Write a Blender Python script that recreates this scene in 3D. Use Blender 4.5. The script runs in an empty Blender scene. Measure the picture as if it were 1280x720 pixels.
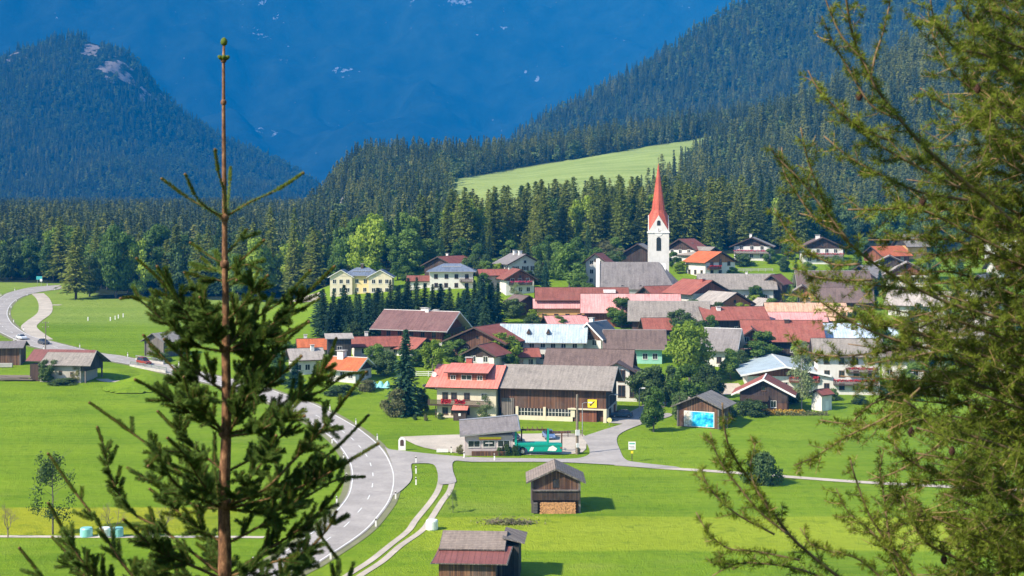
HAZE_COL=(.0,.34,.96)
HAZE_D=.00012
EXPO=.96
import bpy, math, random
import numpy as np
PI = math.pi
rnd = random.Random(7)
scene = bpy.context.scene
col = scene.collection
F, HY, CX, CH = 1758.0, 268.0, 640.0, 39.0

# ------------------------------------------------------------ terrain
def sstep(a, b, v):
    t = np.clip((np.asarray(v, float) - a) / (b - a), 0, 1)
    return t * t * (3 - 2 * t)

def vnoise(x, y, s, seed=0):
    x = np.asarray(x, float) / s + seed * 13.7; y = np.asarray(y, float) / s + seed * 7.3
    xi = np.floor(x); yi = np.floor(y); fx = x - xi; fy = y - yi
    fx = fx * fx * (3 - 2 * fx); fy = fy * fy * (3 - 2 * fy)
    def h(a, b):
        v = np.sin(a * 127.1 + b * 311.7 + seed * 74.7) * 43758.5453
        return v - np.floor(v)
    return (h(xi, yi) * (1 - fx) + h(xi + 1, yi) * fx) * (1 - fy) + (h(xi, yi + 1) * (1 - fx) + h(xi + 1, yi + 1) * fx) * fy - .5

def fbm(x, y, s, seed=0, o=4):
    r = 0; a = 1.0
    for k in range(o):
        r = r + a * vnoise(x, y, s / 2 ** k, seed + k); a *= .5
    return r

SIL_B = [(-900, 420), (330, 300), (372, 296), (390, 276), (402, 256), (414, 236), (428, 216), (442, 205), (460, 196), (520, 198), (600, 199), (650, 196), (700, 188), (760, 178), (820, 168), (890, 158), (950, 150), (1100, 140), (1300, 130), (2200, 120)]
SIL_C = [(-900, 420), (760, 320), (800, 280), (840, 250), (870, 226), (900, 198), (950, 168), (1010, 138), (1080, 104), (1150, 70), (1220, 46), (1280, 28), (1500, -30), (2200, -60)]
SIL_A = [(-900, 500), (480, 300), (560, 240), (600, 200), (620, 188), (640, 172), (660, 155), (700, 131), (740, 115), (800, 80), (850, 52), (905, 22), (930, 6), (1000, -28), (1100, -78), (1280, -150), (1500, -190), (2300, -240)]
SIL_D = [(-900, 160), (-300, 130), (-60, 90), (0, 73), (22, 58), (50, 53), (100, 47), (130, 56), (155, 64), (195, 102), (230, 139), (290, 173), (350, 198), (385, 220), (410, 243), (440, 272), (520, 300), (900, 330)]
SIL_E = [(-1500, -80), (-600, -60), (-200, -90), (100, -45), (300, -70), (500, -40), (800, -85), (1000, -50), (1300, -100), (2000, -120), (3000, -70)]

def ridge(sil, x, yd):
    px = CX + F * np.asarray(x, float) / yd
    py = np.interp(px, [p[0] for p in sil], [p[1] for p in sil])
    return CH - (py - HY) / F * yd

def base_T(x, y):
    x = np.asarray(x, float); y = np.asarray(y, float)
    z = .03 * np.clip(y - 250, 0, 650) + .016 * np.clip(y - 900, 0, 1500)
    u = np.clip(y - 296, 0, 207)
    mx = .55 * sstep(-85, -48, x) + .25 * sstep(-50, -15, x) + .20 * sstep(-15, 35, x)
    z = z + .10 * u * mx
    near = 37.3 - .5 * y
    return np.maximum(z, near + 1.2 * fbm(x, y, 11, 5, 3) * np.clip(y / 10, 0, 1))

def hillB(x, y):
    z0 = base_T(x, y); xe = np.where(np.asarray(x) < 0, np.asarray(x) * 1300. / np.clip(y, 700, 1300), x); zr = ridge(SIL_B, xe, 1300.)
    v = np.clip((np.asarray(y, float) - 640) / 660, 0, 1); p = .35 * v + .65 * v ** 1.35
    z = z0 * (1 - p) + np.maximum(zr, -20) * p
    return z - .16 * np.clip(np.asarray(y, float) - 1300, 0, 1400)

def hillC(x, y):
    z0 = base_T(x, y) - 2; zr = ridge(SIL_C, x, 1000.)
    v = np.clip((np.asarray(y, float) - 590) / 410, 0, 1); p = .5 * v + .5 * v ** 1.5
    z = z0 * (1 - p) + np.maximum(zr, -20) * p
    return z - .2 * np.clip(np.asarray(y, float) - 1000, 0, 1400)

def H(x, y):
    x = np.asarray(x, float); y = np.asarray(y, float)
    z = base_T(x, y)
    b = hillB(x, y) + 7 * fbm(x, y, 120, 3) * sstep(700, 900, y)
    c = hillC(x, y) + 8 * fbm(x, y, 100, 9) * sstep(640, 800, y)
    far = sstep(600, 660, y)
    return np.where(y > 590, np.maximum(z, np.maximum(np.where(far > 0, b, z), c)), z)

def mount(sil, yd, yf, x, y, seed, amp):
    y = np.asarray(y, float)
    zr = ridge(sil, x, yd)
    v = np.clip((y - yf) / (yd - yf), 0, 1); p = .55 * v + .45 * v ** 1.6
    z0 = 18.
    z = z0 + (zr - z0) * p - .35 * np.clip(y - yd, 0, 3000)
    k = sstep(0, .35, v) * (1 - .75 * sstep(.8, 1, v) * (y <= yd + 1))
    return z + amp * fbm(x, y, (yd - yf) * .28, seed, 5) * k

def hillA(x, y): return mount(SIL_A, 2400., 1300., x, y, 21, 75)
def hillD(x, y): return mount(SIL_D, 3900., 2600., x, y, 33, 100)
def hillE(x, y): return mount(SIL_E, 9500., 7000., x, y, 41, 420)

_ys = np.concatenate([np.arange(76, 700, .5), np.arange(700, 1500, 4)])
def at(px, py):
    """the point of the ground seen at a photo pixel"""
    x = (px - CX) / F * _ys
    d = (CH - (py - HY) / F * _ys) - H(x, _ys)
    i = int(np.argmax(d < 0))
    if d[i] >= 0: i = len(_ys) - 1
    y0, y1 = _ys[max(i - 1, 0)], _ys[i]; d0, d1 = d[max(i - 1, 0)], d[i]
    y = y0 + (y1 - y0) * (d0 / (d0 - d1) if d0 != d1 else 0)
    X = (px - CX) / F * y
    return X, y, float(H(X, y))

def P(px, py, Y):
    return np.array([(px - CX) / F * Y, Y, CH - (py - HY) / F * Y])

# ------------------------------------------------------------ objects
def tag(o, label=None, cat=None, group=None, kind=None):
    if label: o['label'] = label
    if cat: o['category'] = cat
    if group: o['group'] = group
    if kind: o['kind'] = kind
    return o

def empty(name, loc, rz=0, label=None, cat=None, group=None):
    o = bpy.data.objects.new(name, None); col.objects.link(o)
    o.empty_display_size = .5
    o.location = loc; o.rotation_euler = (0, 0, rz)
    return tag(o, label, cat, group)

def copy_tree(o, parent=None):
    c = o.copy(); col.objects.link(c)
    if parent is not None: c.parent = parent
    for ch in list(o.children): copy_tree(ch, c)
    return c

class MB:
    def __init__(s): s.v = []; s.f = []; s.m = []; s.uv = []
    def face(s, pts, m=0, uv=None):
        n = len(s.v); s.v += [tuple(p) for p in pts]; s.f.append(tuple(range(n, n + len(pts)))); s.m.append(m)
        s.uv.append(uv if uv else [(0, 0)] * len(pts))
    def box(s, cx, cy, cz, sx, sy, sz, rz=0, m=0):
        """centre x,y and BOTTOM z"""
        c, n_ = math.cos(rz), math.sin(rz); n = len(s.v)
        for z in (cz, cz + sz):
            for a, b in ((-1, -1), (1, -1), (1, 1), (-1, 1)):
                x = a * sx / 2; y = b * sy / 2
                s.v.append((cx + x * c - y * n_, cy + x * n_ + y * c, z))
        for q in ((3, 2, 1, 0), (4, 5, 6, 7), (0, 1, 5, 4), (1, 2, 6, 5), (2, 3, 7, 6), (3, 0, 4, 7)):
            s.f.append(tuple(n + i for i in q)); s.m.append(m)
            s.uv.append([(0, 0)] * 4)
        return s
    def prism(s, poly, d0, d1, axis='x', m=0):
        """poly of (a,z): axis x -> a is y; axis y -> a is x"""
        n = len(s.v); k = len(poly)
        for d in (d0, d1):
            for a, z in poly: s.v.append((d, a, z) if axis == 'x' else (a, d, z))
        s.f.append(tuple(n + i for i in range(k))[::-1]); s.f.append(tuple(n + k + i for i in range(k)))
        s.m += [m, m]; s.uv += [[(0, 0)] * k] * 2
        for i in range(k):
            j = (i + 1) % k
            s.f.append((n + i, n + j, n + k + j, n + k + i)); s.m.append(m); s.uv.append([(0, 0)] * 4)
        return s
    def tube(s, pts, rad, k=6, m=0, cap=True):
        pts = [np.array(p, float) for p in pts]; n = len(s.v)
        up = np.array([0, 0, 1.]); prev = None
        for i, p in enumerate(pts):
            d = pts[min(i + 1, len(pts) - 1)] - pts[max(i - 1, 0)]
            d = d / (np.linalg.norm(d) + 1e-9)
            a = prev if prev is not None else (np.array([1., 0, 0]) if abs(d[2]) > .8 else up)
            u = a - d * np.dot(a, d); u /= (np.linalg.norm(u) + 1e-9); prev = u
            w = np.cross(d, u); r = rad[i] if hasattr(rad, '__len__') else rad
            for j in range(k):
                t = 2 * PI * j / k
                s.v.append(tuple(p + r * (math.cos(t) * u + math.sin(t) * w)))
        for i in range(len(pts) - 1):
            for j in range(k):
                a = n + i * k + j; b = n + i * k + (j + 1) % k
                s.f.append((a, b, b + k, a + k)); s.m.append(m); s.uv.append([(0, 0)] * 4)
        if cap:
            s.f.append(tuple(n + j for j in range(k))[::-1]); s.f.append(tuple(n + (len(pts) - 1) * k + j for j in range(k)))
            s.m += [m, m]; s.uv += [[(0, 0)] * k] * 2
        return s
    def mesh(s, name, mats, smooth=False):
        me = bpy.data.meshes.new(name)
        me.from_pydata([tuple(float(c) for c in p) for p in s.v], [], s.f)
        for m in (mats if isinstance(mats, (list, tuple)) else [mats]): me.materials.append(m)
        if any(s.m): me.polygons.foreach_set('material_index', s.m)
        if any(any(u != (0, 0) for u in q) for q in s.uv):
            l = me.uv_layers.new(name='UVMap')
            flat = [c for q in s.uv for u in q for c in u]
            l.data.foreach_set('uv', flat)
        if smooth: me.polygons.foreach_set('use_smooth', [True] * len(s.f))
        me.update()
        return me
    def build(s, name, mats, parent=None, smooth=False, loc=None, bevel=0):
        o = bpy.data.objects.new(name, s.mesh(name, mats, smooth)); col.objects.link(o)
        if parent is not None: o.parent = parent
        if loc is not None: o.location = loc
        if bevel:
            b = o.modifiers.new('bevel', 'BEVEL'); b.width = bevel; b.segments = 2; b.limit_method = 'ANGLE'
        return o

def inst(name, me, parent=None, loc=(0, 0, 0), rz=0, sc=None):
    o = bpy.data.objects.new(name, me); col.objects.link(o)
    if parent is not None: o.parent = parent
    o.location = loc; o.rotation_euler = (0, 0, rz)
    if sc is not None: o.scale = sc
    return o

def np_mesh(name, V, Q, mats, smooth=False, mi=None):
    """V (n,3) array, Q (m,k) array of quads or triangles"""
    me = bpy.data.meshes.new(name)
    V = np.asarray(V, np.float32); Q = np.asarray(Q, np.int32); k = Q.shape[1]
    me.vertices.add(len(V)); me.vertices.foreach_set('co', V.ravel())
    me.loops.add(Q.size); me.loops.foreach_set('vertex_index', Q.ravel())
    me.polygons.add(len(Q)); me.polygons.foreach_set('loop_start', np.arange(0, Q.size, k, dtype=np.int32))
    me.polygons.foreach_set('loop_total', np.full(len(Q), k, np.int32))
    if mi is not None: me.polygons.foreach_set('material_index', np.asarray(mi, np.int32))
    for m in (mats if isinstance(mats, (list, tuple)) else [mats]): me.materials.append(m)
    if smooth: me.polygons.foreach_set('use_smooth', np.ones(len(Q), bool))
    me.update(calc_edges=True); me.validate()
    return me

# ------------------------------------------------------------ materials
def new_mat(name):
    m = bpy.data.materials.new(name); m.use_nodes = True
    nt = m.node_tree; b = nt.nodes['Principled BSDF']
    return m, nt, b

def N(nt, t, **kw):
    n = nt.nodes.new(t)
    for k, v in kw.items():
        if k.startswith('i_'):
            key = k[2:]; key = int(key) if key.isdigit() else key.replace('_', ' ')
            n.inputs[key].default_value = v
        else: setattr(n, k, v)
    return n

def ramp(nt, src, stops):
    r = nt.nodes.new('ShaderNodeValToRGB'); e = r.color_ramp.elements
    while len(e) > 1: e.remove(e[-1])
    e[0].position = stops[0][0]; e[0].color = tuple(stops[0][1]) + (1,)
    for p, c in stops[1:]:
        q = e.new(p); q.color = tuple(c) + (1,)
    nt.links.new(src, r.inputs[0]); return r

def mixc(nt, fac, a, b, mode='MIX'):
    m = nt.nodes.new('ShaderNodeMix'); m.data_type = 'RGBA'; m.blend_type = mode
    for s, v in ((m.inputs[0], fac), (m.inputs[6], a), (m.inputs[7], b)):
        if isinstance(v, (int, float)): s.default_value = v
        elif isinstance(v, tuple): s.default_value = v if len(v) == 4 else v + (1,)
        else: nt.links.new(v, s)
    return m.outputs[2]

def noise(nt, vec, scale, detail=3, rough=.6):
    n = N(nt, 'ShaderNodeTexNoise', i_Scale=scale, i_Detail=detail, i_Roughness=rough)
    if vec is not None: nt.links.new(vec, n.inputs['Vector'])
    return n.outputs['Fac']

def mapped(nt, src='Object', scale=(1, 1, 1)):
    tc = nt.nodes.new('ShaderNodeTexCoord'); mp = nt.nodes.new('ShaderNodeMapping')
    mp.inputs['Scale'].default_value = scale
    nt.links.new(tc.outputs[src], mp.inputs['Vector']); return mp.outputs[0]

def math_n(nt, op, a, b=None, clamp=False):
    m = nt.nodes.new('ShaderNodeMath'); m.operation = op; m.use_clamp = clamp
    for i, v in enumerate((a, b)):
        if v is None: continue
        if isinstance(v, (int, float)): m.inputs[i].default_value = v
        else: nt.links.new(v, m.inputs[i])
    return m.outputs[0]

def sc3(c, k): return tuple(min(1, x * k) for x in c)

def bump(nt, b, h, dist, strength=1):
    n = N(nt, 'ShaderNodeBump', i_Strength=strength, i_Distance=dist)
    nt.links.new(h, n.inputs['Height']); nt.links.new(n.outputs[0], b.inputs['Normal'])

def mat_plain(name, c, rough=.7, metal=0, var=.12, scale=2.):
    m, nt, b = new_mat(name)
    v = noise(nt, mapped(nt), scale, 4)
    r = ramp(nt, v, [(.25, sc3(c, 1 - var)), (.75, sc3(c, 1 + var))])
    nt.links.new(r.outputs[0], b.inputs['Base Color'])
    b.inputs['Roughness'].default_value = rough; b.inputs['Metallic'].default_value = metal
    return m

def mat_stucco(name, c, dirt=.3):
    m, nt, b = new_mat(name)
    v = noise(nt, mapped(nt), .7, 5); w = noise(nt, mapped(nt, scale=(3, 3, .35)), 1., 4)
    r = ramp(nt, v, [(.3, sc3(c, .86)), (.7, c)])
    k = ramp(nt, w, [(.52, (0, 0, 0)), (.8, (1, 1, 1))])
    f = math_n(nt, 'MULTIPLY', k.outputs[0], dirt)
    o = mixc(nt, f, r.outputs[0], (c[0] * .55, c[1] * .5, c[2] * .43))
    nt.links.new(o, b.inputs['Base Color']); b.inputs['Roughness'].default_value = .9
    bump(nt, b, noise(nt, mapped(nt), 14, 3), .01)
    return m

def mat_wood(name, c, c2, plank=.22, grey=.3):
    """vertical boards with dark joints, bleached and stained patches"""
    m, nt, b = new_mat(name)
    co = mapped(nt)
    sx = nt.nodes.new('ShaderNodeSeparateXYZ'); nt.links.new(co, sx.inputs[0])
    s = math_n(nt, 'ADD', sx.outputs[0], sx.outputs[1])
    q = math_n(nt, 'DIVIDE', s, plank); fr = math_n(nt, 'FRACT', q); fl = math_n(nt, 'FLOOR', q)
    wn = N(nt, 'ShaderNodeTexWhiteNoise', noise_dimensions='1D'); nt.links.new(fl, wn.inputs['W'])
    v = noise(nt, mapped(nt, scale=(6, 6, .45)), 1.2, 5); big = noise(nt, mapped(nt, scale=(.5, .5, .35)), 1., 3)
    t = math_n(nt, 'ADD', math_n(nt, 'MULTIPLY', wn.outputs['Value'], .45), math_n(nt, 'MULTIPLY', v, .7))
    r = ramp(nt, t, [(.25, sc3(c, .55)), (.55, c), (.85, c2)])
    g = ramp(nt, big, [(.48, (0, 0, 0)), (.68, (1, 1, 1))])
    o = mixc(nt, math_n(nt, 'MULTIPLY', g.outputs[0], grey), r.outputs[0], (.13, .12, .115))
    j = math_n(nt, 'LESS_THAN', fr, .1)
    o = mixc(nt, j, o, sc3(c, .2))
    nt.links.new(o, b.inputs['Base Color']); b.inputs['Roughness'].default_value = .85
    bump(nt, b, fr, .02)
    return m

def mat_roof(name, c, kind='tile', rough=.75, patch=None, pamt=.35):
    m, nt, b = new_mat(name)
    tc = nt.nodes.new('ShaderNodeTexCoord')
    sx = nt.nodes.new('ShaderNodeSeparateXYZ'); nt.links.new(tc.outputs['UV'], sx.inputs[0])
    u, w = sx.outputs[0], sx.outputs[1]
    def uvn(su, sv, sc, det=4):
        mp = nt.nodes.new('ShaderNodeMapping'); mp.inputs['Scale'].default_value = (su, sv, 1)
        nt.links.new(tc.outputs['UV'], mp.inputs[0])
        oi = nt.nodes.new('ShaderNodeObjectInfo')
        ad = N(nt, 'ShaderNodeVectorMath', operation='ADD'); nt.links.new(mp.outputs[0], ad.inputs[0])
        nt.links.new(oi.outputs['Location'], ad.inputs[1])
        return noise(nt, ad.outputs[0], sc, det, .65)
    streak = uvn(2.2, .22, 1.); blot = uvn(.35, .35, 1., 5); fine = uvn(3, 3, 1., 2)
    t = math_n(nt, 'ADD', math_n(nt, 'MULTIPLY', streak, .4), math_n(nt, 'ADD', math_n(nt, 'MULTIPLY', blot, .35), math_n(nt, 'MULTIPLY', fine, .25)))
    r = ramp(nt, t, [(.38, sc3(c, .55)), (.5, c), (.63, sc3(c, 1.4))])
    o = r.outputs[0]
    pc = patch or (.12, .11, .09)
    k = ramp(nt, blot, [(.5, (0, 0, 0)), (.66, (1, 1, 1))])
    o = mixc(nt, math_n(nt, 'MULTIPLY', k.outputs[0], pamt), o, pc)
    if kind == 'metal':
        fr = math_n(nt, 'FRACT', math_n(nt, 'DIVIDE', u, .62)); j = math_n(nt, 'LESS_THAN', fr, .1)
        rowf = math_n(nt, 'FLOOR', math_n(nt, 'DIVIDE', u, .62)); 
        wn = N(nt, 'ShaderNodeTexWhiteNoise', noise_dimensions='1D'); nt.links.new(rowf, wn.inputs['W'])
        o = mixc(nt, math_n(nt, 'MULTIPLY', wn.outputs['Value'], .22), o, sc3(c, 1.5))
        o = mixc(nt, math_n(nt, 'MULTIPLY', j, .45), o, sc3(c, .35)); bump(nt, b, j, .04)
    else:
        fr = math_n(nt, 'FRACT', math_n(nt, 'DIVIDE', w, .36)); j = math_n(nt, 'LESS_THAN', fr, .22)
        wn = N(nt, 'ShaderNodeTexWhiteNoise', noise_dimensions='2D')
        cb = nt.nodes.new('ShaderNodeCombineXYZ')
        nt.links.new(math_n(nt, 'FLOOR', math_n(nt, 'DIVIDE', u, .4)), cb.inputs[0]); nt.links.new(math_n(nt, 'FLOOR', math_n(nt, 'DIVIDE', w, .36)), cb.inputs[1])
        nt.links.new(cb.outputs[0], wn.inputs['Vector'])
        o = mixc(nt, math_n(nt, 'MULTIPLY', wn.outputs['Value'], .35), o, sc3(c, .6))
        o = mixc(nt, math_n(nt, 'MULTIPLY', j, .4), o, sc3(c, .32)); bump(nt, b, fr, .06)
    nt.links.new(o, b.inputs['Base Color']); b.inputs['Roughness'].default_value = rough
    return m

def mat_leaf(name, c1, c2, c3, scale=.5, transl=.25, yellow=None):
    """foliage: clump-scale noise inside a crown and a shift for every tree"""
    m, nt, b = new_mat(name)
    oi = nt.nodes.new('ShaderNodeObjectInfo')
    g = nt.nodes.new('ShaderNodeNewGeometry')
    n1 = noise(nt, g.outputs['Position'], scale, 3); wn = N(nt, 'ShaderNodeTexWhiteNoise', noise_dimensions='3D')
    n2 = noise(nt, mapped(nt), 3.5, 2)
    t = math_n(nt, 'ADD', math_n(nt, 'MULTIPLY', n1, .45), math_n(nt, 'MULTIPLY', n2, .35))
    t = math_n(nt, 'ADD', t, math_n(nt, 'MULTIPLY', oi.outputs['Random'], .22))
    r = ramp(nt, t, [(.36, c1), (.52, c2), (.68, c3)])
    o = r.outputs[0]
    nt.links.new(o, b.inputs['Base Color']); b.inputs['Roughness'].default_value = .7
    b.inputs['Specular IOR Level'].default_value = .2
    tr = nt.nodes.new('ShaderNodeBsdfTranslucent'); nt.links.new(o, tr.inputs['Color'])
    mx = nt.nodes.new('ShaderNodeMixShader'); mx.inputs[0].default_value = transl
    nt.links.new(b.outputs[0], mx.inputs[1]); nt.links.new(tr.outputs[0], mx.inputs[2])
    nt.links.new(mx.outputs[0], nt.nodes['Material Output'].inputs['Surface'])
    return m

M = {}
M['white'] = mat_stucco('white_stucco', (.68, .655, .61), .4)
M['cream'] = mat_stucco('cream_stucco', (.68, .6, .44), .35)
M['yellow'] = mat_stucco('yellow_stucco', (.8, .62, .3), .15)
M['ochre'] = mat_stucco('ochre_stucco', (.62, .36, .14), .3)
M['pinkwall'] = mat_stucco('pale_pink_stucco', (.72, .6, .55), .3)
M['greywall'] = mat_stucco('grey_render', (.42, .38, .35), .45)
M['mint'] = mat_stucco('mint_stucco', (.3, .6, .46), .2)
M['stone'] = mat_stucco('weathered_plaster', (.42, .39, .34), .7)
M['wood'] = mat_wood('brown_boards', (.10, .045, .025), (.2, .09, .045))
M['darkwood'] = mat_wood('dark_boards', (.045, .026, .02), (.09, .05, .035))
M['redwood'] = mat_wood('red_brown_boards', (.19, .06, .03), (.3, .11, .05), grey=.1)
M['orangewood'] = mat_wood('orange_boards', (.36, .15, .05), (.5, .22, .08), grey=.1)
M['oldwood'] = mat_wood('weathered_hut_boards', (.11, .05, .026), (.27, .135, .07), .2, .4)
M['blackwood'] = mat_wood('blackened_boards', (.03, .028, .028), (.07, .06, .055))
M['greywood'] = mat_wood('silver_grey_boards', (.14, .12, .11), (.26, .23, .2), .2, .6)
M['r_red'] = mat_roof('coral_red_metal_roof', (.66, .2, .15), 'metal', .6, (.5, .19, .15), .3)
M['r_pink'] = mat_roof('faded_pink_roof', (.66, .3, .28), 'metal', .6, (.5, .26, .25), .4)
M['r_orange'] = mat_roof('orange_tile_roof', (.55, .14, .045), 'tile', .8, (.38, .13, .07), .35)
M['r_redbrown'] = mat_roof('red_brown_tile_roof', (.27, .085, .06), 'tile', .8, (.2, .1, .08), .4)
M['r_redtile'] = mat_roof('dull_red_tile_roof', (.34, .1, .07), 'tile', .8, (.26, .12, .09), .4)
M['r_mauve'] = mat_roof('mauve_brown_roof', (.19, .095, .09), 'tile', .8, (.15, .1, .09), .4)
M['r_brown'] = mat_roof('brown_tile_roof', (.17, .115, .1), 'tile', .85, (.13, .1, .09), .4)
M['r_grey'] = mat_roof('grey_shingle_roof', (.3, .265, .235), 'tile', .9, (.23, .2, .17), .5)
M['r_lgrey'] = mat_roof('pale_grey_roof', (.42, .37, .33), 'tile', .85, (.28, .27, .26), .45)
M['r_slate'] = mat_roof('slate_roof', (.235, .21, .205), 'tile', .7, (.15, .14, .15), .35)
M['r_dark'] = mat_roof('dark_slate_roof', (.075, .085, .1), 'metal', .5, (.1, .1, .11), .3)
M['r_blue'] = mat_roof('blue_grey_roof', (.17, .21, .29), 'tile', .6, (.14, .17, .22), .3)
M['r_metal'] = mat_roof('weathered_zinc_roof', (.42, .5, .54), 'metal', .45, (.3, .38, .4), .5)
M['r_lblue'] = mat_roof('pale_blue_metal_roof', (.48, .58, .72), 'metal', .4, (.36, .42, .5), .4)
M['r_rust'] = mat_roof('rusty_pale_roof', (.58, .36, .24), 'metal', .7, (.5, .17, .06), .7)
M['r_hut'] = mat_roof('bleached_hut_shingles', (.25, .2, .17), 'tile', .9, (.2, .17, .15), .5)
M['r_maroon'] = mat_roof('maroon_sheet_roof', (.19, .07, .06), 'metal', .6, (.17, .07, .06), .3)
M['spire'] = mat_roof('red_spire_shingles', (.6, .12, .07), 'tile', .7, (.5, .14, .09), .3)
M['trimw'] = mat_plain('white_trim', (.75, .73, .7), .6)
M['trimd'] = mat_plain('dark_brown_trim', (.06, .035, .025), .7)
M['trimg'] = mat_plain('grey_trim', (.3, .29, .28), .6)
M['frame'] = mat_plain('window_frame', (.7, .68, .64), .5, 0, .05)
M['framed'] = mat_plain('brown_window_frame', (.14, .07, .04), .6)
M['chim'] = mat_plain('chimney_plaster', (.7, .68, .64), .9, 0, .2, 3)
M['chimr'] = mat_plain('chimney_brick', (.32, .08, .06), .9, 0, .25, 5)
M['metal'] = mat_plain('galvanised_metal', (.45, .46, .47), .4, .7)
M['concrete'] = mat_plain('concrete', (.42, .4, .37), .9, 0, .2, .8)
M['flower'] = mat_plain('red_geraniums', (.45, .02, .03), .8, 0, .6, 6)
M['flowerp'] = mat_plain('pink_geraniums', (.55, .06, .14), .8, 0, .5, 6)
M['stoneg'] = mat_plain('old_pole_wood', (.2, .16, .12), .9, 0, .3, 4)
m, nt, b = new_mat('window_glass'); b.inputs['Base Color'].default_value = (.025, .03, .035, 1); b.inputs['Roughness'].default_value = .08
b.inputs['Specular IOR Level'].default_value = .7; M['glass'] = m
M['bark'] = mat_plain('bark', (.09, .06, .04), .95, 0, .4, 5)
M['barkb'] = mat_plain('birch_bark', (.4, .37, .33), .9, 0, .5, 3)
M['barkg'] = mat_plain('grey_bark', (.15, .13, .11), .95, 0, .3, 4)
# ------------------------------------------------------------ ground sheet
def grid(name, ys, tw, func, mat, xspan, attrs=None):
    ny, nx = len(ys), len(tw)
    Y = np.repeat(np.asarray(ys)[:, None], nx, 1); X = xspan(Y) * np.asarray(tw)[None, :]
    Z = func(X, Y)
    V = np.stack([X, Y, Z], -1).reshape(-1, 3)
    i = np.arange(ny - 1)[:, None] * nx + np.arange(nx - 1)[None, :]
    Q = np.stack([i, i + 1, i + nx + 1, i + nx], -1).reshape(-1, 4)
    me = np_mesh(name, V, Q, mat, True)
    for k, fn in (attrs or {}).items():
        a = me.attributes.new(k, 'FLOAT', 'POINT'); a.data.foreach_set('value', np.asarray(fn(V), np.float32))
    o = bpy.data.objects.new(name, me); col.objects.link(o); o['kind'] = 'structure'
    return o

TOPE = [(560, 226), (567, 224), (613, 217), (667, 207), (733, 197), (820, 181), (894, 170), (900, 169)]
def proj(x, y, z): return CX + F * x / y, HY - F * (z - CH) / y
def alp_meadow(x, y, z):
    px, py = proj(x, y, z)
    e = np.interp(px, [p[0] for p in TOPE], [p[1] for p in TOPE])
    return (px > 566) & (px < 893 + 1.1 * np.clip(py - 172, -40, 0)) & (py > e) & (y > 655) & (y < 1290) & (px < 905 - (py - 170) * 1.1)

# forest edge: where the woods start, as Y for a given x
def forest_y(x):
    px_edge = [(-900, 660), (-330, 640), (-300, 620), (-180, 590), (-150, 520), (-120, 520), (-90, 508), (-60, 503), (-40, 500), (0, 496), (40, 486), (90, 484), (160, 490), (400, 500), (1200, 500)]
    return np.interp(x, [p[0] for p in px_edge], [p[1] for p in px_edge])

def blobs(V, spots):
    px, py = proj(V[:, 0], V[:, 1], V[:, 2]); r = np.zeros(len(V))
    for (cx, cy, a, b_, s) in spots:
        r = np.maximum(r, s * np.exp(-((px - cx) / a) ** 2 - ((py - cy) / b_) ** 2))
    return r
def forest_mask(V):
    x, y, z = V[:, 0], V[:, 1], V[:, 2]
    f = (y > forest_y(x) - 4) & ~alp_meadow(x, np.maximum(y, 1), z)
    return f.astype(float)

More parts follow.
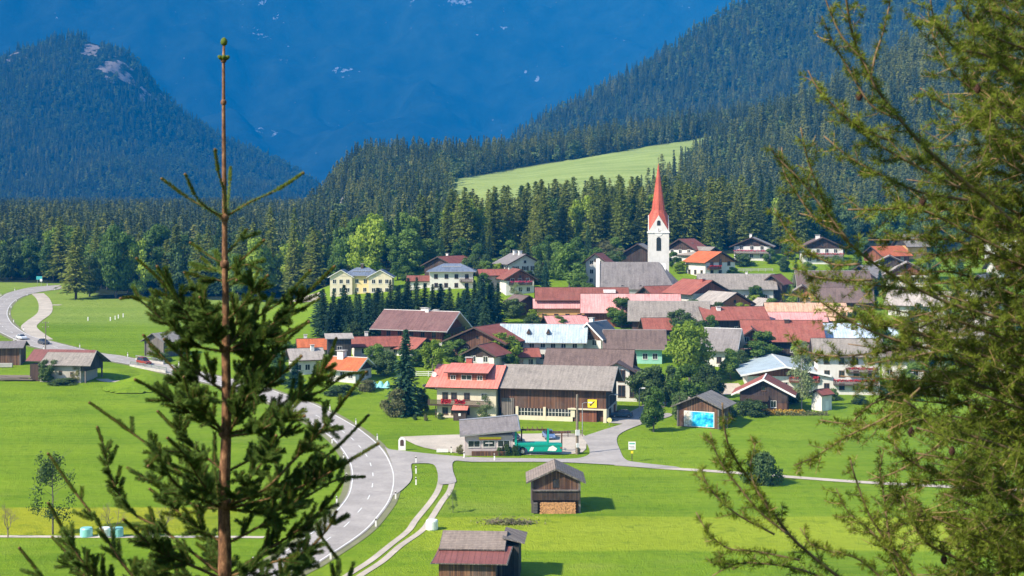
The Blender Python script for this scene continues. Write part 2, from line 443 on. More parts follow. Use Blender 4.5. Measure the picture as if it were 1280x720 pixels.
def mat_ground():
    m, nt, b = new_mat('meadow_grass')
    g = nt.nodes.new('ShaderNodeNewGeometry'); pos = g.outputs['Position']
    sx = nt.nodes.new('ShaderNodeSeparateXYZ'); nt.links.new(pos, sx.inputs[0]); x, y = sx.outputs[0], sx.outputs[1]
    def pn(s, det=4, sc=(1, 1, 1)):
        mp = nt.nodes.new('ShaderNodeMapping'); mp.inputs['Scale'].default_value = sc
        nt.links.new(pos, mp.inputs[0]); return noise(nt, mp.outputs[0], s, det)
    big = pn(.012, 4); mid = pn(.09, 5); fine = pn(.9, 4); sw = pn(.05, 3, (.25, 1.6, 1)); vf = pn(4.5, 3)
    t = math_n(nt, 'ADD', math_n(nt, 'MULTIPLY', big, .3), math_n(nt, 'ADD', math_n(nt, 'MULTIPLY', mid, .2), math_n(nt, 'ADD', math_n(nt, 'MULTIPLY', sw, .2), math_n(nt, 'ADD', math_n(nt, 'MULTIPLY', fine, .17), math_n(nt, 'MULTIPLY', vf, .13)))))
    r = ramp(nt, t, [(.38, (.10, .19, .008)), (.5, (.165, .275, .011)), (.62, (.24, .345, .018))])
    o = r.outputs[0]
    # mown strips of other grass: limits are in world metres
    def band(y0, y1, soft=1.2, slope=0.0, x0=None, x1=None, xs=4):
        yy = math_n(nt, 'ADD', y, math_n(nt, 'MULTIPLY', x, slope))
        yy = math_n(nt, 'ADD', yy, math_n(nt, 'MULTIPLY', math_n(nt, 'SUBTRACT', mid, .5), 3.))
        a = N(nt, 'ShaderNodeMapRange', i_1=y0 - soft, i_2=y0 + soft); nt.links.new(yy, a.inputs[0])
        c = N(nt, 'ShaderNodeMapRange', i_1=y1 + soft, i_2=y1 - soft); nt.links.new(yy, c.inputs[0])
        f = math_n(nt, 'MULTIPLY', a.outputs[0], c.outputs[0])
        for lim, s in ((x0, 1), (x1, -1)):
            if lim is None: continue
            q = N(nt, 'ShaderNodeMapRange', i_1=lim - s * xs, i_2=lim + s * xs); nt.links.new(x, q.inputs[0])
            f = math_n(nt, 'MULTIPLY', f, q.outputs[0])
        return f
    def apply(o, f, c1, c2, amt=.85):
        k = ramp(nt, math_n(nt, 'ADD', math_n(nt, 'MULTIPLY', sw, .5), math_n(nt, 'MULTIPLY', fine, .5)), [(.38, c1), (.62, c2)])
        return mixc(nt, math_n(nt, 'MULTIPLY', f, amt), o, k.outputs[0])
    o = apply(o, band(163, 181.5, .5, 0, -12, None), (.28, .35, .018), (.36, .42, .03), .7)
    o = apply(o, band(171.5, 187, .5, 0, None, -38, 6), (.32, .34, .014), (.42, .41, .025), .8)
    o = apply(o, band(430, 640, 8, 0, None, -85, 8), (.2, .3, .05), (.3, .36, .09), .6)
    o = apply(o, band(182, 190, 2, .2, -14, 2, 5), (.2, .29, .03), (.3, .36, .06), .5)
    # swaths left by the mower and tractor, faint
    st = pn(.55, 3, (.06, 1, 1)); stp = ramp(nt, st, [(.46, (0, 0, 0)), (.56, (1, 1, 1))]); o = mixc(nt, math_n(nt, 'MULTIPLY', stp.outputs[0], .16), o, (.30, .36, .04))
    cl = ramp(nt, pn(.35, 5), [(.55, (0, 0, 0)), (.66, (1, 1, 1))]); o = mixc(nt, math_n(nt, 'MULTIPLY', cl.outputs[0], .35), o, (.085, .17, .012))
    # dry patches
    dp = ramp(nt, pn(.05, 5, (.5, 1, 1)), [(.62, (0, 0, 0)), (.72, (1, 1, 1))])
    o = mixc(nt, math_n(nt, 'MULTIPLY', dp.outputs[0], .35), o, (.3, .33, .07))
    # hillside meadow high up: paler
    al = band(600, 1300, 10, 0); k = apply(o, al, (.27, .35, .085), (.42, .5, .16), .92); o = k
    # forest floor
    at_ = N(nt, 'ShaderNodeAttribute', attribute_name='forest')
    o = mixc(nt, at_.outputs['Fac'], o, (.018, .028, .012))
    rk_ = N(nt, 'ShaderNodeAttribute', attribute_name='rock'); rn = pn(.12, 5, (1, 1, .4)); rf = ramp(nt, math_n(nt, 'ADD', rk_.outputs['Fac'], math_n(nt, 'MULTIPLY', math_n(nt, 'SUBTRACT', rn, .5), 1.2)), [(.4, (0, 0, 0)), (.5, (1, 1, 1))]); rc = ramp(nt, rn, [(.35, (.16, .15, .14)), (.65, (.42, .4, .37))]); o = mixc(nt, rf.outputs[0], o, rc.outputs[0])
    # dirt on the slope under the viewpoint
    o = apply(o, band(-60, 70, 4, 0), (.05, .08, .015), (.09, .12, .03))
    nt.links.new(o, b.inputs['Base Color']); b.inputs['Roughness'].default_value = .95
    b.inputs['Specular IOR Level'].default_value = .1
    bump(nt, b, math_n(nt, 'ADD', math_n(nt, 'ADD', fine, vf), math_n(nt, 'MULTIPLY', mid, 2.)), .3)
    return m

ys = np.concatenate([np.arange(-40, 80, 2.), np.arange(80, 700, 2.5), 700 * (7200 / 700) ** np.linspace(0, 1, 240)])
tw = np.linspace(-1, 1, 361)
ROCK_B = [(428, 258, 7, 15, .8), (447, 250, 6, 9, .6), (415, 232, 4, 9, .6), (462, 283, 11, 5, .7), (440, 275, 9, 7, .7)]
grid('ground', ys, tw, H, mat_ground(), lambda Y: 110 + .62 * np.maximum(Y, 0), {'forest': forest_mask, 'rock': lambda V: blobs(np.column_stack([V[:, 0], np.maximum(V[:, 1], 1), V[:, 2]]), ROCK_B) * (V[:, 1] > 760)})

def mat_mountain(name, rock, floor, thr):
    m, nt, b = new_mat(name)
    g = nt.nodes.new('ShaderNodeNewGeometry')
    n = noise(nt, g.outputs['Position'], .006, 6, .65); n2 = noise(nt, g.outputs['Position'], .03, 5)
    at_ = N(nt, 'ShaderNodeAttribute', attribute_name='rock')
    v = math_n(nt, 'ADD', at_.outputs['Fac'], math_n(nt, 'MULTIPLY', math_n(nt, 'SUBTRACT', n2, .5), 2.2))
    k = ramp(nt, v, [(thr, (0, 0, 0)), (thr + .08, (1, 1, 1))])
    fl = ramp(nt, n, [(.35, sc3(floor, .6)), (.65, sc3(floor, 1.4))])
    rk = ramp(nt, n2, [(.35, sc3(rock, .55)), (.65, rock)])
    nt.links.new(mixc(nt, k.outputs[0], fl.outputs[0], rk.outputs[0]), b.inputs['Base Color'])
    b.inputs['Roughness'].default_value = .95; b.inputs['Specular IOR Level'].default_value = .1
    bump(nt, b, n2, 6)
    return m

ROCK_D = [(15, 68, 16, 9, 0.50), (112, 62, 16, 14, 0.62), (140, 85, 20, 14, 0.68), (160, 98, 14, 12, 0.62), (180, 118, 12, 10, 0.56), (200, 120, 10, 10, 0.50), (75, 162, 9, 6, 0.43)]
ROCK_E = [(345, 22, 6, 6, 1), (320, 38, 4, 4, 1), (332, 45, 5, 4, 1), (325, 4, 8, 3, .8), (515, 1, 8, 5, .8), (575, 2, 14, 4, 1.1), (430, 88, 12, 4, .9), (632, 36, 14, 3, .8), (656, 90, 3, 3, 1), (673, 99, 3, 3, 1), (665, 31, 5, 3, .8), (360, 58, 6, 3, .7), (355, 76, 8, 3, .7), (325, 162, 7, 4, .8), (345, 167, 5, 3, .8), (865, 12, 3, 4, 1)]
def attr_rock(spots): return {'rock': lambda V: blobs(V, spots)}
tws = np.linspace(-1, 1, 301)
oA = grid('hills', np.concatenate([np.linspace(1250, 2400, 120), np.linspace(2450, 3300, 20)]), np.linspace(-.35, 1, 301), lambda x, y: hillA(x, y) - 6, mat_mountain('hill_floor', (.4, .38, .36), (.02, .03, .015), .6), lambda Y: .9 * Y, {'rock': lambda V: np.zeros(len(V))})
oD = grid('mountain', np.concatenate([np.linspace(2550, 3900, 160), np.linspace(3940, 4900, 24)]), np.linspace(-1, .35, 330), lambda x, y: hillD(x, y) - 6, mat_mountain('mountain_floor', (.34, .29, .28), (.02, .03, .015), .42), lambda Y: .75 * Y, attr_rock(ROCK_D))
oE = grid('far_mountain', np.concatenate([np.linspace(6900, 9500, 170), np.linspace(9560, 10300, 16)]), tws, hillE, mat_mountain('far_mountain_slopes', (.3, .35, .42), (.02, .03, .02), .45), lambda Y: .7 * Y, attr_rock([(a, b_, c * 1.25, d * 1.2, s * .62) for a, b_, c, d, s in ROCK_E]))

# ------------------------------------------------------------ roads
def mat_asphalt(name, c):
    m, nt, b = new_mat(name); g = nt.nodes.new('ShaderNodeNewGeometry')
    n = noise(nt, g.outputs['Position'], .25, 5); n2 = noise(nt, g.outputs['Position'], 3, 3)
    t = math_n(nt, 'ADD', math_n(nt, 'MULTIPLY', n, .6), math_n(nt, 'MULTIPLY', n2, .4))
    r = ramp(nt, t, [(.35, sc3(c, .78)), (.65, sc3(c, 1.15))])
    pa = ramp(nt, noise(nt, g.outputs['Position'], .08, 6, .75), [(.52, (0, 0, 0)), (.56, (1, 1, 1))])
    nt.links.new(mixc(nt, math_n(nt, 'MULTIPLY', pa.outputs[0], .3), r.outputs[0], sc3(c, .62)), b.inputs['Base Color'])
    b.inputs['Roughness'].default_value = .9; return m
M['asph'] = mat_asphalt('worn_pale_asphalt', (.37, .34, .315))
M['gravel'] = mat_asphalt('gravel', (.5, .44, .36))
M['paint'] = mat_plain('road_paint', (.8, .8, .78), .7)
M['verge'] = mat_asphalt('verge_grit', (.2, .2, .1))

def cr(pts, n):
    """Catmull-Rom through points, n per span"""
    p = np.array(pts, float); p = np.vstack([2 * p[0] - p[1], p, 2 * p[-1] - p[-2]]); out = []
    for i in range(1, len(p) - 2):
        for k in range(n):
            t = k / n
            out.append(.5 * ((2 * p[i]) + (-p[i - 1] + p[i + 1]) * t + (2 * p[i - 1] - 5 * p[i] + 4 * p[i + 1] - p[i + 2]) * t * t + (-p[i - 1] + 3 * p[i] - 3 * p[i + 1] + p[i + 2]) * t ** 3))
    out.append(p[-2]); return np.array(out)

def strip(name, L, R, mat, off, nc=5, parent=None, kind='structure'):
    V = []; 
    for k in range(nc):
        t = k / (nc - 1); p = L * (1 - t) + R * t
        z = H(p[:, 0], p[:, 1]) + off
        V.append(np.column_stack([p[:, 0], p[:, 1], z]))
    n = len(L); V = np.concatenate(V)
    i = (np.arange(nc - 1)[:, None] * n + np.arange(n - 1)[None, :]).ravel()
    Q = np.stack([i, i + n, i + n + 1, i + 1], -1)
    o = bpy.data.objects.new(name, np_mesh(name, V, Q, mat)); col.objects.link(o)
    if kind: o['kind'] = kind
    return o

def gp(pts): return np.array([at(*p)[:2] for p in pts])
road_R = [(78, 361), (47, 365.5), (28, 371), (16, 379), (10, 390), (13, 401), (24, 411.5), (39, 420), (60, 426), (100, 436), (127, 442), (150, 445), (170, 449), (207, 455), (270, 470), (335, 486), (366, 496.5), (394, 506), (432, 526), (457, 542), (479, 562), (491, 583), (494.5, 601), (490, 623), (478, 642), (455, 667), (403, 702), (387, 711), (350, 730), (290, 762), (200, 800)]
road_L = [(76, 356.3), (39, 359.5), (12, 366), (0, 372.5), (-12, 381), (-20, 392), (-18, 405), (0, 416), (30, 430), (60, 438), (100, 446), (125, 450), (145, 453), (180, 460), (240, 475), (300, 490), (329, 500), (360, 516), (392, 533), (415, 550), (432, 572), (438, 590), (437, 607), (432, 622), (417, 641), (393, 663), (345, 696), (310, 716), (270, 737), (200, 768), (110, 800)]
aR, aL = gp(road_R), gp(road_L)
cR, cL = cr(aR, 8), cr(aL, 8)
road = strip('main_road', cL, cR, M['asph'], .10, 7)
def offs(c, d):
    t = np.gradient(c, axis=0); t /= np.linalg.norm(t, axis=1)[:, None]; return c + np.column_stack([-t[:, 1], t[:, 0]]) * d
# verge of grit along the road, edge lines and centre dashes
def line(name, c, w, z, mat, a=0, b=None):
    return strip(name, c[a:b] + 0, offs(c, w)[a:b], mat, z, 2)
sgnR = 1 if np.dot(offs(cR, 1)[50] - cR[50], cL[50] - cR[50]) > 0 else -1
strip('verge', offs(cL, .9 * sgnR), offs(cR, -.9 * sgnR), M['verge'], .05, 7)
def edge_line(c, s, nm):
    strip(nm, offs(c, s * .22), offs(c, s * .36), M['paint'], .125, 2)
edge_line(cR, sgnR, 'edge_line'); edge_line(cL, -sgnR, 'edge_line')
mid = (cL + cR) / 2; seg = np.concatenate([[0], np.cumsum(np.linalg.norm(np.diff(mid, axis=0), axis=1))])
mb = MB()
s = 0
while s < seg[-1] - 4:
    q = [np.array([np.interp(s + k, seg, mid[:, 0]), np.interp(s + k, seg, mid[:, 1])]) for k in (0, 1.5, 3)]
    for a, b_ in ((q[0], q[1]), (q[1], q[2])):
        d = (b_ - a) / np.linalg.norm(b_ - a); nn = np.array([-d[1], d[0]]) * .065
        mb.face([(p[0], p[1], float(H(p[0], p[1])) + .13) for p in (a + nn, a - nn, b_ - nn, b_ + nn)])
    s += 8.5
tag(mb.build('centre_line', M['paint']), kind='structure')

def poly_sheet(name, px, mat, off, n=6):
    """flat area from a closed outline of ground points"""
    import mathutils
    c = cr([at(*p)[:2] for p in px] + [at(*px[0])[:2]], n)[:-1]
    pts = [mathutils.Vector((p[0], p[1], 0)) for p in c]
    tris = mathutils.geometry.tessellate_polygon([pts])
    V = [(p.x, p.y, float(H(p.x, p.y)) + off) for p in pts]
    me = bpy.data.meshes.new(name); me.from_pydata(V, [], [tuple(t) for t in tris]); me.materials.append(mat); me.update()
    o = bpy.data.objects.new(name, me); col.objects.link(o); o['kind'] = 'structure'
    return o
# side road with its mouth, running right past the kiosk and up into the village
poly_sheet('side_road', [(481, 559), (489, 562.5), (520, 566), (560, 570), (600, 572.5), (660, 573.5), (715, 574), (734, 570), (737, 564), (733, 554), (729, 547), (745, 541), (770, 533), (792, 526), (812, 519), (835, 517), (838, 521), (805, 530), (778, 541), (771, 550), (775, 563), (782, 575), (800, 579), (850, 585), (810, 585.5), (770, 582), (700, 578.5), (640, 578), (590, 578), (568, 577), (566, 588), (570, 600), (569, 604), (558, 606), (548, 605), (547, 592), (541, 581), (520, 580), (514, 582), (515, 598), (506, 610), (491, 620), (494, 604), (491, 583)], M['asph'], .112, 4)
def track(name, pts, w, mat, off, n=8):
    c = cr([at(*p)[:2] for p in pts], n)
    return strip(name, offs(c, w / 2), offs(c, -w / 2), mat, off, 3)
poly_sheet('gravel_yard', [(500, 546.5), (560, 544), (640, 543), (728, 543), (733, 556), (728, 566), (700, 568.5), (640, 569), (570, 566.5), (530, 560), (512, 553)], M['gravel'], .09, 2)
# farm track: two wheel ruts either side of a grass strip
rl = [(552, 596), (548, 612), (538, 628), (520, 650), (510, 664), (490, 680), (462, 702), (432, 721), (390, 750)]
rr = [(566, 600), (562, 614), (552, 628), (538, 650), (527, 664), (500, 683), (478, 702), (449, 721), (410, 750)]
track('farm_track', rl, .85, M['gravel'], .06); track('farm_track', rr, .85, M['gravel'], .06)
track('footpath', [(770, 581), (830, 585.5), (900, 590), (980, 596), (1060, 602), (1130, 606), (1250, 612), (1400, 620)], 1.9, M['gravel'], .075)
track('footpath', [(-120, 671), (0, 671), (120, 671.5), (260, 671.5), (330, 672)], 1.1, M['gravel'], .06)
track('lane', [(47, 367), (54, 374), (57, 383), (55, 392), (42, 402), (36, 409), (44, 417), (56, 425)], 4.5, M['gravel'], .09)
track('lane', [(57, 383), (64, 381.5), (76, 381.5)], 3, M['gravel'], .08)
track('lane', [(118, 463), (122, 470), (133, 476), (150, 477)], 2.5, M['gravel'], .06)
poly_sheet('car_park', [(362, 377), (390, 368), (405, 366), (405, 373), (385, 378)], M['gravel'], .12, 2)
track('village_street', [(775, 530), (800, 517), (818, 507), (822, 498)], 4.5, M['asph'], .10)
track('village_street', [(795, 521), (770, 521.5), (752, 522)], 5, M['gravel'], .095)
track('village_street', [(850, 500), (880, 492), (905, 487), (930, 486)], 9, M['gravel'], .1)
# ------------------------------------------------------------ trees
L_SPR = mat_leaf('spruce_needles', (0.017, 0.041, 0.017), (0.037, 0.082, 0.031), (0.076, 0.145, 0.051), .12, .12)
L_SPRD = mat_leaf('dark_spruce_needles', (0.014, 0.037, 0.020), (0.027, 0.071, 0.034), (0.051, 0.116, 0.051), .3, .1)
L_LAR = mat_leaf('larch_needles', (.10, .14, .02), (.18, .225, .035), (.29, .31, .06), .12, .3)
L_BRO = mat_leaf('broad_leaves', (0.051, 0.105, 0.020), (0.111, 0.196, 0.034), (0.204, 0.306, 0.051), .3, .3)
L_LIG = mat_leaf('yellow_green_leaves', (0.128, 0.204, 0.020), (0.238, 0.340, 0.034), (0.391, 0.493, 0.060), .5, .35)
L_DAR = mat_leaf('dull_dark_leaves', (0.037, 0.068, 0.020), (0.076, 0.128, 0.037), (0.136, 0.204, 0.060), .5, .25)
L_OLI = mat_leaf('olive_brown_leaves', (0.119, 0.128, 0.051), (0.221, 0.221, 0.093), (0.340, 0.323, 0.136), .5, .25)
L_FLO = mat_leaf('garden_leaves', (.1, .12, .02), (.35, .2, .03), (.6, .4, .04), 2, .2)

def quads(C, A, B):
    """centre, half-axis a, half-axis b -> diamond/quad faces"""
    n = len(C); V = np.empty((n, 4, 3), np.float32)
    V[:, 0] = C - A; V[:, 1] = C - B; V[:, 2] = C + A; V[:, 3] = C + B
    return V.reshape(-1, 3), np.arange(4 * n).reshape(-1, 4)

def unit(v): return v / (np.linalg.norm(v, axis=-1, keepdims=True) + 1e-9)

def conifer_mesh(name, h, r, rng, mat, nlev=34, nb=9, nseg=9, droop=.35, loose=0., size=.42, taper=.85, base=.06):
    """tiers of drooping boughs, each carrying flat sprays"""
    C, A, B = [], [], []
    lev = base + (1 - base) * (np.arange(nlev) + .5) / nlev
    for t in lev:
        z0 = t * h; R = r * (1 - t) ** taper * rng.uniform(.72, 1.12) + .12
        k = max(4, int(nb * (.45 + .75 * (1 - t)))); a0 = rng.uniform(0, 6.28)
        for j in range(k):
            if rng.random() < loose: continue
            a = a0 + 6.283 * j / k + rng.normal(0, .25); Rj = R * rng.uniform(.6, 1.18)
            s = (np.arange(nseg) + rng.random(nseg)) / nseg; s = .12 + .88 * s
            d = np.array([math.cos(a), math.sin(a), 0]); up = rng.uniform(-.1, .22)
            z = z0 + Rj * (up * s - droop * s ** 2 + .12 * s ** 4) + rng.normal(0, .12, nseg)
            c = d[None] * (Rj * s)[:, None]; c[:, 2] = z; c[:, :2] += rng.normal(0, .1 + .05 * Rj, (nseg, 2))
            side = np.array([-d[1], d[0], 0])
            ln = size * (1.15 - .35 * s) * (.6 + .5 * (1 - t)) * rng.uniform(.7, 1.3, nseg)
            dirn = unit(d[None] + side[None] * rng.normal(0, .55, (nseg, 1)) + np.array([0, 0, -1]) * rng.uniform(.1, .75, (nseg, 1)))
            oth = unit(np.cross(dirn, unit(rng.normal(0, 1, (nseg, 3)) + np.array([0, 0, 1.2]))))
            C.append(c); A.append(dirn * ln[:, None] * 1.25); B.append(oth * ln[:, None] * .5)
    V, Q = quads(np.concatenate(C), np.concatenate(A), np.concatenate(B))
    # shoot at the tip
    return np_mesh(name, V, Q, mat)

def trunk_mesh(name, h, r, rng, mat, limbs=0, lr=2., k=7, lean=.15):
    mb = MB(); n = 7
    pts = [(lean * math.sin(i * 1.3) * i / n, lean * math.cos(i * 1.7) * i / n, h * i / (n - 1) - (.5 if i == 0 else 0)) for i in range(n)]
    mb.tube(pts, [r * (1 - .9 * i / (n - 1)) + .01 for i in range(n)], k)
    for i in range(limbs):
        t = rng.uniform(.3, .9); a = rng.uniform(0, 6.28); L = lr * rng.uniform(.6, 1.1) * (1.15 - .5 * t)
        z = h * t; p0 = (0, 0, z); up = rng.uniform(.4, 1.1)
        p1 = (math.cos(a) * L * .5, math.sin(a) * L * .5, z + L * .35 * up); p2 = (math.cos(a + .2) * L, math.sin(a + .2) * L, z + L * .8 * up)
        mb.tube([p0, p1, p2], [r * .35 * (1.1 - t), r * .2 * (1.1 - t), .015], 5)
    return mb.mesh(name, mat, True)

def broad_mesh(name, h, r, rng, mat, n=5200, base=.22, size=.3, clumps=26, airy=0., squash=1.):
    """leaves spread over and inside many uneven clumps"""
    cc, cr_ = [], []
    for i in range(clumps):
        z = rng.uniform(base, .95); prof = math.sin(PI * min(1, (z - base) / (1.05 - base) * .85 + .18)) ** .7
        a = rng.uniform(0, 6.28); q = r * prof * math.sqrt(rng.uniform(.05, 1)) * .78
        cc.append((math.cos(a) * q, math.sin(a) * q, z * h)); cr_.append(r * rng.uniform(.2, .42) * (.6 + .4 * prof))
    cc = np.array(cc); cr_ = np.array(cr_)
    w = cr_ ** 2 / np.sum(cr_ ** 2); idx = rng.choice(clumps, n, p=w)
    d = unit(rng.normal(0, 1, (n, 3))); rr = cr_[idx] * (rng.uniform(.55 - .3 * airy, 1.12, n)) 
    d[:, 2] = d[:, 2] * .85 * squash + .08
    C = cc[idx] + d * rr[:, None] + rng.normal(0, .08, (n, 3)); 
    nrm = unit(d + rng.normal(0, .55, (n, 3))); A = unit(np.cross(nrm, rng.normal(0, 1, (n, 3)))); B = np.cross(nrm, A)
    s = size * rng.uniform(.55, 1.35, n)[:, None]
    C[:, 2] = np.maximum(C[:, 2], base * h * .35 + .1)
    V, Q = quads(C, A * s, B * s * .62)
    return np_mesh(name, V, Q, mat)

rng = np.random.default_rng(11)
# prototypes as (crown mesh, trunk mesh, nominal height, nominal radius)
PROTO = {}
def proto(kind, lst): PROTO[kind] = lst
proto('spruce', [(conifer_mesh('spruce_crown', 22, rr_, rng, L_SPR, 38, 10, 9, .38), trunk_mesh('spruce_trunk', 20.5, .3, rng, M['bark']), 22, rr_) for rr_ in (3.6, 4.0, 3.2)])
proto('darkspruce', [(conifer_mesh('dark_spruce_crown', 16, rr_, rng, L_SPRD, 34, 11, 10, .34, size=.4, taper=.72, base=.02), trunk_mesh('dark_spruce_trunk', 15, .24, rng, M['bark']), 16, rr_) for rr_ in (3.2, 2.9, 3.5)])
proto('larch', [(conifer_mesh('larch_crown', 23, rr_, rng, L_LAR, 40, 9, 10, .16, .08, .5, .62, .1), trunk_mesh('larch_trunk', 22, .3, rng, M['bark'], 8, 3), 23, rr_) for rr_ in (4.2, 3.6, 4.6)])
proto('broad', [(broad_mesh('broadleaf_crown', 14, 5, rng, L_BRO, 6500, .16, .36, 30), trunk_mesh('broadleaf_trunk', 11, .32, rng, M['barkg'], 9, 4), 14, 5) for _ in range(3)])
proto('light', [(broad_mesh('light_crown', 9, 3.6, rng, L_LIG, 5200, .16, .26, 30), trunk_mesh('light_trunk', 7, .2, rng, M['barkg'], 9, 2.6), 9, 3.6) for _ in range(2)])
proto('dull', [(broad_mesh('dull_crown', 10, 4.2, rng, L_DAR, 6500, .14, .28, 34), trunk_mesh('dull_trunk', 8, .24, rng, M['barkg'], 9, 3), 10, 4.2) for _ in range(2)])
proto('olive', [(broad_mesh('olive_crown', 6, 3.2, rng, L_OLI, 4200, .08, .2, 22), trunk_mesh('olive_trunk', 4.5, .14, rng, M['barkg'], 8, 2), 6, 3.2)])
proto('bush', [(broad_mesh('bush_crown', 4, 2.6, rng, L_DAR, 4600, .0, .17, 26), trunk_mesh('bush_stem', 2.6, .1, rng, M['barkg'], 8, 1.4), 4, 2.6)])
proto('airy', [(broad_mesh('airy_crown', 12, 4.6, rng, L_DAR, 2600, .2, .17, 34, 1.), trunk_mesh('airy_trunk', 11, .16, rng, M['barkg'], 26, 4.2), 12, 4.6)])
proto('birch', [(broad_mesh('birch_crown', 14, 4, rng, mat_leaf('birch_leaves', (0.102, 0.145, 0.060), (0.187, 0.238, 0.102), (0.289, 0.340, 0.153), .5, .3), 4200, .18, .22, 34, .8), trunk_mesh('birch_trunk', 13, .17, rng, M['barkb'], 16, 3.2), 14, 4)])
def bare_mesh(h, r, rng):
    mb = MB()
    def rec(p, d, L, w, n):
        q = p + d * L; mid = (p + q) / 2 + rng.normal(0, .05 * L, 3)
        mb.tube([p, mid, q], [w, w * .8, w * .6], 4, cap=False)
        if n == 0: return
        for _ in range(3 if n > 1 else 4):
            e = unit(d + rng.normal(0, .48, 3) + np.array([0, 0, .18])); rec(p + (q - p) * rng.uniform(.55, 1), e, L * rng.uniform(.6, .8), w * .55, n - 1)
    rec(np.array([0, 0, -.2]), np.array([0, 0, 1.]), h * .3, h * .018, 5)
    return mb.mesh('bare_branches', M['stoneg'])
BARE = bare_mesh(7, 3, rng)

def tree(kind, name, x, y, h, w, label, cat='tree', group=None, parts=True, z=None):
    cm, tm, ph, pr = PROTO[kind][rnd.randrange(len(PROTO[kind]))]
    z = float(H(x, y)) if z is None else z
    sx = w / 2 / pr; sz = h / ph
    t = empty(name, (x, y, z - .1), rnd.uniform(0, 6.28), label, cat, group)
    sc = (sx, sx, sz)
    inst('trunk', tm, t, sc=sc); inst('crown', cm, t, sc=sc)
    return t

def ptree(kind, name, px, pyb, hpx, wpx, label, cat='tree', group=None):
    x, y, z = at(px, pyb); k = y / F
    return tree(kind, name, x, y, hpx * k, wpx * k, label, cat, group)

